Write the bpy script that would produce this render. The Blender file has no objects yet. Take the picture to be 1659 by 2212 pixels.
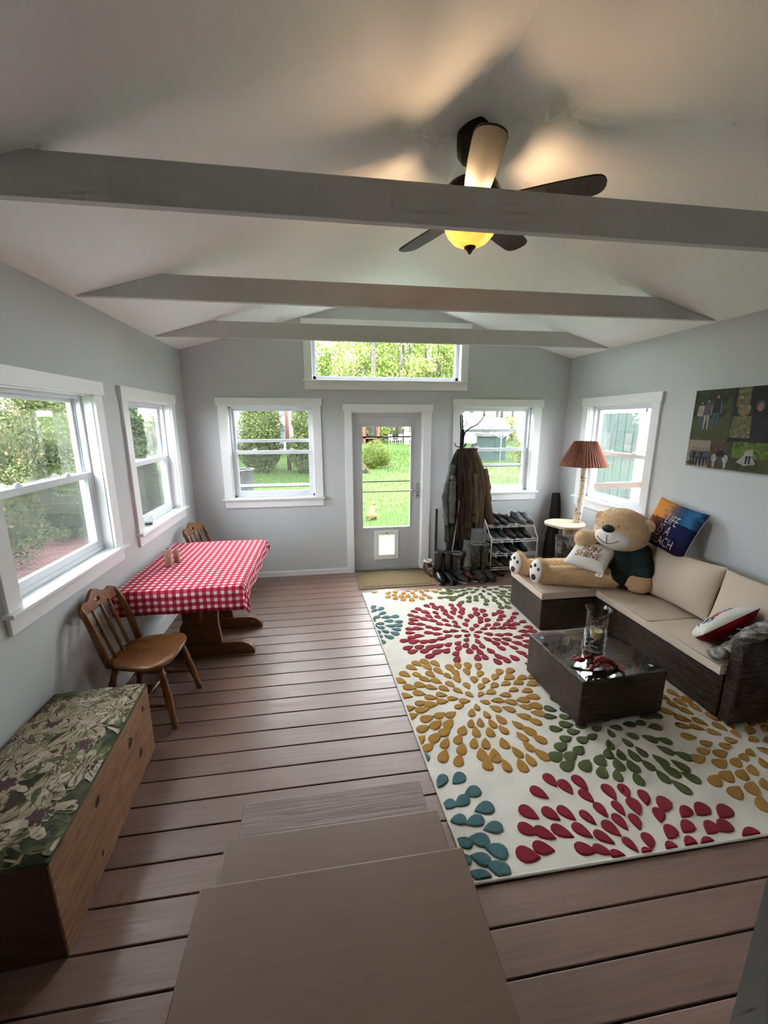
import bpy, bmesh, math, random
import numpy as np
from mathutils import Matrix, Vector

SC = bpy.context.scene
COL = SC.collection
PI = math.pi
R = math.radians

# ------------------------------------------------------------------ camera
F_PX = 878.0
cam_data = bpy.data.cameras.new('camera')
cam_data.sensor_fit = 'HORIZONTAL'
cam_data.sensor_width = 36.0
cam_data.lens = F_PX / 1659.0 * 36.0
cam_data.clip_start = 0.02
cam_data.clip_end = 500
cam = bpy.data.objects.new('camera', cam_data)
COL.objects.link(cam)
fw = Vector((0.14338442, 0.96570208, -0.21647266))
rt = Vector((0.98910747, -0.14718785, -0.00146443))
up = Vector((0.03327635, 0.21390474, 0.97628758))
M = Matrix.Identity(4)
for i in range(3):
    M[i][0], M[i][1], M[i][2] = rt[i], up[i], -fw[i]
M[0][3], M[1][3], M[2][3] = 1.5336, -5.0186, 1.9175
cam.matrix_world = M
SC.camera = cam

# ------------------------------------------------------------------ world: an even overcast sky
world = bpy.data.worlds.new('overcast_sky')
SC.world = world
world.use_nodes = True
wn = world.node_tree.nodes
bg = wn.get('Background') or wn.new('ShaderNodeBackground')
bg.inputs['Color'].default_value = (0.905, 0.955, 0.995, 1)
bg.inputs['Strength'].default_value = 1.0
FAN_WATTS = 0.56

# ------------------------------------------------------------------ exposure
SC.view_settings.view_transform = 'Standard'
SC.view_settings.look = 'None'
SC.view_settings.gamma = 1.0
SC.view_settings.use_curve_mapping = False
SC.view_settings.exposure = 4.55
try:
    SC.cycles.max_bounces = 9
    SC.cycles.diffuse_bounces = 5
    SC.cycles.glossy_bounces = 3
    SC.cycles.transparent_max_bounces = 24
    SC.cycles.sample_clamp_indirect = 6.0
    SC.cycles.caustics_reflective = False
    SC.cycles.caustics_refractive = False
    SC.cycles.use_denoising = True
    SC.cycles.use_adaptive_sampling = True
    SC.cycles.adaptive_threshold = 0.023
    SC.cycles.adaptive_min_samples = 24
except Exception:
    pass

rng = random.Random(7)
nrg = np.random.default_rng(7)


# ------------------------------------------------------------------ materials
def nt(name):
    m = bpy.data.materials.new(name)
    m.use_nodes = True
    t = m.node_tree
    b = t.nodes.get('Principled BSDF')
    return m, t, b


def coords(t, space='Object', scale=(1, 1, 1), rand=False, rot=(0, 0, 0)):
    tc = t.nodes.new('ShaderNodeTexCoord')
    mp = t.nodes.new('ShaderNodeMapping')
    mp.inputs['Scale'].default_value = scale
    mp.inputs['Rotation'].default_value = rot
    src = tc.outputs[space]
    if rand:
        oi = t.nodes.new('ShaderNodeObjectInfo')
        ml = t.nodes.new('ShaderNodeMath'); ml.operation = 'MULTIPLY'; ml.inputs[1].default_value = 37.0
        t.links.new(oi.outputs['Random'], ml.inputs[0])
        ad = t.nodes.new('ShaderNodeVectorMath'); ad.operation = 'ADD'
        t.links.new(src, ad.inputs[0]); t.links.new(ml.outputs[0], ad.inputs[1])
        src = ad.outputs[0]
    t.links.new(src, mp.inputs['Vector'])
    return mp.outputs[0]


def noise(t, vec, scale=5, detail=4, rough=0.5, dist=0.0):
    n = t.nodes.new('ShaderNodeTexNoise')
    n.inputs['Scale'].default_value = scale
    n.inputs['Detail'].default_value = detail
    n.inputs['Roughness'].default_value = rough
    n.inputs['Distortion'].default_value = dist
    t.links.new(vec, n.inputs['Vector'])
    return n.outputs[0]


def ramp(t, fac, stops, interp='LINEAR'):
    r = t.nodes.new('ShaderNodeValToRGB')
    r.color_ramp.interpolation = interp
    el = r.color_ramp.elements
    while len(el) > 1:
        el.remove(el[-1])
    el[0].position = stops[0][0]; el[0].color = (*stops[0][1], 1)
    for p, c in stops[1:]:
        e = el.new(p); e.color = (*c, 1)
    t.links.new(fac, r.inputs[0])
    return r.outputs[0]


def bump(t, b, h, strength=0.2, dist=0.01):
    bm = t.nodes.new('ShaderNodeBump')
    bm.inputs['Strength'].default_value = strength
    bm.inputs['Distance'].default_value = dist
    t.links.new(h, bm.inputs['Height'])
    t.links.new(bm.outputs[0], b.inputs['Normal'])


def setc(b, rough=0.6, metal=0.0, spec=0.5, sheen=0.0):
    b.inputs['Roughness'].default_value = rough
    b.inputs['Metallic'].default_value = metal
    b.inputs['Specular IOR Level'].default_value = spec
    if sheen:
        b.inputs['Sheen Weight'].default_value = sheen


def pm(name, c1, c2=None, scale=8, rough=0.6, metal=0.0, spec=0.4, bmp=0.0, bdist=0.004, bscale=None,
       stretch=(1, 1, 1), detail=4, lo=0.35, hi=0.65, rand=False, sheen=0.0, space='Object'):
    """noise blend of two colours with optional relief"""
    m, t, b = nt(name)
    c2 = c2 or tuple(x * 0.85 for x in c1)
    v = coords(t, space, stretch, rand)
    n = noise(t, v, scale, detail)
    t.links.new(ramp(t, n, [(lo, c1), (hi, c2)]), b.inputs['Base Color'])
    setc(b, rough, metal, spec, sheen)
    if bmp:
        n2 = noise(t, v, bscale or scale * 4, 5, 0.6)
        bump(t, b, n2, bmp, bdist)
    return m


def glass_mat(name, tint=(0.97, 0.985, 0.98), refl=1.0, haze=0.0):
    """clear pane: transmits straight through, mirrors by Fresnel"""
    m, t, b = nt(name)
    t.nodes.remove(b)
    out = t.nodes['Material Output']
    tr = t.nodes.new('ShaderNodeBsdfTransparent'); tr.inputs[0].default_value = (*tint, 1)
    gl = t.nodes.new('ShaderNodeBsdfGlossy'); gl.inputs['Roughness'].default_value = 0.0
    lw = t.nodes.new('ShaderNodeLayerWeight'); lw.inputs[0].default_value = 0.5
    pw = t.nodes.new('ShaderNodeMath'); pw.operation = 'POWER'; pw.inputs[1].default_value = 5.0
    t.links.new(lw.outputs['Facing'], pw.inputs[0])
    fr = t.nodes.new('ShaderNodeMath'); fr.operation = 'MULTIPLY_ADD'; fr.inputs[1].default_value = 0.9; fr.inputs[2].default_value = 0.04
    t.links.new(pw.outputs[0], fr.inputs[0])
    v = coords(t)
    n = noise(t, v, 1.5, 2)
    ml = t.nodes.new('ShaderNodeMath'); ml.operation = 'MULTIPLY'; ml.inputs[1].default_value = refl
    t.links.new(fr.outputs[0], ml.inputs[0])
    mx = t.nodes.new('ShaderNodeMixShader')
    t.links.new(ml.outputs[0], mx.inputs[0]); t.links.new(tr.outputs[0], mx.inputs[1]); t.links.new(gl.outputs[0], mx.inputs[2])
    last = mx
    if haze:
        df = t.nodes.new('ShaderNodeBsdfTranslucent'); df.inputs[0].default_value = (0.8, 0.82, 0.82, 1)
        m2 = t.nodes.new('ShaderNodeMixShader')
        mm = t.nodes.new('ShaderNodeMath'); mm.operation = 'MULTIPLY'; mm.inputs[1].default_value = haze * 2
        t.links.new(n, mm.inputs[0]); t.links.new(mm.outputs[0], m2.inputs[0])
        t.links.new(last.outputs[0], m2.inputs[1]); t.links.new(df.outputs[0], m2.inputs[2])
        last = m2
    t.links.new(last.outputs[0], out.inputs[0])
    return m


def screen_mat(name):
    """fine insect screen: see-through dark mesh"""
    m, t, b = nt(name)
    out = t.nodes['Material Output']
    tr = t.nodes.new('ShaderNodeBsdfTransparent')
    v = coords(t)
    n = noise(t, v, 2.0, 2)
    t.links.new(ramp(t, n, [(0.3, (0.022, 0.024, 0.025)), (0.7, (0.034, 0.036, 0.037))]), b.inputs['Base Color'])
    setc(b, 0.5)
    mx = t.nodes.new('ShaderNodeMixShader'); mx.inputs[0].default_value = 0.30
    t.links.new(tr.outputs[0], mx.inputs[1]); t.links.new(b.outputs[0], mx.inputs[2])
    t.links.new(mx.outputs[0], out.inputs[0])
    return m


MT = {}
MT['wall'] = pm('wall_paint', (0.575, 0.595, 0.61), (0.55, 0.57, 0.585), 1.2, 0.75, bmp=0.05, bdist=0.002, bscale=220)
MT['ceil'] = pm('ceiling_paint', (0.90, 0.905, 0.89), (0.875, 0.88, 0.865), 0.9, 0.85, bmp=0.06, bdist=0.002, bscale=160)
MT['beam'] = pm('shaded_beam_paint', (0.56, 0.565, 0.555), (0.52, 0.525, 0.515), 2.0, 0.65, bmp=0.05, bdist=0.002, bscale=90)  # white beams toned grey: shade on their unlit faces put into the colour
MT['trim'] = pm('trim_paint', (0.85, 0.86, 0.87), (0.82, 0.83, 0.84), 3.0, 0.45, bmp=0.03, bdist=0.001, bscale=120)
MT['vinyl'] = pm('white_vinyl', (0.74, 0.77, 0.82), (0.70, 0.735, 0.79), 6, 0.35)
MT['doorp'] = pm('door_paint', (0.56, 0.57, 0.585), (0.52, 0.53, 0.545), 4, 0.5, bmp=0.03, bdist=0.001)
MT['glass'] = glass_mat('window_glass', (0.985, 0.99, 0.985), 1.0)
MT['glass_dusty'] = glass_mat('dusty_window_glass', (0.96, 0.97, 0.96), 1.0, haze=0.012)
MT['screen'] = screen_mat('insect_screen')
MT['clear'] = glass_mat('clear_glassware', (0.975, 0.985, 0.98), 1.15)
MT['table_glass'] = glass_mat('tinted_table_glass', (0.93, 0.965, 0.96), 1.7)
MT['steel'] = pm('brushed_steel', (0.55, 0.55, 0.54), (0.45, 0.45, 0.44), 30, 0.3, 1.0)
MT['dark_metal'] = pm('dark_metal', (0.025, 0.022, 0.02), (0.035, 0.03, 0.028), 20, 0.4, 0.6)
MT['white_wire'] = pm('white_coated_wire', (0.75, 0.76, 0.76), (0.68, 0.69, 0.69), 20, 0.4)
MT['black'] = pm('black_plastic', (0.012, 0.012, 0.013), (0.02, 0.02, 0.021), 15, 0.45)


def plank_mat(name, c1, c2, c3, rough=0.42, grain=0.35, worn=0.0):
    m, t, b = nt(name)
    v = coords(t, 'Object', (0.8, 22, 22), True)
    n = noise(t, v, 3.0, 6, 0.65, 0.6)
    v2 = coords(t, 'Object', (1, 1, 1), True)
    n2 = noise(t, v2, 1.1, 3)
    oi = t.nodes.new('ShaderNodeObjectInfo')
    col = ramp(t, n2, [(0.3, c1), (0.7, c2)])
    mx = t.nodes.new('ShaderNodeMix'); mx.data_type = 'RGBA'; mx.blend_type = 'MULTIPLY'
    mx.inputs[0].default_value = 1.0
    t.links.new(col, mx.inputs[6])
    t.links.new(ramp(t, n, [(0.25, c3), (0.6, (1, 1, 1))]), mx.inputs[7])
    mx2 = t.nodes.new('ShaderNodeMix'); mx2.data_type = 'RGBA'; mx2.blend_type = 'MULTIPLY'; mx2.inputs[0].default_value = 1.0
    t.links.new(mx.outputs[2], mx2.inputs[6])
    t.links.new(ramp(t, oi.outputs['Random'], [(0.0, (0.86, 0.86, 0.86)), (1.0, (1.08, 1.06, 1.05))]), mx2.inputs[7])
    t.links.new(mx2.outputs[2], b.inputs['Base Color'])
    setc(b, rough, 0, 0.75)
    rr = ramp(t, n, [(0.3, (rough + 0.15,) * 3), (0.7, (rough - 0.05,) * 3)])
    t.links.new(rr, b.inputs['Roughness'])
    bump(t, b, n, grain, 0.003)
    return m


MT['floor'] = plank_mat('floor_boards', (0.225, 0.138, 0.110), (0.265, 0.167, 0.136), (0.78, 0.73, 0.71), 0.34, 0.26)
MT['step'] = plank_mat('step_boards', (0.168, 0.098, 0.068), (0.184, 0.109, 0.077), (0.94, 0.93, 0.92), 0.45, 0.06)
MT['step_worn'] = plank_mat('weathered_step_board', (0.175, 0.105, 0.080), (0.215, 0.133, 0.104), (0.55, 0.50, 0.48), 0.42, 0.9)
MT['subfloor'] = pm('dark_underfloor', (0.012, 0.008, 0.007), (0.02, 0.014, 0.012), 8, 0.9)


def wood_mat(name, c1, c2, scale=(2, 14, 14), rough=0.3, bmp=0.08, rand=True, dist=1.5, nscale=2.5):
    m, t, b = nt(name)
    v = coords(t, 'Object', scale, rand)
    n = noise(t, v, nscale, 6, 0.6, dist)
    t.links.new(ramp(t, n, [(0.3, c1), (0.7, c2)]), b.inputs['Base Color'])
    setc(b, rough, 0, 0.5)
    bump(t, b, n, bmp, 0.003)
    return m


MT['chair'] = wood_mat('maple_chair_wood', (0.16, 0.062, 0.020), (0.28, 0.125, 0.046), (3, 12, 3), 0.28)
MT['oak'] = wood_mat('oak_table_wood', (0.13, 0.058, 0.022), (0.22, 0.11, 0.045), (3, 3, 14), 0.45)
MT['chest'] = wood_mat('rough_chest_plank', (0.17, 0.075, 0.035), (0.36, 0.20, 0.11), (8, 1.6, 10), 0.7, 0.35, True, 2.2, 2.2)
MT['chest_shaded'] = wood_mat('shaded_chest_end', (0.05, 0.018, 0.010), (0.085, 0.033, 0.018), (2, 8, 10), 0.7, 0.2)  # chest ends coloured darker to carry the shade on that side
MT['birch_slab'] = wood_mat('birch_slab', (0.60, 0.44, 0.32), (0.70, 0.55, 0.42), (4, 4, 4), 0.5, 0.05)
MT['dark_log'] = wood_mat('dark_driftwood', (0.008, 0.005, 0.004), (0.026, 0.013, 0.011), (9, 9, 1.5), 0.8, 0.8)


def wicker_mat(name):
    m, t, b = nt(name)
    tc = t.nodes.new('ShaderNodeTexCoord')
    br = t.nodes.new('ShaderNodeTexBrick')
    br.inputs['Scale'].default_value = 1.0
    br.inputs['Brick Width'].default_value = 0.045
    br.inputs['Row Height'].default_value = 0.0145
    br.inputs['Mortar Size'].default_value = 0.0022
    br.inputs['Mortar Smooth'].default_value = 0.6
    br.inputs['Bias'].default_value = 0.0
    br.inputs['Color1'].default_value = (0.038, 0.026, 0.022, 1)
    br.inputs['Color2'].default_value = (0.090, 0.064, 0.055, 1)
    br.inputs['Mortar'].default_value = (0.004, 0.003, 0.003, 1)
    t.links.new(tc.outputs['UV'], br.inputs['Vector'])
    n = noise(t, coords(t, 'UV', (6, 160, 1)), 6, 4)
    mx = t.nodes.new('ShaderNodeMix'); mx.data_type = 'RGBA'; mx.blend_type = 'MULTIPLY'; mx.inputs[0].default_value = 1
    t.links.new(br.outputs['Color'], mx.inputs[6])
    t.links.new(ramp(t, n, [(0.3, (0.55, 0.5, 0.5)), (0.7, (1.3, 1.2, 1.15))]), mx.inputs[7])
    t.links.new(mx.outputs[2], b.inputs['Base Color'])
    setc(b, 0.38, 0, 0.5)
    inv = t.nodes.new('ShaderNodeMath'); inv.operation = 'SUBTRACT'; inv.inputs[0].default_value = 1.0
    t.links.new(br.outputs['Fac'], inv.inputs[1])
    bump(t, b, inv.outputs[0], 0.9, 0.006)
    return m


MT['wicker'] = wicker_mat('dark_brown_wicker')
MT['cushion'] = pm('beige_cushion_cloth', (0.60, 0.495, 0.405), (0.56, 0.46, 0.375), 3, 0.9, spec=0.15, bmp=0.12, bdist=0.002, bscale=300)
MT['plush'] = pm('golden_plush', (0.80, 0.57, 0.34), (0.70, 0.48, 0.27), 40, 0.95, spec=0.1, bmp=0.8, bdist=0.01, bscale=110, sheen=0.3)
MT['plush_white'] = pm('white_plush', (0.76, 0.72, 0.68), (0.70, 0.66, 0.62), 30, 0.9, spec=0.1, bmp=0.1, bscale=200, sheen=0.2)
MT['shirt'] = pm('dark_green_shirt', (0.016, 0.028, 0.029), (0.023, 0.037, 0.037), 10, 0.85, spec=0.15, bmp=0.25, bdist=0.01, bscale=14)
MT['pad'] = pm('brown_paw_pad', (0.03, 0.018, 0.016), (0.045, 0.026, 0.022), 10, 0.7)
MT['nose'] = pm('black_plush_nose', (0.006, 0.005, 0.006), (0.012, 0.010, 0.011), 30, 0.5)


def gingham_mat(name):
    m, t, b = nt(name)
    tc = t.nodes.new('ShaderNodeTexCoord')
    sep = t.nodes.new('ShaderNodeSeparateXYZ')
    t.links.new(tc.outputs['UV'], sep.inputs[0])

    def stripe(o):
        a = t.nodes.new('ShaderNodeMath'); a.operation = 'MULTIPLY'; a.inputs[1].default_value = 1 / 0.051
        f = t.nodes.new('ShaderNodeMath'); f.operation = 'FRACT'
        g = t.nodes.new('ShaderNodeMath'); g.operation = 'GREATER_THAN'; g.inputs[1].default_value = 0.47
        t.links.new(o, a.inputs[0]); t.links.new(a.outputs[0], f.inputs[0]); t.links.new(f.outputs[0], g.inputs[0])
        return g.outputs[0]
    s1, s2 = stripe(sep.outputs[0]), stripe(sep.outputs[1])
    ad = t.nodes.new('ShaderNodeMath'); ad.operation = 'ADD'
    t.links.new(s1, ad.inputs[0]); t.links.new(s2, ad.inputs[1])
    dv = t.nodes.new('ShaderNodeMath'); dv.operation = 'MULTIPLY'; dv.inputs[1].default_value = 0.5
    t.links.new(ad.outputs[0], dv.inputs[0])
    n = noise(t, coords(t, 'UV', (1, 1, 1)), 300, 2)
    nm = t.nodes.new('ShaderNodeMath'); nm.operation = 'MULTIPLY_ADD'; nm.inputs[1].default_value = 0.30; nm.inputs[2].default_value = -0.15
    t.links.new(n, nm.inputs[0])
    a2 = t.nodes.new('ShaderNodeMath'); a2.operation = 'ADD'
    t.links.new(dv.outputs[0], a2.inputs[0]); t.links.new(nm.outputs[0], a2.inputs[1])
    t.links.new(ramp(t, a2.outputs[0], [(0.0, (0.78, 0.73, 0.73)), (0.25, (0.78, 0.72, 0.72)), (0.30, (0.62, 0.075, 0.125)), (0.70, (0.56, 0.05, 0.10)), (0.78, (0.42, 0.016, 0.045)), (1.0, (0.36, 0.012, 0.035))]), b.inputs['Base Color'])
    setc(b, 0.85, 0, 0.2)
    bump(t, b, noise(t, coords(t, 'UV', (1, 1, 1)), 500, 2), 0.15, 0.001)
    return m


MT['gingham'] = gingham_mat('red_gingham_cloth')
MT['rug'] = pm('cream_flatweave', (0.74, 0.70, 0.63), (0.66, 0.62, 0.55), 6, 0.95, spec=0.1, bmp=0.5, bdist=0.003, bscale=260)
RUGC = {'red': ((0.30, 0.012, 0.028), (0.20, 0.006, 0.018)), 'gold': ((0.44, 0.235, 0.042), (0.34, 0.165, 0.026)),
        'green': ((0.105, 0.130, 0.040), (0.075, 0.098, 0.028)), 'teal': ((0.085, 0.180, 0.190), (0.055, 0.128, 0.142))}
for k, (a, c) in RUGC.items():
    MT['rug_' + k] = pm('rug_pile_' + k, a, c, 60, 0.95, spec=0.1, bmp=0.5, bdist=0.004, bscale=300, rand=True, sheen=0.15)


# ------------------------------------------------------------------ mesh helpers
class MB:
    def __init__(self):
        self.v, self.f, self.mi, self.uv = [], [], [], []
        self.cur = 0

    def face(self, idx, uv=None):
        self.f.append(tuple(idx)); self.mi.append(self.cur); self.uv.append(uv)

    def add(self, verts, faces):
        o = len(self.v)
        self.v += [tuple(p) for p in verts]
        for q in faces:
            self.face([i + o for i in q])
        return self

    def box(self, x0, y0, z0, x1, y1, z1):
        x0, x1 = min(x0, x1), max(x0, x1); y0, y1 = min(y0, y1), max(y0, y1); z0, z1 = min(z0, z1), max(z0, z1)
        return self.add([(x0, y0, z0), (x1, y0, z0), (x1, y1, z0), (x0, y1, z0), (x0, y0, z1), (x1, y0, z1), (x1, y1, z1), (x0, y1, z1)],
                        [(3, 2, 1, 0), (4, 5, 6, 7), (0, 1, 5, 4), (1, 2, 6, 5), (2, 3, 7, 6), (3, 0, 4, 7)])

    def hexa(self, b, t):
        return self.add(list(b) + list(t), [(3, 2, 1, 0), (4, 5, 6, 7), (0, 1, 5, 4), (1, 2, 6, 5), (2, 3, 7, 6), (3, 0, 4, 7)])

    def prism(self, poly, a0, a1, axis='z'):
        n = len(poly)
        mk = {'z': lambda p, a: (p[0], p[1], a), 'y': lambda p, a: (p[0], a, p[1]), 'x': lambda p, a: (a, p[0], p[1])}[axis]
        vs = [mk(p, a0) for p in poly] + [mk(p, a1) for p in poly]
        fs = [tuple(range(n - 1, -1, -1)), tuple(range(n, 2 * n))] + [(i, (i + 1) % n, n + (i + 1) % n, n + i) for i in range(n)]
        return self.add(vs, fs)

    def loft(self, rings, caps=True, closed=True):
        n = len(rings[0]); o = len(self.v)
        for r in rings:
            self.v += [tuple(p) for p in r]
        for i in range(len(rings) - 1):
            for j in range(n if closed else n - 1):
                k = (j + 1) % n
                self.face((o + i * n + j, o + i * n + k, o + (i + 1) * n + k, o + (i + 1) * n + j))
        if caps:
            self.face([o + j for j in range(n - 1, -1, -1)])
            e = o + (len(rings) - 1) * n
            self.face([e + j for j in range(n)])
        return self

    def tube(self, pts, rad, n=10, caps=True):
        pts = [Vector(p) for p in pts]
        if not hasattr(rad, '__len__'):
            rad = [rad] * len(pts)
        rings = []
        d0 = (pts[1] - pts[0]).normalized()
        ref = Vector((0, 0, 1)) if abs(d0.z) < 0.9 else Vector((1, 0, 0))
        a = d0.cross(ref).normalized()
        for i, p in enumerate(pts):
            d = ((pts[min(i + 1, len(pts) - 1)] - pts[max(i - 1, 0)])).normalized()
            a = (a - d * a.dot(d)).normalized()
            b = d.cross(a)
            rings.append([p + (a * math.cos(2 * PI * k / n) + b * math.sin(2 * PI * k / n)) * rad[i] for k in range(n)])
        return self.loft(rings, caps)

    def lathe(self, prof, n=24, c=(0, 0, 0), caps=True):
        rings = [[(c[0] + r * math.cos(2 * PI * k / n), c[1] + r * math.sin(2 * PI * k / n), c[2] + z) for k in range(n)] for r, z in prof]
        return self.loft(rings, caps)

    def ell(self, c, r, nu=16, nv=10, rot=None):
        c = Vector(c); rings = []
        for i in range(nv + 1):
            ph = -PI / 2 + PI * i / nv
            rr = max(math.cos(ph), 0.02)
            ring = []
            for k in range(nu):
                p = Vector((r[0] * rr * math.cos(2 * PI * k / nu), r[1] * rr * math.sin(2 * PI * k / nu), r[2] * math.sin(ph)))
                if rot is not None:
                    p = rot @ p
                ring.append(c + p)
            rings.append(ring)
        return self.loft(rings)

    def xform(self, mat):
        self.v = [tuple(mat @ Vector(p)) for p in self.v]
        return self

    def build(self, name, mat, parent=None, smooth=False, bevel=0.0, sub=0, uvbox=False, world=False, seg=2, autosm=None):
        me = bpy.data.meshes.new(name)
        off = Vector((0, 0, 0))
        if world and parent is not None:
            off = parent.location
        me.from_pydata([(p[0] - off.x, p[1] - off.y, p[2] - off.z) for p in self.v], [], self.f)
        mats = mat if isinstance(mat, (list, tuple)) else [mat]
        for q in mats:
            me.materials.append(MT[q] if isinstance(q, str) else q)
        if len(mats) > 1:
            me.polygons.foreach_set('material_index', self.mi)
        if smooth:
            me.polygons.foreach_set('use_smooth', [True] * len(me.polygons))
        if any(u is not None for u in self.uv):
            ul = me.uv_layers.new(name='UVMap').data
            for p, u in zip(me.polygons, self.uv):
                if u:
                    for li, w in zip(p.loop_indices, u):
                        ul[li].uv = w
        elif uvbox:
            ul = me.uv_layers.new(name='UVMap').data
            for p in me.polygons:
                nx, ny, nz = (abs(a) for a in p.normal)
                for li in p.loop_indices:
                    q = me.vertices[me.loops[li].vertex_index].co
                    ul[li].uv = (q.x, q.y) if nz >= nx and nz >= ny else ((q.y, q.z) if nx >= ny else (q.x, q.z))
        me.validate()
        me.update()
        o = bpy.data.objects.new(name, me)
        COL.objects.link(o)
        if parent is not None:
            o.parent = parent
        if bevel:
            b = o.modifiers.new('bevel', 'BEVEL'); b.width = bevel; b.segments = seg; b.limit_method = 'ANGLE'; b.angle_limit = R(40)
            if seg > 1:
                b.harden_normals = False
        if sub:
            s = o.modifiers.new('sub', 'SUBSURF'); s.levels = sub; s.render_levels = sub
        if smooth and autosm:
            e = o.modifiers.new('edge', 'EDGE_SPLIT'); e.split_angle = R(autosm)
        return o


def tag(o, label=None, cat=None, group=None, kind=None):
    if label: o['label'] = label
    if cat: o['category'] = cat
    if group: o['group'] = group
    if kind: o['kind'] = kind
    return o


def thing(name, label, cat, loc=(0, 0, 0), rz=0.0, group=None, kind=None):
    o = bpy.data.objects.new(name, None)
    o.empty_display_size = 0.1
    COL.objects.link(o)
    o.location = loc
    o.rotation_euler = (0, 0, rz)
    return tag(o, label, cat, group, kind)


def part(bm_fn, name, mat, parent, **kw):
    b = MB(); bm_fn(b)
    return b.build(name, mat, parent, **kw)


def box_part(name, mat, parent, x0, y0, z0, x1, y1, z1, **kw):
    return MB().box(x0, y0, z0, x1, y1, z1).build(name, mat, parent, **kw)


def copy_tree(o, parent=None, label=None, loc=None, rz=None):
    c = o.copy(); COL.objects.link(c)
    if parent is not None: c.parent = parent
    if label: c['label'] = label
    if loc is not None: c.location = loc
    if rz is not None: c.rotation_euler = (0, 0, rz)
    for ch in list(o.children):
        copy_tree(ch, c)
    return c


def frame_matrix(center, xax, yax):
    x = Vector(xax).normalized(); z = x.cross(Vector(yax)).normalized(); y = z.cross(x)
    m = Matrix.Identity(4)
    for i in range(3):
        m[i][0], m[i][1], m[i][2], m[i][3] = x[i], y[i], z[i], center[i]
    return m


def smooth_noise(seed, n=64):
    g = np.random.default_rng(seed)
    ph = g.uniform(0, 2 * PI, (6, 3)); fr = g.normal(0, 1, (6, 3))
    def f(x, y, z, s=1.0):
        r = 0.0
        for i in range(6):
            k = (1 + i * 0.7) * s
            r += math.sin((fr[i, 0] * x + fr[i, 1] * y + fr[i, 2] * z) * k + ph[i, 0]) / (1 + i * 0.5)
        return r / 2.6
    return f


def scatter_leaves(mb, pts, nrm, size, sizevar=0.5, seed=0, aspect=0.55):
    """loose leaf quads at the points, facing roughly outward"""
    g = np.random.default_rng(seed)
    n = len(pts)
    d = nrm + g.normal(0, 0.7, (n, 3)); d /= np.linalg.norm(d, axis=1, keepdims=True) + 1e-9
    a = np.cross(d, g.normal(0, 1, (n, 3))); a /= np.linalg.norm(a, axis=1, keepdims=True) + 1e-9
    b = np.cross(d, a)
    s = size * (1 + g.uniform(-sizevar, sizevar, (n, 1)))
    p0 = pts - a * s; p1 = pts - b * s * aspect + d * s * 0.15; p2 = pts + a * s; p3 = pts + b * s * aspect + d * s * 0.15
    o = len(mb.v)
    q = np.stack([p0, p1, p2, p3], 1).reshape(-1, 3)
    mb.v += [tuple(x) for x in q.tolist()]
    for i in range(n):
        k = o + 4 * i
        mb.f.append((k, k + 1, k + 2, k + 3)); mb.mi.append(mb.cur); mb.uv.append(None)


def blob_points(n, c, r, seed, shell=0.45, lump=0.25):
    g = np.random.default_rng(seed)
    d = g.normal(0, 1, (n, 3)); d /= np.linalg.norm(d, axis=1, keepdims=True)
    ph = g.uniform(0, 6.28, 5); fr = g.normal(0, 2.2, (5, 3))
    l = sum(np.sin(d @ fr[i] * 1.6 + ph[i]) for i in range(5)) / 3.0
    rad = (1 + lump * l) * (1 - shell * g.uniform(0, 1, n) ** 2)
    return np.array(c) + d * np.array(r) * rad[:, None], d


def text_mesh(body, size, extr=0.0, xscale=1.0, align='CENTER', spacing=1.0, bold=0.0):
    cu = bpy.data.curves.new('txt', 'FONT')
    cu.body = body; cu.size = size; cu.extrude = extr; cu.align_x = align; cu.space_character = spacing; cu.offset = bold
    cu.resolution_u = 3
    o = bpy.data.objects.new('txt', cu)
    COL.objects.link(o)
    bpy.context.view_layer.update()
    dg = bpy.context.evaluated_depsgraph_get()
    me = bpy.data.meshes.new_from_object(o.evaluated_get(dg))
    vs = [(v.co.x * xscale, v.co.y, v.co.z) for v in me.vertices]
    fs = [tuple(p.vertices) for p in me.polygons]
    bpy.data.objects.remove(o); bpy.data.meshes.remove(me); bpy.data.curves.remove(cu)
    return vs, fs


# ================================================================== the room
W, H, RIDGE, YF = 4.673, 2.692, 3.347, -4.775
SL = (RIDGE - H) / (W / 2)
TH = 0.15


def roof(x):
    return H + SL * (x if x < W / 2 else W - x)


def wall_mesh(u0, u1, holes, top, z0=-0.05, extra=()):
    """boxes (u, depth 0..TH, z) round the holes; top(u) gives the upper edge"""
    mb = MB()
    us = sorted({u0, u1, *[h[0] for h in holes], *[h[1] for h in holes], *extra})
    for a, c in zip(us[:-1], us[1:]):
        m = (a + c) / 2
        hs = sorted([(h[2], h[3]) for h in holes if h[0] < m < h[1]])
        z = z0
        for lo, hi in hs:
            if lo > z: mb.box(a, 0, z, c, TH, lo)
            z = hi
        ta, tc = top(a), top(c)
        mb.hexa([(a, 0, z), (c, 0, z), (c, TH, z), (a, TH, z)], [(a, 0, ta), (c, 0, tc), (c, TH, tc), (a, TH, ta)])
    return mb


WZ0, WZ1 = 1.005, 2.105          # window rough opening
HW = 0.49
WIN_BACK = [0.94, 3.74]
TR = (1.435, 3.228, 2.395, 2.985)
DOOR = (1.88, 2.775, 0.0, 2.045)
holes = [(c - HW, c + HW, WZ0, WZ1) for c in WIN_BACK] + [TR, (DOOR[0], DOOR[1], -0.05, DOOR[3])]
o = wall_mesh(-TH, W + TH, holes, lambda x: roof(min(max(x, 0), W)) + 0.03, extra=(0, W / 2, W)).build('wall_back', 'wall')
tag(o, 'pale grey painted gable wall with the glass door in it', 'wall', kind='structure')

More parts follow.
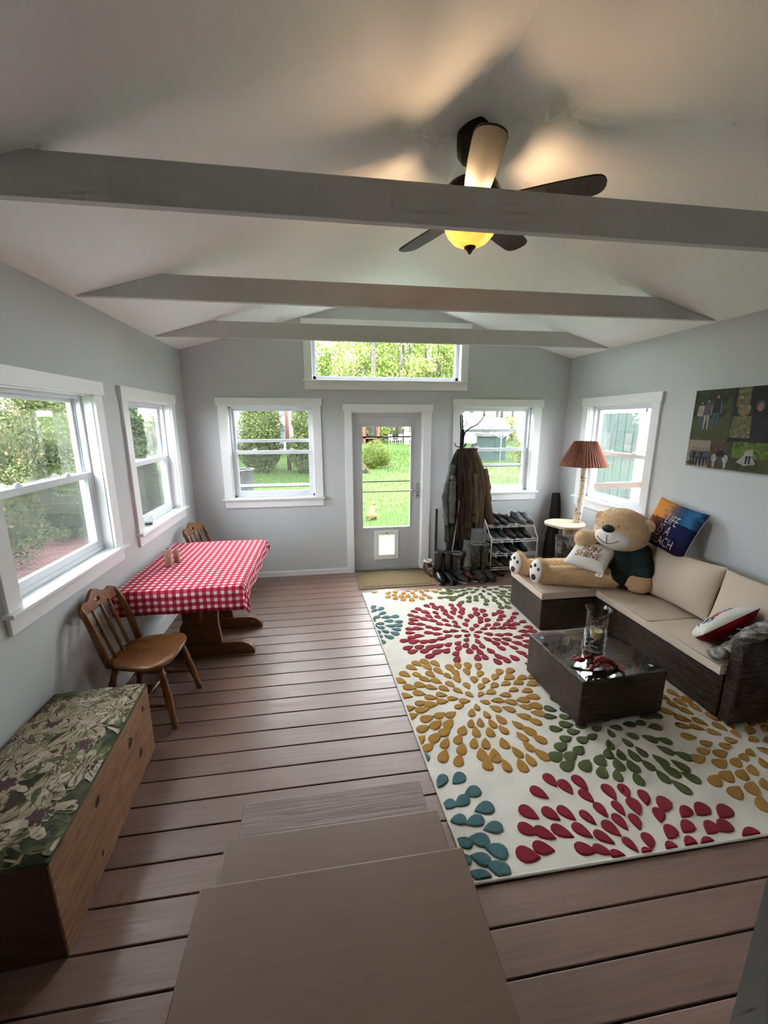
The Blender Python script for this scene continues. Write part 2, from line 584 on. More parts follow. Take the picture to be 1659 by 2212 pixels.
LW = [-2.40, -0.95]
mb = wall_mesh(YF - 0.15, 0.0, [(c - HW, c + HW, WZ0, WZ1) for c in LW], lambda u: H + 0.02)
mb.v = [(-d, u, z) for u, d, z in mb.v]
tag(mb.build('wall_left', 'wall'), 'pale grey wall beside the gingham table, with two windows', 'wall', kind='structure')
mb = wall_mesh(0.0, 0.15 - YF, [(0.95 - HW, 0.95 + HW, WZ0, WZ1)], lambda u: H + 0.02)
mb.v = [(W + d, -u, z) for u, d, z in mb.v]
tag(mb.build('wall_right', 'wall'), 'pale grey wall behind the sofa, with one window', 'wall', kind='structure')

# house wall behind the camera, with the doorway the steps come out of
mb = MB()
DX0, DX1, DZ0, DZ1 = 1.075, 1.975, 0.53, 2.60
wf = wall_mesh(-TH, W + TH, [(DX0, DX1, DZ0 - 0.04, DZ1)], lambda x: roof(min(max(x, 0), W)) + 0.03, extra=(0, W / 2, W))
wf.v = [(u, YF - d, z) for u, d, z in wf.v]
tag(wf.build('wall_front', 'wall'), 'pale grey house wall with the doorway above the brown steps', 'wall', kind='structure')
# unseen hallway box behind the doorway, added to block the sky
mb = MB()
y1, y0 = YF - TH, YF - 2.6
mb.box(0.2, y0 - 0.1, 0.4, 0.3, y1, 3.0).box(2.9, y0 - 0.1, 0.4, 3.0, y1, 3.0).box(0.2, y0 - 0.1, 0.4, 3.0, y0, 3.0)
tag(mb.build('wall_sky_block', 'wall'), 'unseen pale walls added behind the doorway to block the sky', 'wall', kind='structure')
tag(MB().box(0.2, y0 - 0.1, 2.9, 3.0, y1, 3.0).build('ceiling_sky_block', 'ceil'), 'unseen white ceiling added behind the doorway to block the sky', 'ceiling', kind='structure')
tag(MB().box(0.2, y0 - 0.1, 0.40, 3.0, y1, 0.489).build('floor_sky_block', 'step'), 'unseen brown floor added behind the doorway to close the sky block', 'floor', kind='structure')

# ceiling: two slopes
mb = MB()
for xa, xb in ((-TH, W / 2), (W / 2, W + TH)):
    za, zb = (H - SL * TH if xa < 0 else RIDGE), (RIDGE if xb < W else H - SL * TH)
    mb.hexa([(xa, YF - TH, za), (xb, YF - TH, zb), (xb, TH, zb), (xa, TH, za)],
            [(xa, YF - TH, za + 0.14), (xb, YF - TH, zb + 0.14), (xb, TH, zb + 0.14), (xa, TH, za + 0.14)])
tag(mb.build('ceiling', 'ceil'), 'white sloping gable ceiling', 'ceiling', kind='structure')

# collar-tie beams
for i, (y, lab) in enumerate([(-3.206, 'white ceiling beam greyed for shade, nearest the steps, in front of the fan'), (-1.9715, 'white ceiling beam greyed for shade, between the fan and the far beam'),
                              (-0.7297, 'white ceiling beam greyed for shade, closest to the high window')]):
    z0, z1 = 2.697, 2.846
    xs = (z1 - H) / SL
    b = MB()
    e = (z0 - H) / SL
    poly = [(e, z0), (W - e, z0), (W - xs, z1), (xs, z1)]
    b.prism(poly, y, y + 0.04, 'y')
    tag(b.build('ceiling_beam', 'beam', bevel=0.003), lab, 'beam', 'collar-tie beams', 'structure')

# floor: painted deck boards laid across the room
fl = thing('floor', 'brown painted board floor', 'floor', (0, 0, 0), kind='structure')
box_part('underfloor', 'subfloor', fl, -0.02, YF - 0.02, -0.10, W + 0.02, 0.03, -0.034)
PITCH, GAP = 0.15, 0.0075
k0 = -3.905
pl_me = None
k = -6
while True:
    ya, yb = k0 + k * PITCH + GAP / 2, k0 + (k + 1) * PITCH - GAP / 2
    k += 1
    if yb < YF: continue
    if ya > 0.0: break
    ya2, yb2 = max(ya, YF), min(yb, 0.0)
    if yb2 - ya2 < 0.02: continue
    full = abs((yb2 - ya2) - (PITCH - GAP)) < 1e-4
    if full and pl_me is not None:
        o = bpy.data.objects.new('plank', pl_me); COL.objects.link(o); o.parent = fl
        o.location = (0, ya, 0)
        bv = o.modifiers.new('bevel', 'BEVEL'); bv.width = 0.003; bv.segments = 2
    else:
        o = MB().box(0.0, 0, -0.033, W, yb2 - ya2, 0).build('plank', 'floor', fl, bevel=0.003)
        o.location = (0, ya2, 0)
        if full: pl_me = o.data

# steps down from the house door
st = thing('stairs', 'brown painted wooden steps leading up to the house doorway', 'stairs', (1.535, -4.0, 0), kind='structure')
XL, XR = 1.118, 1.952
S = [(0.19, -3.388), (0.36, -3.695), (0.53, -3.982)]
for i, (z, y) in enumerate(S):
    yb = S[i + 1][1] - 0.005 if i < 2 else YF - 0.16
    b = MB().box(XL, y, z - 0.036, XR, yb, z)
    b.build('tread' if i < 2 else 'landing', 'step_worn' if i == 0 else 'step', st, world=True, bevel=0.006, seg=3)
    zr = S[i - 1][0] if i else 0.0
    MB().box(XL + 0.02, y - 0.025, zr, XR - 0.02, y - 0.045, z - 0.036).build('riser', 'step', st, world=True)
for x in (XL + 0.02, XR - 0.05):
    b = MB()
    b.prism([(-3.41, 0.0), (-3.41, 0.15), (-3.71, 0.15), (-3.71, 0.32), (-4.0, 0.32), (-4.0, 0.49), (YF, 0.49), (YF, 0.0)], x, x + 0.03, 'x')
    b.build('stringer', 'step', st, world=True)
# door lining of the house doorway (its edge shows low at the frame's corner)
jb = thing('door_2', 'grey painted lining of the house doorway by the steps', 'doorway', (DX1, YF, 0.53), kind='structure')
for x0, x1 in ((DX0 - 0.005, DX0 + 0.02), (DX1 - 0.02, DX1 + 0.005)):
    MB().box(x0, YF - TH - 0.02, DZ0, x1, YF + 0.012, DZ1).build('jamb', 'doorp', jb, world=True)
MB().box(DX0, YF - TH - 0.02, DZ1 - 0.02, DX1, YF + 0.012, DZ1 + 0.005).build('door_head', 'doorp', jb, world=True)


# ------------------------------------------------------------------ windows (local x along the wall, y outward, origin at sill centre)
def make_window(name, label, storm, low_screen=True):
    w = thing(name, label, 'window', kind='structure')
    h0, h1 = 0.0, WZ1 - WZ0                 # 0 .. 1.10
    cw = 0.092
    # casing boards, stool and apron on the inner wall face
    box_part('head_casing', 'trim', w, -HW - cw - 0.018, -0.030, h1 - 0.005, HW + cw + 0.018, 0.0, h1 + 0.085, bevel=0.002)
    for s in (-1, 1):
        box_part('side_casing', 'trim', w, s * (HW - 0.006), -0.022, 0.0, s * (HW + cw), 0.0, h1 - 0.005, bevel=0.002)
    box_part('stool', 'trim', w, -HW - cw - 0.022, -0.055, -0.006, HW + cw + 0.022, 0.0, 0.016, bevel=0.003)
    box_part('stool_inner', 'trim', w, -HW + 0.013, 0.0005, -0.004, HW - 0.013, 0.066, 0.015)
    box_part('apron', 'trim', w, -HW - cw, -0.020, -0.100, HW + cw, 0.0, -0.006, bevel=0.002)
    # jamb liner
    b = MB()
    for s in (-1, 1):
        b.box(s * HW, 0.0, 0.0, s * (HW - 0.012), TH, h1)
    b.box(-HW, 0, h1 - 0.012, HW, TH, h1).box(-HW, 0.066, -0.002, HW, TH, 0.016)
    b.build('jamb', 'trim', w)
    # vinyl frame with tracks
    b = MB()
    f = 0.034
    for s in (-1, 1):
        b.box(s * (HW - 0.012), 0.062, 0.016, s * (HW - f), 0.145, h1 - 0.012)
        b.box(s * (HW - f), 0.096, 0.05, s * (HW - f - 0.010), 0.103, h1 - 0.04)
    b.box(-HW + 0.012, 0.062, h1 - f, HW - 0.012, 0.145, h1 - 0.012)
    b.box(-HW + 0.012, 0.062, 0.016, HW - 0.012, 0.145, 0.046)
    b.build('frame', 'vinyl', w, bevel=0.002)
    zm = 0.555
    si = HW - f

    def sash(nm, za, zb, ya, yb, st, rl_b, rl_t, glass):
        b = MB()
        b.box(-si, ya, za, -si + st, yb, zb).box(si - st, ya, za, si, yb, zb)
        b.box(-si + st, ya, za, si - st, yb, za + rl_b).box(-si + st, ya, zb - rl_t, si - st, yb, zb)
        s_ = b.build(nm, 'vinyl', w, bevel=0.0025)
        ym = (ya + yb) / 2
        box_part('pane', glass, s_, -si + st, ym - 0.002, za + rl_b, si - st, ym + 0.002, zb - rl_t)
        return s_
    sash('upper_sash', zm - 0.022, h1 - f, 0.104, 0.134, 0.030, 0.040, 0.026, 'glass')
    lo = sash('lower_sash', 0.046, zm + 0.022, 0.066, 0.096, 0.040, 0.045, 0.042, 'glass_dusty')
    for s in (-1, 1):
        lk = MB().box(s * 0.22 - 0.03, 0.070, zm + 0.022, s * 0.22 + 0.03, 0.092, zm + 0.032).box(s * 0.22 - 0.012, 0.074, zm + 0.032, s * 0.22 + 0.022, 0.086, zm + 0.044)
        lk.build('sash_lock', 'vinyl', w, bevel=0.002)
    if storm:
        b = MB()
        zs = storm[0]
        b.box(-si, 0.150, zs - 0.018, si, 0.166, zs + 0.018)
        for s in (-1, 1):
            b.box(s * si, 0.150, 0.03, s * (si - 0.022), 0.166, h1 - 0.03)
        b.build('storm_rail', 'vinyl', w)
        zs = storm[1]
        b = MB().box(-si, 0.150, zs - 0.022, si, 0.166, zs + 0.010)
        b.build('storm_sash_rail', 'vinyl', w)
        MB().box(-si, 0.152, zs - 0.032, si, 0.164, zs - 0.022).build('gasket', 'black', w)
        box_part('screen', 'screen', w, -si, 0.157, zs, si, 0.158, storm[0])
    elif low_screen:
        box_part('screen', 'screen', w, -si, 0.140, 0.046, si, 0.141, zm)
    return w


w1 = make_window('window_1', 'white double-hung window over the near end of the gingham table', None)
w1.location = (0, LW[0], WZ0); w1.rotation_euler = (0, 0, PI / 2)
w2 = copy_tree(w1, label='white double-hung window with the small glass jar on its stool', loc=(0, LW[1], WZ0), rz=PI / 2); w2.name = 'window_2'
w3 = make_window('window_3', 'white double-hung window in the gable wall beside the wall corner, above the far chair', (0.69, 0.15))
w3.location = (WIN_BACK[0], 0, WZ0)
w4 = make_window('window_4', 'white double-hung window behind the coat stand and shoe rack', (0.80, 0.355))
w4.location = (WIN_BACK[1], 0, WZ0)
w5 = make_window('window_5', 'white double-hung window beside the birch lamp, facing the outbuilding', None, False)
w5.location = (W, -0.95, WZ0); w5.rotation_euler = (0, 0, -PI / 2)

# transom window high in the gable
tw = thing('window_6', 'wide fixed window high in the gable above the door', 'window', ((TR[0] + TR[1]) / 2, 0, TR[2]), kind='structure')
hw, hh = (TR[1] - TR[0]) / 2, TR[3] - TR[2]
box_part('head_casing', 'trim', tw, -hw - 0.105, -0.030, hh - 0.003, hw + 0.115, 0, hh + 0.072, bevel=0.002)
for s in (-1, 1):
    box_part('side_casing', 'trim', tw, s * (hw - 0.004), -0.022, 0, s * (hw + 0.088), 0, hh - 0.003, bevel=0.002)
box_part('stool', 'trim', tw, -hw - 0.105, -0.045, -0.018, hw + 0.105, 0, 0.002, bevel=0.003)
box_part('apron', 'trim', tw, -hw - 0.088, -0.020, -0.105, hw + 0.088, 0, -0.018, bevel=0.002)
b = MB()
for s in (-1, 1):
    b.box(s * hw, 0, 0, s * (hw - 0.010), TH, hh)
b.box(-hw, 0, 0, hw, TH, 0.008).box(-hw, 0, hh - 0.01, hw, TH, hh)
b.build('jamb', 'trim', tw)
b = MB()
for s in (-1, 1):
    b.box(s * (hw - 0.010), 0.06, 0.008, s * (hw - 0.048), 0.13, hh - 0.01)
b.box(-hw + 0.01, 0.06, 0.008, hw - 0.01, 0.13, 0.05).box(-hw + 0.01, 0.06, hh - 0.05, hw - 0.01, 0.13, hh - 0.01)
fr = b.build('frame', 'vinyl', tw, bevel=0.003)
box_part('pane', 'glass', fr, -hw + 0.048, 0.092, 0.05, hw - 0.048, 0.096, hh - 0.05)

# ------------------------------------------------------------------ glazed door with pet flap
d = thing('door_1', 'grey glazed storm door with a pet flap, behind the doormat', 'door', (DOOR[0], 0, 0), kind='structure')
L = DOOR[1] - DOOR[0]
box_part('head_casing', 'trim', d, -0.098, -0.030, 2.045, L + 0.112, 0, 2.124, bevel=0.002)
box_part('side_casing', 'trim', d, -0.082, -0.022, 0, 0.006, 0, 2.045, bevel=0.002)
box_part('side_casing', 'trim', d, L - 0.006, -0.022, 0, L + 0.098, 0, 2.045, bevel=0.002)
b = MB().box(0, 0, 0, 0.012, TH, 2.045).box(L - 0.014, 0, 0, L, TH, 2.045).box(0, 0, 2.033, L, TH, 2.045)
b.build('jamb', 'trim', d)
box_part('threshold', 'steel', d, 0, 0.0, 0.0, L, TH, 0.012)
GX0, GX1, GZ0, GZ1 = 0.130, 0.750, 0.575, 1.862
PX0, PX1, PZ0, PZ1 = 0.335, 0.545, 0.205, 0.480
ya, yb = 0.060, 0.100
b = MB()
b.box(0.014, ya, 0.016, GX0, yb, 2.031).box(GX1, ya, 0.016, L - 0.016, yb, 2.031).box(GX0, ya, GZ1, GX1, yb, 2.031)
b.box(GX0, ya, PZ1, GX1, yb, GZ0).box(GX0, ya, 0.016, GX1, yb, PZ0).box(GX0, ya, PZ0, PX0, yb, PZ1).box(PX1, ya, PZ0, GX1, yb, PZ1)
b.build('slab', 'doorp', d)
# raised glazing frame
b = MB()
e, t_ = 0.022, 0.052
b.box(GX0 - e, t_, GZ0 - e, GX0 + 0.004, ya, GZ1 + e).box(GX1 - 0.004, t_, GZ0 - e, GX1 + e, ya, GZ1 + e)
b.box(GX0, t_, GZ1 - 0.004, GX1, ya, GZ1 + e).box(GX0, t_, GZ0 - e, GX1, ya, GZ0 + 0.004)
b.build('glazing_frame', 'doorp', d, bevel=0.003)
b = MB().box(GX0 - 0.035, 0.055, GZ1 + 0.03, GX1 + 0.035, ya, GZ1 + 0.115)
b.build('kick_strip', 'doorp', d, bevel=0.002)
box_part('pane', 'glass', d, GX0, 0.078, GZ0, GX1, 0.082, GZ1)
for z, hgt, m in ((1.735, 0.016, 'black'), (1.175, 0.012, 'black'), (1.045, 0.010, 'dark_metal')):
    box_part('glazing_bar', m, d, GX0, 0.070, z - hgt / 2, GX1, 0.077, z + hgt / 2)
box_part('screen_pull', 'vinyl', d, 0.40, 0.062, 1.735, 0.49, 0.070, 1.747)
# handle
hb = MB().box(0.828, 0.050, 0.945, 0.862, ya, 1.150)
h_ = hb.build('escutcheon', 'steel', d, bevel=0.006)
MB().tube([(0.845, 0.06, 1.065), (0.845, 0.02, 1.065), (0.820, 0.015, 1.068), (0.775, 0.016, 1.058), (0.745, 0.018, 1.068)], [0.009, 0.009, 0.009, 0.008, 0.006], 10).build('lever', 'steel', h_, smooth=True)
MB().lathe([(0.008, 0), (0.008, 0.01)], 12, (0, 0, 0)).xform(Matrix.Translation((0.845, 0.05, 0.985)) @ Matrix.Rotation(PI / 2, 4, 'X')).build('lock_cylinder', 'dark_metal', h_)
# pet flap
fx0, fx1, fz0, fz1 = 0.278, 0.600, 0.140, 0.535
b = MB()
b.box(fx0, 0.040, fz0, PX0 + 0.004, ya, fz1).box(PX1 - 0.004, 0.040, fz0, fx1, ya, fz1).box(PX0, 0.040, PZ1 - 0.004, PX1, ya, fz1).box(PX0, 0.040, fz0, PX1, ya, PZ0 + 0.004)
pf = b.build('pet_flap_frame', 'trim', d, bevel=0.008, seg=3)
m, t, bs = nt('flap_vinyl')
tr = t.nodes.new('ShaderNodeBsdfTransparent'); tr.inputs[0].default_value = (0.93, 0.97, 0.9, 1)
n = noise(t, coords(t), 9, 3)
t.links.new(ramp(t, n, [(0.3, (0.70, 0.78, 0.62)), (0.7, (0.80, 0.85, 0.74))]), bs.inputs['Base Color'])
tl = t.nodes.new('ShaderNodeBsdfTranslucent'); tl.inputs[0].default_value = (0.8, 0.86, 0.72, 1)
mx = t.nodes.new('ShaderNodeMixShader'); mx.inputs[0].default_value = 0.10
t.links.new(tr.outputs[0], mx.inputs[1]); t.links.new(tl.outputs[0], mx.inputs[2])
t.links.new(mx.outputs[0], t.nodes['Material Output'].inputs[0])
MT['flap'] = m
box_part('flap', 'flap', pf, PX0 + 0.006, 0.068, PZ0 + 0.006, PX1 - 0.006, 0.071, PZ1 - 0.02)
box_part('slide_knob', 'black', pf, 0.43, 0.034, 0.495, 0.455, 0.040, 0.506)
for s in (PX0 - 0.012, PX1 + 0.004):
    box_part('latch', 'steel', pf, s, 0.036, 0.33, s + 0.008, 0.041, 0.36)

# ------------------------------------------------------------------ baseboards
BH, BT = 0.068, 0.016
b = MB().box(0, -BT, 0, DOOR[0] - 0.082, 0, BH)
tag(b.build('baseboard_back', 'trim', bevel=0.002), 'white baseboard between the table and the glass door', 'baseboard', kind='structure')
b = MB().box(DOOR[1] + 0.098, -BT, 0, W, 0, BH)
tag(b.build('baseboard_corner', 'trim', bevel=0.002), 'white baseboard behind the boots and shoe rack', 'baseboard', kind='structure')
b = MB().box(0, YF, 0, BT, -BT, BH + 0.07)
tag(b.build('baseboard_left', 'trim', bevel=0.002), 'white baseboard behind the gingham table', 'baseboard', kind='structure')
b = MB().box(W - BT, YF, 0, W, -BT, BH)
tag(b.build('baseboard_right', 'trim', bevel=0.002), 'white baseboard behind the sofa', 'baseboard', kind='structure')

# wall outlet by the corner
ol = thing('wall_outlet', 'white electrical outlet low on the wall behind the shoe rack', 'outlet', (4.52, 0, 0.37))
MB().box(-0.037, -0.007, -0.058, 0.037, -0.0005, 0.058).build('plate', 'trim', ol, bevel=0.003)
for z in (-0.026, 0.026):
    MB().box(-0.016, -0.009, z - 0.014, 0.016, -0.007, z + 0.014).build('socket', 'vinyl', ol, bevel=0.003)
MB().box(-0.006, -0.035, 0.015, 0.014, -0.009, 0.04).build('plug', 'black', ol, bevel=0.003)


# ================================================================== ceiling fan with lit bowl
FX, FY = 2.336, -2.715
fan = thing('ceiling_fan', 'dark brown five-bladed ceiling fan with a glowing amber glass bowl', 'ceiling fan', (FX, FY, 3.345))
MT['fan_wood'] = wood_mat('dark_fan_blade', (0.022, 0.014, 0.011), (0.040, 0.026, 0.020), (3, 14, 3), 0.45)
MT['fan_metal'] = pm('bronze_fan_metal', (0.022, 0.015, 0.012), (0.035, 0.024, 0.018), 18, 0.4, 0.5)
zt = -3.345
MB().lathe([(0.03, 3.205 + zt), (0.062, 3.21 + zt), (0.082, 3.235 + zt), (0.086, 3.27 + zt), (0.086, 3.36 + zt)], 28).build('canopy', 'fan_metal', fan, smooth=True, autosm=40)
MB().tube([(0, 0, 3.22 + zt), (0, 0, 3.10 + zt)], 0.014, 12).build('downrod', 'fan_metal', fan, smooth=True)
MB().lathe([(0.03, 3.125 + zt), (0.07, 3.12 + zt), (0.125, 3.095 + zt), (0.148, 3.06 + zt), (0.148, 3.025 + zt), (0.12, 3.0 + zt), (0.075, 2.985 + zt), (0.065, 2.955 + zt), (0.03, 2.95 + zt)], 32).build('motor_housing', 'fan_metal', fan, smooth=True, autosm=50)
MB().lathe([(0.012, 2.955 + zt), (0.012, 2.79 + zt)], 10).build('light_stem', 'fan_metal', fan)
MB().lathe([(0.0035, 2.782 + zt), (0.010, 2.792 + zt), (0.018, 2.803 + zt), (0.030, 2.812 + zt), (0.031, 2.818 + zt), (0.02, 2.823 + zt)], 18).build('finial', 'fan_metal', fan, smooth=True)
# amber glass bowl
m, t, bs = nt('amber_bowl_glass')
n = noise(t, coords(t), 9, 4, 0.6, 1.5)
c = ramp(t, n, [(0.3, (0.30, 0.175, 0.075)), (0.7, (0.36, 0.225, 0.11))])
t.links.new(c, bs.inputs['Base Color'])
tl = t.nodes.new('ShaderNodeBsdfTranslucent'); t.links.new(c, tl.inputs[0])
em = t.nodes.new('ShaderNodeEmission'); t.links.new(c, em.inputs[0]); em.inputs[1].default_value = 0.02
gl = t.nodes.new('ShaderNodeBsdfGlossy'); gl.inputs['Roughness'].default_value = 0.1
m1 = t.nodes.new('ShaderNodeMixShader'); m1.inputs[0].default_value = 0.05
t.links.new(tl.outputs[0], m1.inputs[1]); t.links.new(gl.outputs[0], m1.inputs[2])
ad = t.nodes.new('ShaderNodeAddShader'); t.links.new(m1.outputs[0], ad.inputs[0]); t.links.new(em.outputs[0], ad.inputs[1])
t.links.new(ad.outputs[0], t.nodes['Material Output'].inputs[0])
MT['bowl'] = m
out = [(0.014, 2.815), (0.05, 2.822), (0.09, 2.842), (0.118, 2.872), (0.134, 2.905), (0.146, 2.94)]
inn = [(r - 0.004, z + 0.003) for r, z in reversed(out)]
MB().lathe([(r, z + zt) for r, z in out + inn], 36, caps=False).build('glass_bowl', 'bowl', fan, smooth=True)
# blades
def blade_mesh():
    mb = MB()
    up_, lo_ = [], []
    prof = [(0.115, 0.030), (0.125, 0.043), (0.14, 0.052), (0.19, 0.059), (0.25, 0.064), (0.33, 0.068), (0.42, 0.070), (0.52, 0.069), (0.565, 0.067), (0.592, 0.060), (0.607, 0.048), (0.616, 0.033), (0.622, 0.015)]
    pts = [(x, w) for x, w in prof] + [(x, -w) for x, w in reversed(prof)]
    mb.prism(pts, -0.004, 0.004, 'z')
    return mb
bl0 = None
for k in range(5):
    a = R(-103 + 72 * k)
    if bl0 is None:
        bl = blade_mesh().build('blade', 'fan_wood', fan, bevel=0.002)
        br = MB()
        br.box(0.075, -0.016, 0.004, 0.16, 0.016, 0.010).box(0.15, -0.030, 0.004, 0.185, 0.030, 0.009).tube([(0.06, 0, 0.03), (0.09, 0, 0.008)], 0.014, 8)
        br.prism([(0.12, -0.02), (0.16, -0.034), (0.19, 0.0), (0.16, 0.034), (0.12, 0.02)], -0.010, -0.004, 'z')
        br.build('blade_bracket', 'fan_metal', bl, bevel=0.002)
        bl0 = bl
    else:
        bl = copy_tree(bl0, fan)
    bl.location = (0, 0, 2.992 + zt)
    bl.rotation_euler = (R(-11), 0, a)
ld = bpy.data.lights.new('fan_bulb', 'POINT')
ld.energy = FAN_WATTS
ld.color = (1.0, 0.66, 0.36)
ld.shadow_soft_size = 0.035
lo = bpy.data.objects.new('fan_bulb', ld)
COL.objects.link(lo)
lo.parent = fan
lo.location = (0.07, 0, 2.915 + zt)
ld2 = lo.copy(); ld2.data = ld; COL.objects.link(ld2); ld2.parent = fan; ld2.location = (-0.07, 0, 2.915 + zt)


# ================================================================== rug with raised petals
RQ = [(1.925, -0.698), (2.097, -3.748), (4.52, -3.760), (4.33, -0.760)]     # back-left, front-left, front-right, back-right
rug = thing('area_rug', 'cream area rug with raised red, gold, green and teal petal flowers', 'rug', (3.1, -2.2, 0))
b = MB(); b.prism(RQ, 0.001, 0.011, 'z'); b.build('ground_weave', 'rug', rug, world=True)
b = MB()
for p, q in zip(RQ, RQ[1:] + RQ[:1]):
    b.tube([(p[0], p[1], 0.0075), (q[0], q[1], 0.0075)], 0.0062, 8)
b.build('binding', 'rug', rug, world=True)


def teardrop(n=14):
    pts = []
    for k in range(n):
        a = 2 * PI * k / n
        x = math.cos(a)
        y = math.sin(a) * (0.5 + 0.5 * math.sin(a / 2)) if False else math.sin(a) * math.sin(a / 2) ** 0.9
        pts.append((-x, y))
    return pts


TD = teardrop()                                     # pointed end at -x ... round end at +x
TD = [(x, y * 0.80) for x, y in TD]


def clip_poly(poly, quad):
    out = poly
    n = len(quad)
    for i in range(n):
        a, c = quad[i], quad[(i + 1) % n]
        inp, out = out, []
        for j in range(len(inp)):
            p, q = inp[j], inp[(j + 1) % len(inp)]
            sp = (c[0] - a[0]) * (p[1] - a[1]) - (c[1] - a[1]) * (p[0] - a[0])
            sq = (c[0] - a[0]) * (q[1] - a[1]) - (c[1] - a[1]) * (q[0] - a[0])
            if sp >= 0: out.append(p)
            if (sp >= 0) != (sq >= 0):
                t_ = sp / (sp - sq)
                out.append((p[0] + t_ * (q[0] - p[0]), p[1] + t_ * (q[1] - p[1])))
        if len(out) < 3: return []
    return out


INQ = []
cxq, cyq = sum(p[0] for p in RQ) / 4, sum(p[1] for p in RQ) / 4
for p in RQ:
    INQ.append((cxq + (p[0] - cxq) * 0.994, cyq + (p[1] - cyq) * 0.9955))


def petal_solid(mb, poly, z0=0.0105, h=0.0075):
    n = len(poly)
    cx, cy = sum(p[0] for p in poly) / n, sum(p[1] for p in poly) / n
    r0 = [(p[0], p[1], z0) for p in poly]
    r1 = [(cx + (p[0] - cx) * 0.97, cy + (p[1] - cy) * 0.97, z0 + h * 0.7) for p in poly]
    r2 = [(cx + (p[0] - cx) * 0.78, cy + (p[1] - cy) * 0.78, z0 + h) for p in poly]
    mb.loft([r0, r1, r2], caps=False)
    mb.face([len(mb.v) - n + k for k in range(n)])


FLOWERS = [('red', 2.839, -1.744, 0.67), ('gold', 2.537, -2.639, 0.63), ('green', 3.32, -0.80, 0.58), ('green', 3.262, -3.00, 0.55),
           ('gold', 4.02, -3.26, 0.53), ('red', 2.93, -3.84, 0.57), ('teal', 1.80, -3.50, 0.50), ('gold', 2.50, -0.47, 0.50), ('teal', 1.80, -1.42, 0.47)]
prot = {}
for col_ in RUGC:
    mb = MB(); petal_solid(mb, TD, 0.0, 0.0075)
    prot[col_] = mb
prot_me = {}
cand = []
for fi, (col_, fx, fy, fr_) in enumerate(FLOWERS):
    rad, k = 0.072, 0
    while rad < fr_:
        rp_ = 0.072 + 0.082 * ((k // 2) * 2 + 0.5)
        cnt = max(6, int(round(2 * PI * rp_ / (0.066 + 0.026 * min(1, rp_ / 0.4)))))
        off = (k % 2) * PI / cnt + fi * 0.7 + (k // 2) * 0.23
        for j in range(cnt):
            a = off + 2 * PI * j / cnt + rng.uniform(-0.05, 0.05)
            rr = rad + rng.uniform(-0.012, 0.012)
            x, y = fx + rr * math.cos(a), fy + rr * math.sin(a)
            own = rr / fr_
            if any(math.hypot(x - g[1], y - g[2]) / g[3] < own * 1.11 for gi, g in enumerate(FLOWERS) if gi != fi): continue
            ln = (0.036 + 0.0155 * min(1, rad / 0.45)) * rng.uniform(0.9, 1.1)
            wd = ln * rng.uniform(0.92, 1.12)
            ang = a + rng.uniform(-0.16, 0.16)
            ca, sa = math.cos(ang), math.sin(ang)
            poly = [(x + px * ln * ca - py * wd * sa, y + px * ln * sa + py * wd * ca) for px, py in TD]
            cl = clip_poly(poly, INQ)
            if len(cl) < 3: continue
            area = abs(sum(p[0] * q[1] - q[0] * p[1] for p, q in zip(cl, cl[1:] + cl[:1]))) / 2
            if area < 0.0006: continue
            whole = all(abs(p[0] - q[0]) < 1e-9 and abs(p[1] - q[1]) < 1e-9 for p, q in zip(cl, poly)) and len(cl) == len(poly)
            hid = (3.46 < x < 4.66 and -1.82 < y < -1.2) or (4.05 < x and y > -3.1) or (3.1 < x < 3.66 and -2.92 < y < -2.4)
            if hid: continue
            if any(abs(c_[2] - x) < 0.062 and abs(c_[3] - y) < 0.062 and math.hypot(c_[2] - x, c_[3] - y) < 0.066 + 0.35 * (ln - 0.04) for c_ in cand): continue
            dist = math.hypot(x - 1.5336, y + 5.0186)
            cand.append((dist, col_, x, y, ln, wd, ang, cl, whole))
        rad += 0.082
        k += 1
cand.sort(key=lambda c_: c_[0])
rest = MB()
keys = list(RUGC)
for i, (dist, col_, x, y, ln, wd, ang, cl, whole) in enumerate(cand):
    if i < 300:
        if whole:
            if col_ not in prot_me:
                o = prot[col_].build('petal', 'rug_' + col_, rug)
                prot_me[col_] = o.data
            else:
                o = bpy.data.objects.new('petal', prot_me[col_]); COL.objects.link(o); o.parent = rug
            o.location = (x - rug.location.x, y - rug.location.y, 0.0105)
            o.rotation_euler = (0, 0, ang); o.scale = (ln, wd, 1)
        else:
            mb = MB(); petal_solid(mb, cl); mb.build('petal', 'rug_' + col_, rug, world=True)
    else:
        rest.cur = keys.index(col_)
        petal_solid(rest, cl)
o = rest.build('far_petals', ['rug_' + k for k in keys], rug, world=True); o['kind'] = 'stuff'

# doormat
MT['mat'] = pm('coir_doormat', (0.23, 0.165, 0.095), (0.15, 0.11, 0.065), 90, 0.95, spec=0.1, bmp=0.8, bdist=0.004, bscale=260)
dm = thing('doormat', 'tan coir doormat lying in front of the glass door', 'doormat', (2.36, -0.30, 0))
MB().box(-0.46, -0.285, 0.001, 0.46, 0.285, 0.010).build('border', 'mat', dm, bevel=0.004)
MB().box(-0.40, -0.225, 0.010, 0.40, 0.225, 0.014).build('field', 'mat', dm, bevel=0.003)
b = MB()
for s in (0.43, ):
    b.box(-s, -0.255, 0.010, s, -0.247, 0.013).box(-s, 0.247, 0.010, s, 0.255, 0.013).box(-s, -0.255, 0.010, -s + 0.008, 0.255, 0.013).box(s - 0.008, -0.255, 0.010, s, 0.255, 0.013)
b.build('rib', 'mat', dm)

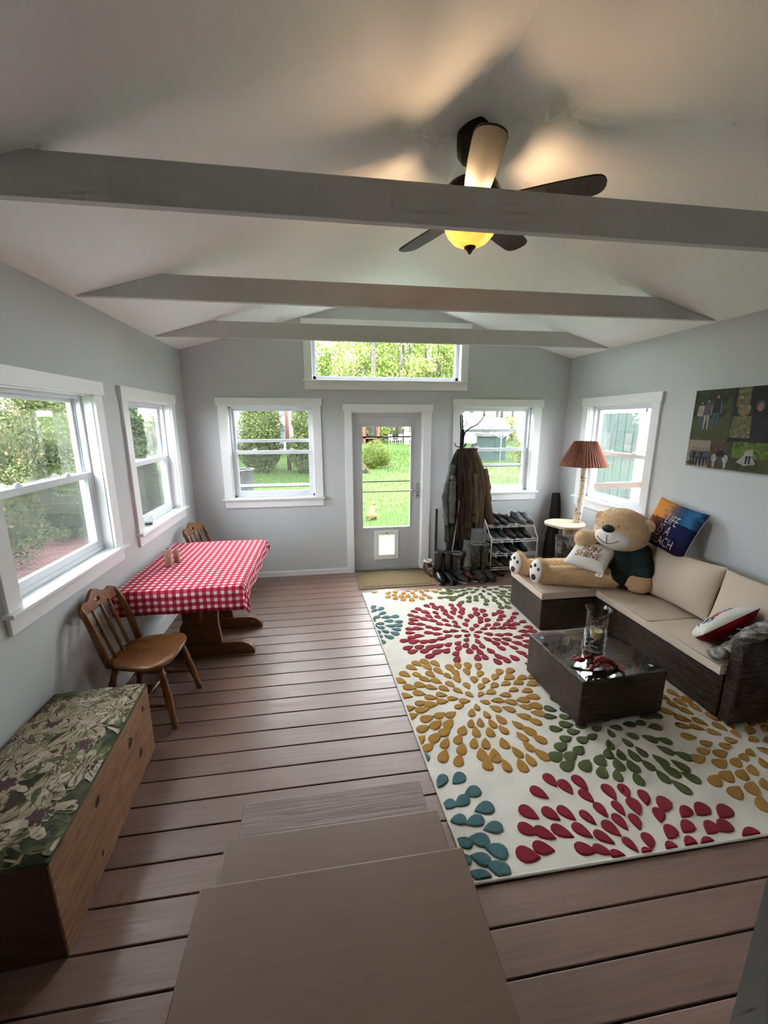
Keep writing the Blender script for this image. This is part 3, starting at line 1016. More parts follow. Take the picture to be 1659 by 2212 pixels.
# ================================================================== trestle table and cloth
TX0, TX1, TY0, TY1, TZ = 0.06, 0.915, -2.115, -0.905, 0.752
tb = thing('trestle_table', 'brown wooden trestle table under the red gingham cloth', 'table', ((TX0 + TX1) / 2, (TY0 + TY1) / 2, 0))
MB().box(TX0, TY0, TZ - 0.032, TX1, TY1, TZ - 0.004).build('tabletop', 'oak', tb, world=True, bevel=0.004)
for y in (-1.74, -1.29):
    poly = [(0.16, 0.0), (0.16, 0.03)]
    for k in range(7):
        a = PI - PI / 2 * k / 6
        poly.append((0.24 + 0.08 * math.cos(a), 0.03 + 0.085 * math.sin(a)))
    for k in range(9):
        a = PI / 2 - PI / 2 * k / 8
        poly.append((0.76 + 0.145 * math.cos(a), 0.012 + 0.103 * math.sin(a)))
    poly.append((0.905, 0.0))
    MB().prism(poly[::-1], y - 0.032, y + 0.032, 'y').build('foot', 'oak', tb, world=True, bevel=0.004)
    pan = [(0.33, 0.10), (0.645, 0.10), (0.625, 0.30), (0.64, 0.55), (0.66, 0.70), (0.31, 0.70), (0.335, 0.55), (0.35, 0.30)]
    MB().prism(pan[::-1], y - 0.020, y + 0.020, 'y').build('trestle_panel', 'oak', tb, world=True, bevel=0.004)
    MB().box(0.16, y - 0.03, 0.685, 0.82, y + 0.03, 0.72).build('cleat', 'oak', tb, world=True, bevel=0.003)
MB().box(0.455, -1.85, 0.36, 0.515, -1.18, 0.44).build('stretcher', 'oak', tb, world=True, bevel=0.003)
for y in (-1.795, -1.235):
    MB().hexa([(0.472, y - 0.012, 0.33), (0.498, y - 0.012, 0.33), (0.498, y + 0.012, 0.33), (0.472, y + 0.012, 0.33)],
              [(0.466, y - 0.016, 0.475), (0.504, y - 0.016, 0.475), (0.504, y + 0.016, 0.475), (0.466, y + 0.016, 0.475)]).build('wedge', 'oak', tb, world=True)

# cloth: a flat sheet folded down over the edges
w_, l_ = TX1 - TX0 + 0.012, TY1 - TY0 + 0.012
ox, oy = TX0 - 0.006, TY0 - 0.006
dropN, dropF, dropR, dropL = 0.178, 0.12, 0.125, 0.05


def cloth_pos(s, t_):
    dx = max(0 - s, s - w_, 0); dy = max(0 - t_, t_ - l_, 0)
    x, y = min(max(s, 0), w_), min(max(t_, 0), l_)
    sx = 1 if s > w_ else -1; sy = 1 if t_ > l_ else -1
    z = TZ
    if dx and dy:
        h = math.hypot(dx, dy); ph = math.atan2(dy, dx)
        bulge = 0.012 + h * 0.34 * math.sin(2 * ph) ** 2
        x += sx * (bulge * math.cos(ph) + 0.004); y += sy * (bulge * math.sin(ph) + 0.004)
        z -= h * (0.93 - 0.08 * math.sin(2 * ph))
    elif dx:
        x += sx * (0.006 + 0.010 * math.sin(t_ * 19) * min(dx / 0.1, 1) + 0.10 * dx); z -= dx * 0.99
    elif dy:
        y += sy * (0.006 + 0.005 * math.sin(s * 17 + 1) * min(dy / 0.1, 1) + 0.05 * dy); z -= dy * 0.995
    else:
        z += 0.0022 * math.sin(s * 9 + t_ * 3.0) * math.sin(t_ * 7)
    return (ox + x, oy + y, z)


def knots(a, b_, lo, hi, n):
    r = [a + (lo - a) * i / 5 for i in range(5)] + [lo + (hi - lo) * i / n for i in range(n)] + [hi + (b_ - hi) * i / 6 for i in range(7)]
    return r


ss = knots(-dropL, w_ + dropR, 0, w_, 26)
tt = knots(-dropN, l_ + dropF, 0, l_, 36)
b = MB()
for t_ in tt:
    for s in ss:
        b.v.append(cloth_pos(s, t_))
ns = len(ss)
for j in range(len(tt) - 1):
    for i in range(ns - 1):
        b.face((j * ns + i, j * ns + i + 1, (j + 1) * ns + i + 1, (j + 1) * ns + i),
               [(ss[i], tt[j]), (ss[i + 1], tt[j]), (ss[i + 1], tt[j + 1]), (ss[i], tt[j + 1])])
cl = b.build('tablecloth', 'gingham', smooth=True)
so = cl.modifiers.new('thick', 'SOLIDIFY'); so.thickness = 0.0015; so.offset = -1
tag(cl, 'red and white gingham cloth draped over the trestle table', 'tablecloth')

# two little birch-log shakers on the cloth
MT['birch_log'] = pm('birch_bark', (0.56, 0.42, 0.31), (0.40, 0.27, 0.18), 14, 0.7, bmp=0.2, stretch=(1, 1, 0.3), lo=0.45, hi=0.62)
for x, y, h, r_, lab in ((0.236, -1.585, 0.142, 0.029, 'taller birch-log shaker on the gingham cloth'), (0.272, -1.50, 0.112, 0.024, 'shorter birch-log shaker behind the taller one')):
    t0 = thing('log_shaker', lab, 'shaker', (x, y, TZ + 0.003), group='birch shakers')
    MB().lathe([(r_, 0), (r_ * 1.02, h * 0.3), (r_ * 0.97, h * 0.8), (r_, h)], 18).build('bark', 'birch_log', t0, smooth=True, autosm=40)
    MB().lathe([(r_ * 0.62, h), (r_ * 0.62, h + 0.002)], 16).build('cap', 'dark_log', t0)
    MB().lathe([(r_ * 1.012, h * 0.20), (r_ * 1.012, h * 0.27)], 18).build('bark_band', 'dark_log', t0)


# ================================================================== spindle-back chairs (local: faces +x)
def turned(p0, p1, prof, n=12):
    p0, p1 = Vector(p0), Vector(p1)
    mb = MB()
    mb.tube([p0.lerp(p1, t_) for t_, r_ in prof], [r_ for t_, r_ in prof], n)
    return mb


LEGP = [(0, .017), (.04, .019), (.10, .021), (.13, .017), (.16, .021), (.19, .016), (.34, .022), (.55, .024), (.64, .020), (.67, .025), (.70, .019), (.73, .025), (.77, .020), (1, .016)]
SPIN = [(0, .009), (.12, .014), (.17, .009), (.22, .013), (.4, .010), (.55, .015), (.68, .009), (.72, .014), (.80, .009), (1, .008)]


def make_chair(label):
    c = thing('dining_chair', label, 'chair')
    # saddle seat
    n = 28
    out = []
    for k in range(n):
        a = 2 * PI * k / n
        ca, sa = math.cos(a), math.sin(a)
        x = 0.20 * (abs(ca) ** 0.62) * (1 if ca > 0 else -1)
        wy = 0.215 + 0.03 * (x / 0.2)
        y = wy * (abs(sa) ** 0.62) * (1 if sa > 0 else -1)
        out.append((x, y))
    b = MB()
    def ring(s, z, dip=0.0):
        r_ = []
        for x, y in out:
            zz = z
            if dip: zz = z - dip * (1 - s) + 0.004 * (x / 0.2) * (1 - abs(y) / 0.25)
            r_.append((x * s, y * s, zz))
        return r_
    b.loft([ring(0.86, 0.408), ring(0.97, 0.414), ring(1.0, 0.428), ring(0.985, 0.441), ring(0.93, 0.446), ring(0.75, 0.443), ring(0.5, 0.437), ring(0.2, 0.434)])
    b.build('seat', 'chair', c, smooth=True, autosm=60)
    for sx, sy in ((1, 1), (1, -1), (-1, 1), (-1, -1)):
        turned((sx * 0.205 + (0.01 if sx > 0 else -0.02), sy * 0.205, 0.0), (sx * 0.135, sy * 0.15, 0.415), LEGP).build('leg', 'chair', c, smooth=True)
    for sy in (1, -1):
        turned((0.17, sy * 0.186, 0.155), (-0.18, sy * 0.186, 0.155), [(0, .008), (.3, .012), (.5, .015), (.7, .012), (1, .008)], 10).build('stretcher', 'chair', c, smooth=True)
    turned((0.0, 0.186, 0.155), (0.0, -0.186, 0.155), [(0, .008), (.3, .011), (.5, .014), (.7, .011), (1, .008)], 10).build('stretcher', 'chair', c, smooth=True)
    # heavy outer posts, leaning back
    for sy in (1, -1):
        b = MB()
        pts = [(-0.155, sy * 0.175, 0.43), (-0.185, sy * 0.178, 0.56), (-0.222, sy * 0.178, 0.70), (-0.258, sy * 0.174, 0.795), (-0.272, sy * 0.170, 0.825)]
        rr = [(0.015, 0.024), (0.015, 0.026), (0.014, 0.024), (0.013, 0.020), (0.010, 0.012)]
        rings = []
        for p, (ra, rb) in zip(pts, rr):
            rings.append([(p[0] + rb * math.cos(2 * PI * k / 10), p[1] + ra * math.sin(2 * PI * k / 10), p[2]) for k in range(10)])
        b.loft(rings)
        b.build('back_post', 'chair', c, smooth=True)
    for y in (-0.085, 0.0, 0.085):
        turned((-0.165 + 0.008 * (1 - abs(y) * 10), y * 0.95, 0.43), (-0.262, y, 0.775), SPIN).build('spindle', 'chair', c, smooth=True)
    # scalloped crest rail with a cut-out
    N = 33
    def prof(u):
        top = 0.835 + 0.022 * math.cos(u * PI * 1.0) ** 2 + 0.022 * (math.cos(u * PI * 2.0) * 0.5 + 0.5) * (1 if abs(u) < 0.5 else 0.35) - 0.055 * max(0, abs(u) - 0.72) / 0.28
        bot = 0.765 - 0.004 * math.cos(u * PI)
        return bot, top
    b = MB()
    rings = []
    for i in range(N):
        u = -1 + 2 * i / (N - 1)
        bt, tp = prof(u)
        y = u * 0.192
        xo = -0.262 - 0.022 * (1 - u * u)
        hole = abs(u) < 0.07
        rings.append((y, xo, bt, tp))
    def seg(i, j, zlo=None, zhi=None):
        (ya_, xa, ba, ta), (yb_, xb, bb, tb_) = rings[i], rings[j]
        if zlo is not None: ba = bb = zlo
        if zhi is not None: ta = tb_ = zhi
        lean = -0.22
        def P_(y, x, z, t2): return (x + (z - 0.80) * lean + t2, y, z)
        b.hexa([P_(ya_, xa, ba, -.010), P_(ya_, xa, ba, .010), P_(yb_, xb, bb, .010), P_(yb_, xb, bb, -.010)],
               [P_(ya_, xa, ta, -.010), P_(ya_, xa, ta, .010), P_(yb_, xb, tb_, .010), P_(yb_, xb, tb_, -.010)])
    for i in range(N - 1):
        um = -1 + 2 * (i + 0.5) / (N - 1)
        if abs(um) < 0.10:
            seg(i, i + 1, None, 0.800); seg(i, i + 1, 0.826, None)
        else:
            seg(i, i + 1)
    b2 = b.build('crest_rail', 'chair', c)
    return c


ch1 = make_chair('brown spindle-back wooden chair between the gingham table and the floral chest')
ch1.location = (0.345, -2.375, 0); ch1.rotation_euler = (0, 0, R(-5))
ch2 = copy_tree(ch1, label='brown spindle-back wooden chair at the far end of the gingham table', loc=(0.40, -0.645, 0), rz=R(-14))

# ================================================================== floral storage chest
ch = thing('storage_chest', 'rough wooden storage chest with a padded floral tapestry top', 'chest', (0.285, -3.25, 0))
CH = [(0.012, -3.79), (0.552, -3.757), (0.478, -2.757), (0.012, -2.785)]


def inset(poly, d_):
    cx = sum(p[0] for p in poly) / len(poly); cy = sum(p[1] for p in poly) / len(poly)
    return [(p[0] - math.copysign(d_, p[0] - cx), p[1] - math.copysign(d_, p[1] - cy)) for p in poly]


hz = 0.43
# front plank (towards the room), its lower edge rough and wany
g = smooth_noise(3)
b = MB(); rings = []
for i in range(25):
    t_ = i / 24
    x = CH[1][0] + (CH[2][0] - CH[1][0]) * t_; y = CH[1][1] + (CH[2][1] - CH[1][1]) * t_
    zb = 0.012 + 0.010 * (g(t_ * 9, 0, 0) + 1)
    wv = 0.004 * g(t_ * 14, 2, 0)
    rings.append([(x - 0.03, y, 0.0), (x + wv, y, zb * 0.4), (x + 0.004 * g(t_ * 6, 1, 5), y, zb + 0.02), (x, y, hz), (x - 0.03, y, hz)])
b.loft(rings)
fp = b.build('front_plank', 'chest', ch, world=True)
MT['knot'] = pm('dark_knot', (0.035, 0.014, 0.008), (0.07, 0.03, 0.016), 40, 0.8)
for ty, z, rr in ((0.70, 0.30, (0.012, 0.030)), (0.80, 0.15, (0.012, 0.024)), (0.33, 0.33, (0.011, 0.03)), (0.30, 0.09, (0.010, 0.022)), (0.9, 0.35, (0.009, 0.016))):
    x = CH[1][0] + (CH[2][0] - CH[1][0]) * ty; y = CH[1][1] + (CH[2][1] - CH[1][1]) * ty
    kb = MB(); kb.ell((x - 0.0015, y, z), (0.004, rr[1], rr[0] * 1.8), 12, 6, Matrix.Rotation(R(35), 3, 'X'))
    kb.build('knot', 'knot', fp).location = -Vector(ch.location)
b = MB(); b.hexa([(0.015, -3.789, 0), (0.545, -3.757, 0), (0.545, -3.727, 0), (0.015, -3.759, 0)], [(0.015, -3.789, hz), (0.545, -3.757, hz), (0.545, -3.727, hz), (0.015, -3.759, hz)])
b.build('end_panel', 'chest_shaded', ch, world=True)
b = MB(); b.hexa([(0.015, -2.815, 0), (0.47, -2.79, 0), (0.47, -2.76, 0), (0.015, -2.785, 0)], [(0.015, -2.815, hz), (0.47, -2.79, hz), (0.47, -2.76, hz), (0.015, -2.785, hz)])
b.build('end_panel', 'chest_shaded', ch, world=True)
MB().box(0.015, -3.76, 0, 0.04, -2.81, hz).build('back_panel', 'chest_shaded', ch, world=True)
MT['tapestry'] = pm('green_tapestry', (0.050, 0.065, 0.050), (0.115, 0.120, 0.075), 26, 0.9, spec=0.1, bmp=0.3, bscale=240, bdist=0.002)
b = MB()
top0 = CH
rings = [[(p[0], p[1], hz - 0.004) for p in CH]]
b = MB(); nx, ny = 18, 30
def chest_top(u, v):
    e = min(u, 1 - u, v * 1.8, (1 - v) * 1.8)
    p = [CH[0][i] * (1 - u) * (1 - v) + CH[1][i] * u * (1 - v) + CH[2][i] * u * v + CH[3][i] * (1 - u) * v for i in (0, 1)]
    return (p[0], p[1], hz + 0.012 + 0.030 * (1 - math.exp(-e * 16)) + 0.002 * g(u * 5, v * 8, 1))
for j in range(ny + 1):
    for i in range(nx + 1):
        b.v.append(chest_top(i / nx, j / ny))
for j in range(ny):
    for i in range(nx):
        a = j * (nx + 1) + i
        b.face((a, a + 1, a + nx + 2, a + nx + 1))
base = len(b.v)
ring_i = [i for i in range(nx + 1)] + [(nx + 1) * j + nx for j in range(1, ny + 1)] + [(nx + 1) * ny + i for i in range(nx - 1, -1, -1)] + [(nx + 1) * j for j in range(ny - 1, 0, -1)]
for i in ring_i:
    p = b.v[i]; b.v.append((p[0], p[1], hz - 0.003))
nr = len(ring_i)
for k in range(nr):
    b.face((ring_i[k], base + k, base + (k + 1) % nr, ring_i[(k + 1) % nr]))
pad = b.build('padded_top', 'tapestry', ch, world=True, smooth=True, autosm=60)
# woven flowers and leaves of the tapestry print
MT['fl_cream'] = pm('tapestry_cream', (0.44, 0.37, 0.255), (0.26, 0.215, 0.14), 22, 0.9, spec=0.1, stretch=(1, 1, 1), lo=0.4, hi=0.7)
MT['fl_sage'] = pm('tapestry_sage', (0.185, 0.19, 0.10), (0.10, 0.115, 0.06), 24, 0.9, spec=0.1)
MT['fl_pale'] = pm('tapestry_pale', (0.55, 0.49, 0.39), (0.36, 0.31, 0.235), 26, 0.9, spec=0.1)
MT['fl_mauve'] = pm('tapestry_mauve', (0.17, 0.085, 0.10), (0.11, 0.055, 0.07), 30, 0.9, spec=0.1)
MT['fl_dark'] = pm('tapestry_outline', (0.055, 0.050, 0.032), (0.09, 0.08, 0.05), 30, 0.9, spec=0.1)
pr = MB()
fr2 = random.Random(21)
layer = [0.0]


def on_top(x, y, lift):
    v_ = (y + 3.775) / 1.01
    xr = CH[1][0] + (CH[2][0] - CH[1][0]) * v_
    u_ = (x - 0.012) / (xr - 0.012)
    if not (-0.12 < u_ < 1.12 and -0.06 < v_ < 1.06): return None
    u_ = min(max(u_, 0.004), 0.996); v_ = min(max(v_, 0.004), 0.996)
    p = chest_top(u_, v_)
    return (p[0], p[1], p[2] + lift)


def leafshape(cx, cy, ang, ln, wd, mi, scal=0):
    layer[0] += 0.0000016
    lift = 0.0009 + layer[0]
    pts = []
    n = 14
    for k in range(n):
        a = 2 * PI * k / n
        x = (1 - math.cos(a)) / 2
        y = math.sin(a) * (0.35 + 0.65 * x) * (1 + (0.13 * (-1) ** k if scal else 0))
        X = cx + x * ln * math.cos(ang) - y * wd * math.sin(ang)
        Y = cy + x * ln * math.sin(ang) + y * wd * math.cos(ang)
        q = on_top(X, Y, lift)
        if q is None: return
        pts.append(q)
    o_ = len(pr.v); pr.v += pts; pr.cur = mi; pr.face(range(o_, o_ + n))


def petals(cx, cy, rad, n, mi, a0, spread=2 * PI):
    for k in range(n):
        a = a0 + spread * k / n
        ln = rad * fr2.uniform(0.8, 1.1)
        leafshape(cx - 0.004 * math.cos(a), cy - 0.004 * math.sin(a), a, ln * 1.03, ln * 0.315, 4, 1)
        leafshape(cx, cy, a, ln, ln * 0.29, mi, 1)
        leafshape(cx + ln * 0.25 * math.cos(a), cy + ln * 0.25 * math.sin(a), a, ln * 0.45, ln * 0.03, 4)


for i in range(110):
    leafshape(fr2.uniform(0.03, 0.52), fr2.uniform(-3.77, -2.78), fr2.uniform(0, 6.28), fr2.uniform(0.06, 0.13), fr2.uniform(0.015, 0.03), 1, 1)
for i in range(22):
    cx, cy = 0.07 + 0.42 * ((i * 0.618) % 1), -3.74 + 0.95 * i / 21
    k = i % 4
    if k == 3:
        petals(cx, cy, 0.062, 9, 2, fr2.uniform(0, 6), 2 * PI); petals(cx, cy, 0.042, 9, 3, fr2.uniform(0, 6))
    else:
        petals(cx, cy, fr2.uniform(0.11, 0.155), 8, 0 if k else 2, fr2.uniform(0, 6), fr2.choice([2 * PI, 4.4, 3.8]))
        petals(cx, cy, 0.06, 7, 2 if k else 0, fr2.uniform(0, 6))
    for q in range(5):
        leafshape(cx + fr2.uniform(-0.15, 0.15), cy + fr2.uniform(-0.08, 0.08), fr2.uniform(0, 6.28), fr2.uniform(0.07, 0.11), fr2.uniform(0.016, 0.026), fr2.choice([1, 1, 0, 2]), 1)
pr.build('floral_print', ['fl_cream', 'fl_sage', 'fl_pale', 'fl_mauve', 'fl_dark'], ch, world=True)['kind'] = 'stuff'
# small glass jar on the window stool
jar = thing('glass_jar', 'small clear glass jar on the window stool above the gingham table', 'jar', (-0.018, -1.245, WZ0 + 0.017))
MB().lathe([(0.030, 0), (0.034, 0.003), (0.034, 0.075), (0.031, 0.082), (0.031, 0.092), (0.029, 0.092), (0.029, 0.082), (0.0315, 0.074), (0.0315, 0.006), (0.005, 0.005)], 22).build('jar_body', 'clear', jar, smooth=True, autosm=50)
MT['tea'] = pm('dark_green_contents', (0.03, 0.05, 0.03), (0.05, 0.08, 0.045), 30, 0.4)
MB().lathe([(0.0305, 0.0075), (0.0305, 0.028), (0.01, 0.028)], 20).build('contents', 'tea', jar)


# ================================================================== wicker sectional
def wbox(mb, x0, y0, z0, x1, y1, z1):
    return mb.box(x0, y0, z0, x1, y1, z1)


MT['chrome'] = pm('chrome_foot', (0.6, 0.6, 0.6), (0.5, 0.5, 0.5), 20, 0.2, 1.0)
sofa = thing('wicker_sofa', 'dark brown wicker sofa along the wall under the picture', 'sofa', (4.33, -2.2, 0))
SB = 0.335
MB().box(4.022, -3.05, 0.028, 4.60, -1.215, SB).build('seat_base', 'wicker', sofa, world=True, bevel=0.008, uvbox=True)
MB().box(4.565, -3.05, SB - 0.02, 4.655, -1.215, 0.615).build('backrest', 'wicker', sofa, world=True, bevel=0.015, uvbox=True)
MB().box(4.028, -3.135, 0.028, 4.655, -3.052, 0.595).build('armrest', 'wicker', sofa, world=True, bevel=0.014, seg=3, uvbox=True)
for x, y in ((4.06, -3.10), (4.62, -3.10), (4.06, -1.26), (4.62, -1.26)):
    MB().box(x - 0.028, y - 0.02, 0.019, x + 0.028, y + 0.02, 0.030).build('foot', 'chrome', sofa, world=True)
ot = thing('wicker_ottoman', 'dark brown wicker ottoman section under the bear’s feet'.replace('’', "'"), 'ottoman', (3.74, -1.52, 0))
MB().box(3.462, -1.822, 0.028, 4.014, -1.215, SB).build('base', 'wicker', ot, world=True, bevel=0.008, uvbox=True)
for x, y in ((3.50, -1.79), (3.98, -1.79), (3.50, -1.25), (3.98, -1.25)):
    MB().box(x - 0.028, y - 0.02, 0.019, x + 0.028, y + 0.02, 0.030).build('foot', 'chrome', ot, world=True)


def seat_cushion(label, x0, y0, x1, y1, z0=SB + 0.001, h=0.064):
    t0 = thing('seat_cushion', label, 'cushion', ((x0 + x1) / 2, (y0 + y1) / 2, z0), group='beige seat cushions')
    a, c_ = (x1 - x0) / 2, (y1 - y0) / 2
    b = MB(); n = 12
    for j in range(n + 1):
        for i in range(n + 1):
            u, v = -1 + 2 * i / n, -1 + 2 * j / n
            b.v.append((a * u, c_ * v, h - 0.004 + 0.012 * (1 - u ** 4) * (1 - v ** 4)))
    for j in range(n):
        for i in range(n):
            q = j * (n + 1) + i
            b.face((q, q + 1, q + n + 2, q + n + 1))
    o_ = len(b.v)
    ring = list(range(n + 1)) + [(n + 1) * j + n for j in range(1, n + 1)] + [(n + 1) * n + i for i in range(n - 1, -1, -1)] + [(n + 1) * j for j in range(n - 1, 0, -1)]
    for z, e in ((h * 0.5, 0.006), (0.0, -0.002)):
        for r_ in ring:
            p = b.v[r_]
            b.v.append((p[0] + math.copysign(e, p[0]) * (abs(p[0]) > a * 0.99), p[1] + math.copysign(e, p[1]) * (abs(p[1]) > c_ * 0.99), z))
    nr = len(ring)
    for k in range(nr):
        k2 = (k + 1) % nr
        b.face((ring[k], o_ + k, o_ + k2, ring[k2])); b.face((o_ + k, o_ + nr + k, o_ + nr + k2, o_ + k2))
    b.face([o_ + nr + k for k in range(nr - 1, -1, -1)])
    b.build('cover', 'cushion', t0, smooth=True, autosm=50)
    b = MB()
    loop = [(a, c_), (-a, c_), (-a, -c_), (a, -c_), (a, c_)]
    b.tube([(p[0], p[1], h - 0.004) for p in loop], 0.0032, 6)
    b.build('piping', 'cushion', t0, smooth=True)
    return t0


seat_cushion("beige seat cushion on the ottoman under the bear's feet", 3.456, -1.832, 4.012, -1.222)
seat_cushion('beige corner seat cushion the bear sits on', 4.018, -1.832, 4.562, -1.222)
seat_cushion('beige seat cushion between the bear and the red-backed pillow', 3.992, -2.440, 4.562, -1.840)
seat_cushion('beige seat cushion under the red-backed pillow and camouflage jacket', 3.992, -3.046, 4.562, -2.448)


def pillow_surface(u, v, a, c_, T, pinch=0.07, side=1, lump=None):
    x = a * u * (1 - pinch * (1 - v * v) * 0.0 - pinch * (1 - abs(v) ** 2) * abs(u) ** 3 * 0.9)
    y = c_ * v * (1 - pinch * (1 - abs(u) ** 2) * abs(v) ** 3 * 0.9)
    h = T * ((1 - abs(u) ** 2.6) * (1 - abs(v) ** 2.6)) ** 0.55
    if lump: h += lump(u, v) * (1 - u * u) * (1 - v * v)
    return (x, y, side * (h + 0.004))


def make_pillow(name, label, cat, center, xax, yax, w, h, T, mats, group=None, n=18, lump=None, part='cover', backmat=True, flat=1.0):
    t0 = thing(name, label, cat, (0, 0, 0), group=group)
    t0.matrix_world = frame_matrix(center, xax, yax)
    a, c_ = w / 2, h / 2
    for side in ((1, -1) if len(mats) > 1 else (0,)):
        b = MB()
        for s in ((side,) if side else (1, -1)):
            o_ = len(b.v)
            for j in range(n + 1):
                for i in range(n + 1):
                    # denser sampling at the rim
                    u = math.sin((-1 + 2 * i / n) * PI / 2); v = math.sin((-1 + 2 * j / n) * PI / 2)
                    b.v.append(pillow_surface(u, v, a, c_, T * (flat if s < 0 else 1), side=s, lump=lump))
            for j in range(n):
                for i in range(n):
                    q = o_ + j * (n + 1) + i
                    f = (q, q + 1, q + n + 2, q + n + 1)
                    b.face(f if s > 0 else f[::-1])
            # rim wall down to the seam plane
            ring = list(range(n + 1)) + [(n + 1) * j + n for j in range(1, n + 1)] + [(n + 1) * n + i for i in range(n - 1, -1, -1)] + [(n + 1) * j for j in range(n - 1, 0, -1)]
            o2 = len(b.v)
            for r_ in ring:
                p = b.v[o_ + r_]; b.v.append((p[0], p[1], 0))
            for k in range(len(ring)):
                k2 = (k + 1) % len(ring)
                b.face((o_ + ring[k], o_ + ring[k2], o2 + k2, o2 + k)[::-s])
        b.build((part if side >= 0 else 'back_cover'), mats[0] if side >= 0 else mats[1], t0, smooth=True)
    return t0


gl1 = smooth_noise(11)
make_pillow('back_cushion', 'plump beige back cushion right beside the bear', 'cushion', (4.445, -2.235, 0.625), (0.0, -1, 0.03), (0.26, 0.0, 1), 0.655, 0.44, 0.085, ['cushion'], 'beige back cushions',
            lump=lambda u, v: 0.010 * gl1(u * 3, v * 2.4, 0))
make_pillow('back_cushion', 'plump beige back cushion behind the red-backed pillow', 'cushion', (4.447, -2.850, 0.625), (0.02, -1, 0.02), (0.26, 0.0, 1), 0.59, 0.45, 0.082, ['cushion'], 'beige back cushions',
            lump=lambda u, v: 0.010 * gl1(u * 3, v * 2.4, 5))
make_pillow('back_cushion', 'beige back cushion mostly hidden behind the bear', 'cushion', (4.475, -1.58, 0.62), (0.0, -1, 0.0), (0.14, 0.0, 1), 0.66, 0.43, 0.065, ['cushion'], 'beige back cushions',
            lump=lambda u, v: 0.010 * gl1(u * 3, v * 2.4, 9))

# ------------------------------------------------------------------ LIFE IS A BEACH pillow
m, t, bs = nt('sunset_beach_print')
tc = t.nodes.new('ShaderNodeTexCoord'); sp = t.nodes.new('ShaderNodeSeparateXYZ'); t.links.new(tc.outputs['Object'], sp.inputs[0])
n1 = noise(t, coords(t, 'Object', (5, 16, 1)), 1.6, 5, 0.6, 0.8)
def mth(op, a, bval=None, b_=None, c=None):
    k = t.nodes.new('ShaderNodeMath'); k.operation = op
    if isinstance(a, (int, float)): k.inputs[0].default_value = a
    else: t.links.new(a, k.inputs[0])
    if b_ is not None: t.links.new(b_, k.inputs[1])
    elif bval is not None: k.inputs[1].default_value = bval
    if c is not None: k.inputs[2].default_value = c
    return k.outputs[0]
xx = mth('MULTIPLY_ADD', sp.outputs[0], 1 / 0.46, None, 0.5)
yy = mth('MULTIPLY_ADD', sp.outputs[1], 1 / 0.42, None, 0.5)
dn = mth('MULTIPLY_ADD', n1, 0.5, None, -0.25)
xs_ = mth('ADD', xx, None, dn); ys_ = mth('ADD', yy, None, mth('MULTIPLY', dn, 0.35))
sky_ = ramp(t, xs_, [(0.0, (0.62, 0.20, 0.03)), (0.30, (0.55, 0.24, 0.06)), (0.48, (0.13, 0.11, 0.12)), (0.65, (0.02, 0.085, 0.20)), (0.85, (0.03, 0.16, 0.30)), (1.0, (0.015, 0.05, 0.13))])
sea_ = ramp(t, xs_, [(0.0, (0.38, 0.11, 0.02)), (0.22, (0.20, 0.05, 0.025)), (0.42, (0.045, 0.02, 0.05)), (0.7, (0.014, 0.02, 0.085)), (1.0, (0.01, 0.02, 0.07))])
low_ = ramp(t, xs_, [(0.0, (0.10, 0.02, 0.03)), (0.5, (0.03, 0.008, 0.03)), (1.0, (0.010, 0.006, 0.035))])
def mixc(f, a, c_):
    k = t.nodes.new('ShaderNodeMix'); k.data_type = 'RGBA'; t.links.new(f, k.inputs[0]); t.links.new(a, k.inputs[6]); t.links.new(c_, k.inputs[7]); return k.outputs[2]
f1 = ramp(t, ys_, [(0.57, (0, 0, 0)), (0.62, (1, 1, 1))]); f2 = ramp(t, ys_, [(0.12, (0, 0, 0)), (0.34, (1, 1, 1))])
cc = mixc(f2, low_, mixc(f1, sea_, sky_))
hor = ramp(t, ys_, [(0.565, (1, 1, 1)), (0.585, (0.12, 0.10, 0.12)), (0.60, (0.12, 0.10, 0.12)), (0.615, (1, 1, 1))])
k = t.nodes.new('ShaderNodeMix'); k.data_type = 'RGBA'; k.blend_type = 'MULTIPLY'; k.inputs[0].default_value = 0.85
t.links.new(cc, k.inputs[6]); t.links.new(hor, k.inputs[7])
t.links.new(k.outputs[2], bs.inputs['Base Color']); setc(bs, 0.8, 0, 0.15)
MT['beach'] = m
MT['pillow_white'] = pm('white_pillow_cloth', (0.66, 0.63, 0.58), (0.60, 0.57, 0.52), 8, 0.9, spec=0.1, bmp=0.1, bscale=200)
MT['ink_white'] = pm('white_print', (0.72, 0.66, 0.62), (0.62, 0.56, 0.52), 60, 0.85, spec=0.1)
MT['ink_brown'] = pm('brown_print', (0.20, 0.075, 0.035), (0.27, 0.11, 0.055), 60, 0.85, spec=0.1)
PW, PH_, PT = 0.475, 0.425, 0.060
bp = make_pillow('beach_pillow', 'sunset-print pillow reading LIFE IS A BEACH behind the bear', 'pillow', (4.515, -1.995, 1.015), (0.02, -0.462, -0.066), (0.12, 0.05, 0.36), PW, PH_, PT, ['beach', 'pillow_white'])


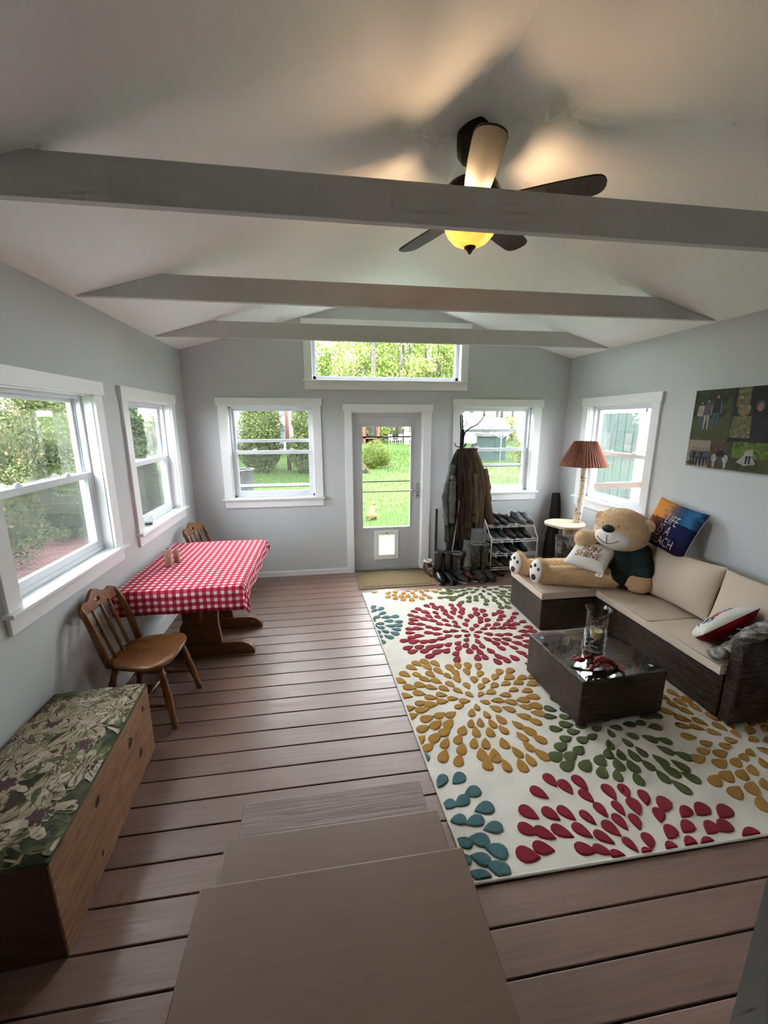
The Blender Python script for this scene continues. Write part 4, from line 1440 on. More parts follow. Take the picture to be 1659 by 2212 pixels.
def pillow_text(parent, lines, size, xs, w, h, T, mat, x0, y0, dy, rot=0.0, align='LEFT', bold=0.0):
    b = MB()
    for i, (s, ox_) in enumerate(lines):
        vs, fs = text_mesh(s, size, 0, xs, align, 1.05, bold)
        vv = []
        cr, sr = math.cos(rot), math.sin(rot)
        for x, y, z in vs:
            X0, Y0 = x + ox_, y - i * dy
            X = x0 + X0 * cr - Y0 * sr; Y = y0 + X0 * sr + Y0 * cr
            u, v = max(-0.98, min(0.98, X / (w / 2))), max(-0.98, min(0.98, Y / (h / 2)))
            p = pillow_surface(u, v, w / 2, h / 2, T)
            vv.append((p[0], p[1], p[2] + 0.0055))
        b.add(vv, fs)
    return b.build('lettering', mat, parent)


pillow_text(bp, [('LIFE', 0.045), ('IS A', 0.03), ('BEACH', 0.0)], 0.124, 0.56, PW, PH_, PT, 'ink_white', -0.082, 0.024, 0.097, R(-3), bold=-0.0015)

# ------------------------------------------------------------------ SUN SHINE pillow on the bear's lap
SW, SH_, ST = 0.36, 0.36, 0.048
sp_ = make_pillow('sunshine_pillow', "white pillow reading SUN SHINE on the bear's lap", 'pillow', (3.955, -1.745, 0.700), (0.205, -0.27, -0.02), (0.29, 0.21, 0.17), SW, SH_, ST, ['pillow_white'])
pillow_text(sp_, [('SUN', 0.035), ('SHINE', 0.0)], 0.108, 0.72, SW, SH_, ST, 'ink_brown', -0.115, 0.005, 0.088, 0.0, bold=0.0008)
b = MB()
ring = []
for k in range(33):
    a_ = -1 + 2 * k / 32
    ring.append((SW / 2 * 0.99, SH_ / 2 * a_, 0.0))
b.tube(ring, 0.003, 6)
b.build('piping', 'ink_brown', sp_, smooth=True)
b = MB()
for s in (0, 1):
    b.hexa([(0.15 - s * 0.03, -0.165, 0.0), (0.175 - s * 0.03, -0.160, 0.002), (0.175 - s * 0.03, -0.159, 0.004), (0.15 - s * 0.03, -0.164, 0.004)],
           [(0.14 - s * 0.03, -0.205, -0.03), (0.168 - s * 0.03, -0.205, -0.026), (0.168 - s * 0.03, -0.204, -0.024), (0.14 - s * 0.03, -0.204, -0.028)])
b.build('care_tag', 'pillow_white', sp_)


# ------------------------------------------------------------------ camouflage cloth
def camo_mat(name, base, light, dark):
    m, t, b = nt(name)
    v = coords(t)
    n1 = noise(t, v, 14, 4, 0.6, 1.2)
    vo = t.nodes.new('ShaderNodeTexVoronoi'); vo.feature = 'DISTANCE_TO_EDGE'; vo.inputs['Scale'].default_value = 24
    wv = noise(t, v, 9, 3)
    ad = t.nodes.new('ShaderNodeVectorMath'); ad.operation = 'ADD'; t.links.new(v, ad.inputs[0])
    t.links.new(wv, ad.inputs[1]); t.links.new(ad.outputs[0], vo.inputs['Vector'])
    c1 = ramp(t, n1, [(0.35, dark), (0.5, base), (0.62, light), (0.75, base)])
    mx = t.nodes.new('ShaderNodeMix'); mx.data_type = 'RGBA'
    t.links.new(ramp(t, vo.outputs['Distance'], [(0.0, (1, 1, 1)), (0.035, (0, 0, 0))]), mx.inputs[0])
    t.links.new(c1, mx.inputs[6]); mx.inputs[7].default_value = (*light, 1)
    t.links.new(mx.outputs[2], b.inputs['Base Color']); setc(b, 0.85, 0, 0.15)
    bump(t, b, n1, 0.15, 0.003)
    return m


MT['camo'] = camo_mat('grey_camouflage', (0.17, 0.16, 0.145), (0.38, 0.37, 0.34), (0.05, 0.048, 0.045))
MT['camo_dark'] = camo_mat('dark_camouflage', (0.055, 0.055, 0.055), (0.22, 0.22, 0.22), (0.012, 0.012, 0.013))
make_pillow('camo_pillow', "small dark camouflage pillow standing behind the bear's raised arm", 'pillow', (4.035, -1.285, 0.59), (1, -0.06, -0.05), (0.08, 0.16, 1), 0.30, 0.36, 0.045, ['camo_dark'])
# red / white / blue pillow lying by the arm
MT['red_cloth'] = pm('dark_red_cloth', (0.22, 0.012, 0.018), (0.17, 0.008, 0.012), 10, 0.85, spec=0.12, bmp=0.1)
up_ = make_pillow('flag_pillow', 'white and blue printed pillow with a dark red back beside the armrest', 'pillow', (4.245, -2.800, 0.535), (0.795, -0.16, 0.50), (0.535, 0.64, -0.45), 0.38, 0.34, 0.072, ['pillow_white', 'red_cloth'])
MT['ink_blue'] = pm('navy_print', (0.03, 0.07, 0.13), (0.05, 0.10, 0.17), 40, 0.85, spec=0.1)
MT['ink_red'] = pm('faded_red_print', (0.30, 0.06, 0.08), (0.36, 0.12, 0.13), 40, 0.85, spec=0.1)
b = MB()
fr3 = random.Random(4)
for k in range(9):
    b.cur = k % 2
    cx, cy = fr3.uniform(-0.13, 0.13), fr3.uniform(-0.12, 0.11)
    b = MB(); b.cur = k % 2
    pts = []
    n_ = 8 if k % 2 else 4
    for q in range(n_ * 2 if k % 2 else 4):
        a_ = 2 * PI * q / (n_ * 2 if k % 2 else 4) + k
        r_ = 0.035 * (0.5 if (q % 2 and k % 2) else 1)
        X, Y = cx + r_ * math.cos(a_) * 1.3, cy + r_ * math.sin(a_)
        p = pillow_surface(X / 0.19, Y / 0.17, 0.19, 0.17, 0.072)
        pts.append((p[0], p[1], p[2] + 0.002))
    b.v += pts; b.cur = 0; b.face(range(len(pts)))
    b.build('printed_star' if k % 2 else 'printed_diamond', 'ink_red' if k % 2 else 'ink_blue', up_)

# camouflage jacket thrown over the armrest, one sleeve on the seat
cj = thing('camo_jacket', 'grey camouflage jacket draped over the sofa armrest', 'jacket', (4.35, -3.05, 0.40))
g2 = smooth_noise(31)
pts = [(3.985, -2.985, 0.438), (4.02, -2.99, 0.446), (4.07, -2.995, 0.462), (4.12, -3.01, 0.51), (4.17, -3.03, 0.585), (4.23, -3.06, 0.635), (4.32, -3.08, 0.652), (4.42, -3.09, 0.66)]
rr = [0.040, 0.047, 0.050, 0.052, 0.053, 0.056, 0.060, 0.06]
b = MB(); rings = []
for i in range(29):
    t_ = i / 28 * (len(pts) - 1); k = min(int(t_), len(pts) - 2); f = t_ - k
    p = Vector(pts[k]).lerp(Vector(pts[k + 1]), f); r_ = rr[k] * (1 - f) + rr[k + 1] * f
    d_ = (Vector(pts[k + 1]) - Vector(pts[k])).normalized()
    a_ = d_.cross(Vector((0, 0, 1))).normalized(); c_ = a_.cross(d_)
    ring = []
    for q in range(18):
        an = 2 * PI * q / 18
        w1 = 1 + 0.20 * g2(i * 0.55, math.cos(an) * 2.2, math.sin(an) * 2.2) + 0.06 * math.sin(i * 1.9 + 2 * math.sin(an))
        ring.append(p + (a_ * math.cos(an) * 1.15 + c_ * math.sin(an) * 0.72) * r_ * w1)
    rings.append(ring)
b.loft(rings); b.build('sleeve', 'camo', cj, world=True, smooth=True)
b = MB(); nx, ny = 26, 20
for j in range(ny + 1):
    for i in range(nx + 1):
        u, v = i / nx, j / ny
        x = 4.17 + 0.48 * u
        s = -0.17 + 0.36 * v                     # across the arm: inner side .. outer side
        wob = 0.013 * g2(u * 7, v * 6, 2) + 0.006 * math.sin(u * 23 + v * 6)
        if s < 0:
            y, z = -3.045 - s * 0.55, 0.625 - abs(s) * (0.35 + 0.25 * math.sin(u * 5))
        else:
            y = -3.045 - min(s, 0.10); z = 0.622 - max(0, s - 0.10) * 1.0
            y -= 0.014 * (s > 0.10)
        b.v.append((x, y + wob * 0.4 - (0.012 if s > 0.1 else 0), z + 0.014 + abs(wob) * 1.8 + 0.03 * math.exp(-((u - 0.35) * 4) ** 2)))
for j in range(ny):
    for i in range(nx):
        q = j * (nx + 1) + i
        b.face((q, q + 1, q + nx + 2, q + nx + 1))
o = b.build('body_cloth', 'camo', cj, world=True, smooth=True)
sd = o.modifiers.new('thick', 'SOLIDIFY'); sd.thickness = 0.006; sd.offset = 1

# ================================================================== giant teddy bear
bear = thing('teddy_bear', 'giant golden teddy bear in a dark green shirt lounging in the sofa corner', 'teddy bear', (4.1, -1.7, 0.40))


def remesh_obj(b, name, mat, parent, vox=0.014, sm=6):
    o_ = b.build(name, mat, parent, world=True)
    r_ = o_.modifiers.new('remesh', 'REMESH'); r_.mode = 'VOXEL'; r_.voxel_size = vox; r_.use_smooth_shade = True
    s_ = o_.modifiers.new('smooth', 'SMOOTH'); s_.factor = 0.6; s_.iterations = sm
    bpy.context.view_layer.update()
    dg = bpy.context.evaluated_depsgraph_get()
    me = bpy.data.meshes.new_from_object(o_.evaluated_get(dg))
    old = o_.data
    o_.modifiers.clear(); o_.data = me; bpy.data.meshes.remove(old)
    me.polygons.foreach_set('use_smooth', [True] * len(me.polygons))
    return o_


def capsule(b, p0, p1, r0, r1, n=8):
    p0, p1 = Vector(p0), Vector(p1)
    for k in range(n + 1):
        f = k / n
        r_ = r0 * (1 - f) + r1 * f
        b.ell(p0.lerp(p1, f), (r_, r_, r_), 14, 8)


fdir = Vector((-0.92, -0.38, 0.10)).normalized()         # where the face looks
fside = Vector((-fdir.y, fdir.x, 0)).normalized() * -1     # viewer's left of the face
HC = Vector((4.235, -1.755, 0.945))
b = MB()
rotf = Matrix((fside, -fdir, Vector((0, 0, 1)))).transposed()
b.ell(HC, (0.232, 0.215, 0.200), 24, 14, rotf)
b.ell(HC + Vector((0, 0, -0.05)), (0.225, 0.20, 0.165), 24, 12, rotf)
for s in (1, -1):
    b.ell(HC + fside * s * 0.215 + Vector((0, 0, 0.075)) - fdir * 0.02, (0.060, 0.032, 0.060), 14, 8, rotf)
b.ell((4.265, -1.745, 0.62), (0.185, 0.20, 0.20), 20, 12)
b.ell((4.20, -1.72, 0.525), (0.20, 0.215, 0.118), 20, 12)
# arms
capsule(b, (4.34, -1.90, 0.73), (4.325, -1.955, 0.56), 0.085, 0.090)
b.ell((4.30, -1.965, 0.505), (0.112, 0.105, 0.098), 16, 10)
capsule(b, (4.15, -1.60, 0.74), (4.04, -1.60, 0.80), 0.078, 0.078)
b.ell((3.985, -1.60, 0.825), (0.098, 0.090, 0.096), 16, 10)
# legs and upright feet
capsule(b, (4.14, -1.80, 0.512), (3.64, -1.655, 0.497), 0.112, 0.090, 10)
b.ell((3.545, -1.625, 0.535), (0.075, 0.098, 0.132), 18, 12, Matrix.Rotation(R(-12), 3, 'Y'))
b.ell((3.60, -1.64, 0.495), (0.085, 0.095, 0.092), 16, 10)
capsule(b, (4.12, -1.56, 0.505), (3.56, -1.41, 0.490), 0.105, 0.088, 10)
b.ell((3.455, -1.385, 0.53), (0.072, 0.095, 0.128), 18, 12, Matrix.Rotation(R(-12), 3, 'Y'))
b.ell((3.51, -1.40, 0.49), (0.082, 0.09, 0.088), 16, 10)
body = remesh_obj(b, 'body', 'plush', bear, 0.013, 8)
# short pile standing off the body
def add_pile(src, name, mat, parent, n, ln, seed, keep=None):
    me = src.data
    vs = np.array([v.co[:] for v in me.vertices]); nr = np.array([v.normal[:] for v in me.vertices])
    g_ = np.random.default_rng(seed)
    idx = g_.integers(0, len(vs), n)
    p = vs[idx] + g_.normal(0, 0.006, (n, 3)); q = nr[idx]
    p = p - q * ((p - vs[idx]) * q).sum(1, keepdims=True)
    d_ = q + g_.normal(0, 0.45, (n, 3)) + np.array([0, 0, -0.25]); d_ /= np.linalg.norm(d_, axis=1, keepdims=True)
    a_ = np.cross(q, g_.normal(0, 1, (n, 3))); a_ /= np.linalg.norm(a_, axis=1, keepdims=True)
    l_ = ln * g_.uniform(0.5, 1.2, (n, 1))
    t0 = p - a_ * 0.0022 - q * 0.002; t1 = p + a_ * 0.0022 - q * 0.002; t2 = p + d_ * l_
    ok = np.ones(n, bool) if keep is None else keep(p + np.array(parent.location))
    mb = MB()
    v3 = np.stack([t0, t1, t2], 1)[ok]
    mb.v = [tuple(x) for x in v3.reshape(-1, 3).tolist()]
    for i in range(len(v3)):
        mb.face((3 * i, 3 * i + 1, 3 * i + 2))
    o_ = mb.build(name, mat, parent)
    o_['kind'] = 'stuff'
    return o_


# shirt: torso and short sleeves, a little larger than the body
b = MB()
b.ell((4.265, -1.745, 0.625), (0.200, 0.214, 0.212), 24, 14)
b.ell((4.225, -1.735, 0.535), (0.200, 0.222, 0.125), 24, 12)
b.ell((4.275, -1.76, 0.755), (0.15, 0.16, 0.075), 20, 10)
capsule(b, (4.335, -1.885, 0.735), (4.325, -1.948, 0.605), 0.109, 0.106)
capsule(b, (4.17, -1.61, 0.735), (4.075, -1.60, 0.782), 0.096, 0.090)
shirt = remesh_obj(b, 'shirt', 'shirt', bear, 0.013, 6)
gs = smooth_noise(77)
for v in shirt.data.vertices:
    v.co += v.normal * (0.0045 * gs(v.co.x * 14, v.co.y * 14, v.co.z * 22))
C1, C2 = np.array([4.265, -1.745, 0.625]), np.array([0.20, 0.214, 0.21])
def not_under_shirt(p):
    e = (((p - C1) / (C2 * 1.05)) ** 2).sum(1) > 1
    e &= (((p - np.array([4.225, -1.735, 0.535])) / np.array([0.205, 0.228, 0.13])) ** 2).sum(1) > 1
    for qa, qb, qr in (((4.335, -1.885, 0.73), (4.325, -1.948, 0.605), 0.108), ((4.17, -1.61, 0.735), (4.075, -1.60, 0.782), 0.104)):
        A_, B_ = np.array(qa), np.array(qb); tt_ = np.clip(((p - A_) @ (B_ - A_)) / ((B_ - A_) @ (B_ - A_)), 0, 1)
        e &= np.linalg.norm(p - (A_ + tt_[:, None] * (B_ - A_)), axis=1) > qr
    e &= (((p - np.array([4.275, -1.76, 0.755])) / np.array([0.158, 0.168, 0.083])) ** 2).sum(1) > 1
    hz_ = (((p - np.array(HC[:])) @ np.array(fdir[:])) > 0.10) & (np.abs(p[:, 2] - 0.88) < 0.11) & (p[:, 2] < 0.985)
    near = np.linalg.norm(p - np.array(HC[:]), axis=1) < 0.32
    return e & ~(hz_ & near)
add_pile(body, 'pile', 'plush', bear, 60000, 0.0075, 5, not_under_shirt)


def world_ell(name, mat, c, r, parent, rot=None, nu=20, nv=12):
    b_ = MB(); b_.ell(c, r, nu, nv, rot)
    return b_.build(name, mat, parent, world=True, smooth=True)


MZ = HC + fdir * 0.135 + Vector((0, 0, -0.068))
muz = MB()
muz.ell(MZ, (0.165, 0.098, 0.102), 26, 16, rotf)
muz.ell(MZ + Vector((0, 0, 0.035)) + fdir * 0.01, (0.115, 0.09, 0.085), 22, 12, rotf)
muzzle = remesh_obj(muz, 'muzzle', 'plush_white', bear, 0.012, 8)
world_ell('nose', 'nose', MZ + fdir * 0.090 + Vector((0, 0, 0.085)), (0.056, 0.038, 0.036), bear, rotf)
for s in (1, -1):
    world_ell('eye', 'nose', HC + fside * s * 0.068 + fdir * 0.186 + Vector((0, 0, 0.048)), (0.013, 0.010, 0.015), bear, rotf, 14, 8)
# stitched mouth: a line down from the nose and a smile
def on_muz(sx, z):
    dz = (z - MZ.z) / 0.102; dx = sx / 0.165
    k = max(0.0, 1 - dz * dz - dx * dx) ** 0.5
    return MZ + fside * sx + Vector((0, 0, z - MZ.z)) + fdir * (0.098 * k + 0.001)
b = MB()
b.tube([on_muz(0.0, MZ.z + 0.05 - 0.10 * i / 8) for i in range(9)], 0.0026, 6)
b.tube([on_muz(-0.092 + 0.184 * i / 16, MZ.z - 0.052 + 0.040 * ((-0.092 + 0.184 * i / 16) / 0.092) ** 2) for i in range(17)], 0.0032, 6)
for s in (-1, 1):
    b.tube([on_muz(s * 0.086, MZ.z - 0.016), on_muz(s * 0.100, MZ.z - 0.006)], 0.003, 6)
b.build('mouth_stitch', 'nose', bear, world=True)
MT['ear_pink'] = pm('pale_ear_lining', (0.52, 0.36, 0.27), (0.45, 0.30, 0.22), 20, 0.9, spec=0.1)
for s in (1, -1):
    world_ell('ear_lining', 'ear_pink', HC + fside * s * 0.222 + Vector((0, 0, 0.078)) + fdir * 0.008, (0.036, 0.012, 0.038), bear, rotf, 14, 8)
for c_, n_ in (((3.545, -1.625, 0.535), (-0.95, -0.30, 0.10)), ((3.455, -1.385, 0.53), (-0.95, -0.30, 0.10))):
    nn = Vector(n_).normalized(); sd_ = nn.cross(Vector((0, 0, 1))).normalized(); u2 = sd_.cross(nn)
    rt_ = Matrix((sd_, u2, nn)).transposed()
    sc_ = Vector(c_) + nn * 0.064 + Vector((0, 0, 0.0))
    so_ = world_ell('sole', 'plush_white', sc_, (0.074, 0.112, 0.028), bear, rt_)
    for dx, dy, r_ in ((0.0, -0.055, 0.033), (-0.042, 0.03, 0.017), (0.0, 0.058, 0.018), (0.044, 0.03, 0.017)):
        kz = (max(0, 1 - (dx / 0.074) ** 2 - (dy / 0.112) ** 2)) ** 0.5 * 0.028
        pb = MB(); pb.ell(sc_ + sd_ * dx + u2 * dy + nn * kz, (r_ * 0.85, r_, 0.006), 16, 8, rt_)
        q = pb.build('paw_pad', 'pad', so_, smooth=True); q.location = -Vector(bear.location)


# ================================================================== coffee table
CTR = R(3.6)
ct = thing('coffee_table', 'square dark wicker coffee table with a glass top on the rug', 'coffee table', (3.372, -2.675, 0.0188), CTR)
MB().box(-0.315, -0.302, 0.012, 0.315, 0.302, 0.318).build('body', 'wicker', ct, bevel=0.007, uvbox=True)
MB().box(-0.310, -0.297, 0.3205, 0.310, 0.297, 0.3265).build('glass_top', 'table_glass', ct, bevel=0.001)
for x in (-0.25, 0.25):
    for y in (-0.235, 0.235):
        MB().lathe([(0.014, 0.3185), (0.014, 0.3204)], 14, (x, y, 0)).build('glass_pad', 'white_wire', ct)
for x in (-0.27, 0.27):
    for y in (-0.26, 0.26):
        MB().box(x - 0.03, y - 0.03, 0.0, x + 0.03, y + 0.03, 0.012).build('foot', 'chrome', ct)
CTZ = 0.0188 + 0.3267

# tall hurricane vase with a candle glass on stones
VX, VY = 3.392, -2.655
vase = thing('glass_vase', 'tall clear cylinder vase with a flared lip on the coffee table', 'vase', (VX, VY, CTZ))
MB().lathe([(0.070, 0.0), (0.074, 0.004), (0.074, 0.26), (0.076, 0.285), (0.086, 0.300), (0.087, 0.304), (0.083, 0.305), (0.072, 0.287), (0.0695, 0.26), (0.0695, 0.014), (0.02, 0.012)], 36).build('vase_wall', 'clear', vase, smooth=True, autosm=50)
MB().tube([(-0.074, -0.012, 0.278), (-0.090, -0.016, 0.284), (-0.094, -0.016, 0.272), (-0.086, -0.014, 0.262), (-0.074, -0.012, 0.262)], 0.006, 8).build('handle_stub', 'clear', vase, smooth=True)
cg = thing('candle_glass', 'small clear candle glass standing inside the tall vase', 'candle glass', (VX + 0.006, VY, CTZ + 0.078))
MB().lathe([(0.040, 0), (0.043, 0.004), (0.046, 0.11), (0.047, 0.114), (0.0445, 0.114), (0.0425, 0.10), (0.040, 0.008), (0.01, 0.006)], 28).build('glass', 'clear', cg, smooth=True, autosm=50)
MT['wax'] = pm('cream_candle_wax', (0.62, 0.52, 0.26), (0.52, 0.43, 0.20), 14, 0.5)
cw_ = MB().lathe([(0.0385, 0.010), (0.0405, 0.058), (0.036, 0.060), (0.03, 0.055), (0.006, 0.054)], 24).build('candle_wax', 'wax', cg, smooth=True, autosm=50)
MB().tube([(0, 0, 0.054), (0.002, 0, 0.064)], 0.0012, 6).build('wick', 'black', cw_)
MT['stone_a'] = pm('grey_stone', (0.30, 0.25, 0.22), (0.20, 0.165, 0.15), 30, 0.6, bmp=0.2)
MT['stone_b'] = pm('brown_stone', (0.13, 0.07, 0.05), (0.20, 0.12, 0.09), 30, 0.6, bmp=0.2)
MT['stone_c'] = pm('dark_stone', (0.045, 0.035, 0.032), (0.07, 0.055, 0.05), 30, 0.55, bmp=0.2)
rs = random.Random(5)
gst = smooth_noise(8)
lv = [(7, 0.048, 0.029, 0.000), (1, 0.0, 0.029, 0.0), (6, 0.045, 0.050, 0.4), (1, 0.003, 0.052, 0.0), (5, 0.050, 0.070, 0.2)]
for cnt, rad, z, ph in lv:
    for k in range(cnt):
        a = ph + 2 * PI * k / cnt
        r_ = rs.uniform(0.0115, 0.0150)
        b = MB(); b.ell((0, 0, 0), (r_ * rs.uniform(0.9, 1.25), r_, r_ * rs.uniform(0.75, 0.95)), 10, 6, Matrix.Rotation(rs.uniform(0, 3), 3, 'Z'))
        b.v = [tuple(Vector(p) * (1 + 0.12 * gst(p[0] * 90 + k, p[1] * 90, p[2] * 90))) for p in b.v]
        o = b.build('pebble', rs.choice(['stone_a', 'stone_a', 'stone_b', 'stone_c']), smooth=True)
        o.location = (VX + rad * math.cos(a), VY + rad * math.sin(a), CTZ + z)
        tag(o, 'rounded pebble in the bottom of the tall glass vase', 'pebble', 'pebbles in the glass vase')

# red toy lobster
MT['lobster'] = pm('red_lobster_shell', (0.24, 0.018, 0.022), (0.13, 0.008, 0.014), 45, 0.35, bmp=0.3, bscale=120)
lb = thing('lobster_figure', 'dark red lobster figure on the coffee table', 'lobster figure', (3.292, -2.872, CTZ), R(-6))
lb.scale = (0.98, 1.5, 2.1)


def ell_loft(b, secs, n=12):
    b.loft([[(x, y + w * math.cos(2 * PI * k / n), z + h * math.sin(2 * PI * k / n)) for k in range(n)] for x, y, z, w, h in secs])
    return b


b = MB(); ell_loft(b, [(-0.055, 0, 0.022, 0.004, 0.004), (-0.045, 0, 0.022, 0.010, 0.009), (-0.02, 0, 0.023, 0.017, 0.014), (0.012, 0, 0.023, 0.019, 0.016), (0.025, 0, 0.022, 0.015, 0.013)])
b.build('carapace', 'lobster', lb, smooth=True)
for k in range(6):
    x = 0.022 + k * 0.0145; z = 0.021 - 0.0009 * k * k
    w = 0.0165 - 0.0013 * k
    b = MB(); ell_loft(b, [(x, -0.0012 * k * k * 0.4, z, w * 0.9, w * 0.72), (x + 0.005, -0.0012 * k * k * 0.4, z, w, w * 0.82), (x + 0.0155, -0.0012 * (k + 1) ** 2 * 0.4, z - 0.001, w * 0.86, w * 0.68)])
    b.build('tail_segment', 'lobster', lb, smooth=True)
for k, a in enumerate((-0.7, -0.35, 0, 0.35, 0.7)):
    b = MB(); b.ell((0.108 + 0.018 * math.cos(a), -0.017 + 0.018 * math.sin(a), 0.008), (0.016, 0.007, 0.002), 12, 6, Matrix.Rotation(a, 3, 'Z'))
    b.build('tail_fan', 'lobster', lb, smooth=True)
for s, (ax, ay, sc, yaw) in ((1, (-0.125, 0.030, 1.05, 2.95)), (-1, (-0.100, -0.032, 0.95, -2.75))):
    b = MB()
    b.tube([(-0.035, s * 0.014, 0.02), (-0.055, s * 0.032, 0.024), (ax + 0.028, ay, 0.02)], [0.005, 0.006, 0.0065], 8)
    rt_ = Matrix.Rotation(yaw, 3, 'Z')
    def CP(x, y): return tuple(Vector((ax, ay, 0.016)) + rt_ @ Vector((x * sc, y * sc, 0)))
    cl_ = MB()
    secs = [(-0.028, 0, 0.006), (-0.012, 0.002, 0.013), (0.006, 0.003, 0.016), (0.02, 0.006, 0.010), (0.038, 0.007, 0.006), (0.052, 0.003, 0.001)]
    cl_.loft([[tuple(Vector(CP(x, y + w * math.cos(2 * PI * k / 10))) + Vector((0, 0, 0.55 * w * math.sin(2 * PI * k / 10)))) for k in range(10)] for x, y, w in secs])
    secs = [(0.010, -0.011, 0.005), (0.024, -0.013, 0.006), (0.038, -0.009, 0.0045), (0.046, -0.003, 0.001)]
    cl_.loft([[tuple(Vector(CP(x, y + w * math.cos(2 * PI * k / 8))) + Vector((0, 0, 0.6 * w * math.sin(2 * PI * k / 8)))) for k in range(8)] for x, y, w in secs])
    q = b.build('claw_arm', 'lobster', lb, smooth=True)
    cl_.build('claw', 'lobster', q, smooth=True)
for s in (-1, 1):
    for k in range(4):
        x = -0.022 + k * 0.013
        MB().tube([(x, s * 0.014, 0.018), (x + 0.004, s * 0.032, 0.022), (x + 0.010, s * 0.046, 0.002)], [0.003, 0.0026, 0.0014], 6).build('walking_leg', 'lobster', lb, smooth=True)
    MB().tube([(-0.05, s * 0.006, 0.026), (-0.08, s * 0.02, 0.045), (-0.10, s * 0.05, 0.040)], [0.0015, 0.0012, 0.0007], 5).build('antenna', 'lobster', lb)


# ================================================================== birch floor lamp with a table slab
def birch_mat(name):
    m, t, b = nt(name)
    n = noise(t, coords(t, 'Object', (6, 6, 30)), 2.2, 5, 0.6, 0.4)
    n2 = noise(t, coords(t, 'Object', (7, 7, 5)), 1.8, 3, 0.6, 1.0)
    c1 = ramp(t, n, [(0.28, (0.20, 0.13, 0.09)), (0.42, (0.62, 0.52, 0.42)), (0.7, (0.72, 0.64, 0.54))])
    mx = t.nodes.new('ShaderNodeMix'); mx.data_type = 'RGBA'; mx.blend_type = 'MULTIPLY'; mx.inputs[0].default_value = 1
    t.links.new(c1, mx.inputs[6]); t.links.new(ramp(t, n2, [(0.32, (0.06, 0.045, 0.04)), (0.40, (1, 1, 1))]), mx.inputs[7])
    t.links.new(mx.outputs[2], b.inputs['Base Color']); setc(b, 0.7, 0, 0.3); bump(t, b, n, 0.2, 0.004)
    return m


MT['birch'] = birch_mat('white_birch_bark')
MT['shade'] = pm('dusty_pink_shade', (0.28, 0.115, 0.085), (0.22, 0.085, 0.062), 12, 0.85, spec=0.15, stretch=(1, 1, 0.2))
LX, LY = 4.405, -0.85
lamp = thing('birch_lamp', 'birch-trunk floor lamp with a pleated pink shade and a slab table', 'floor lamp', (LX, LY, 0))
MB().tube([(0.02, 0, 0.0), (0.018, 0.002, 0.25), (0.0, 0, 0.5), (-0.012, 0.004, 0.75), (0.0, -0.003, 0.95), (0.022, 0.0, 1.15), (0.020, 0.004, 1.35), (0.012, 0.0, 1.45)], [0.062, 0.055, 0.050, 0.045, 0.041, 0.039, 0.036, 0.033], 16).build('trunk', 'birch', lamp, smooth=True)
b = MB(); poly = []
for k in range(32):
    a = 2 * PI * k / 32
    r_ = 0.222 * (1 + 0.035 * math.sin(3 * a + 1) + 0.02 * math.sin(5 * a))
    poly.append((-0.150 + r_ * math.cos(a), r_ * 0.95 * math.sin(a)))
b.prism(poly, 0.758, 0.785, 'z'); b.build('table_slab', 'birch_slab', lamp, bevel=0.004)
MB().tube([(-0.11, 0.0, 0.0), (-0.115, 0, 0.4), (-0.125, -0.01, 0.76)], [0.055, 0.05, 0.046], 14).build('support_log', 'birch_log', lamp, smooth=True)
MB().box(-0.22, -0.13, 0.0, 0.12, 0.13, 0.03).build('base_board', 'oak', lamp, bevel=0.004)
b = MB(); rings = []
for z, r_ in ((1.435, 0.248), (1.44, 0.250), (1.56, 0.190), (1.70, 0.118), (1.705, 0.115)):
    rings.append([((r_ + 0.0045 * (1 if k % 2 else -1)) * math.cos(2 * PI * k / 96), (r_ + 0.0045 * (1 if k % 2 else -1)) * math.sin(2 * PI * k / 96), z) for k in range(96)])
b.loft(rings, caps=False); sh = b.build('pleated_shade', 'shade', lamp)
sd = sh.modifiers.new('thick', 'SOLIDIFY'); sd.thickness = 0.002
MB().tube([(0.012, 0, 1.44), (0.0, 0, 1.60)], 0.014, 10).build('lamp_socket', 'dark_metal', lamp)
MB().tube([(0, 0, 1.60), (0, 0, 1.66), (0, 0, 1.70)], [0.014, 0.028, 0.012], 10).build('bulb', 'trim', lamp, smooth=True)
for p, q in (((0, 0, 1.70), (0.114, 0, 1.703)), ((0, 0, 1.70), (-0.057, 0.099, 1.703)), ((0, 0, 1.70), (-0.057, -0.099, 1.703))):
    MB().tube([p, q], 0.0025, 6).build('shade_spider', 'dark_metal', lamp)

# dark weathered log leaning in the corner
lg = thing('weathered_log', 'tall dark weathered log leaning in the corner behind the birch lamp', 'log', (4.50, -0.20, 0))
b = MB(); gl_ = smooth_noise(15); rings = []
for i in range(22):
    t_ = i / 21; z = 1.0 * t_
    cx = -0.01 + 0.075 * t_; cy = 0.0 + 0.06 * t_
    ring = []
    for k in range(14):
        a = 2 * PI * k / 14
        r_ = (0.092 - 0.030 * t_ - 0.035 * max(0, t_ - 0.75) * 4 * (0.5 + 0.5 * math.cos(a))) * (1 + 0.20 * gl_(math.cos(a) * 2, math.sin(a) * 2, z * 3))
        ring.append((cx + r_ * 1.1 * math.cos(a), cy + r_ * 0.72 * math.sin(a), z))
    rings.append(ring)
b.loft(rings); b.build('log_body', 'dark_log', lg, smooth=True)
MB().loft([[(-0.085, -0.055, z), (-0.04, -0.075, z), (-0.03, -0.06, z), (-0.075, -0.045, z)] for z in (0.0, 0.3, 0.7)]).build('split_flake', 'dark_log', lg)

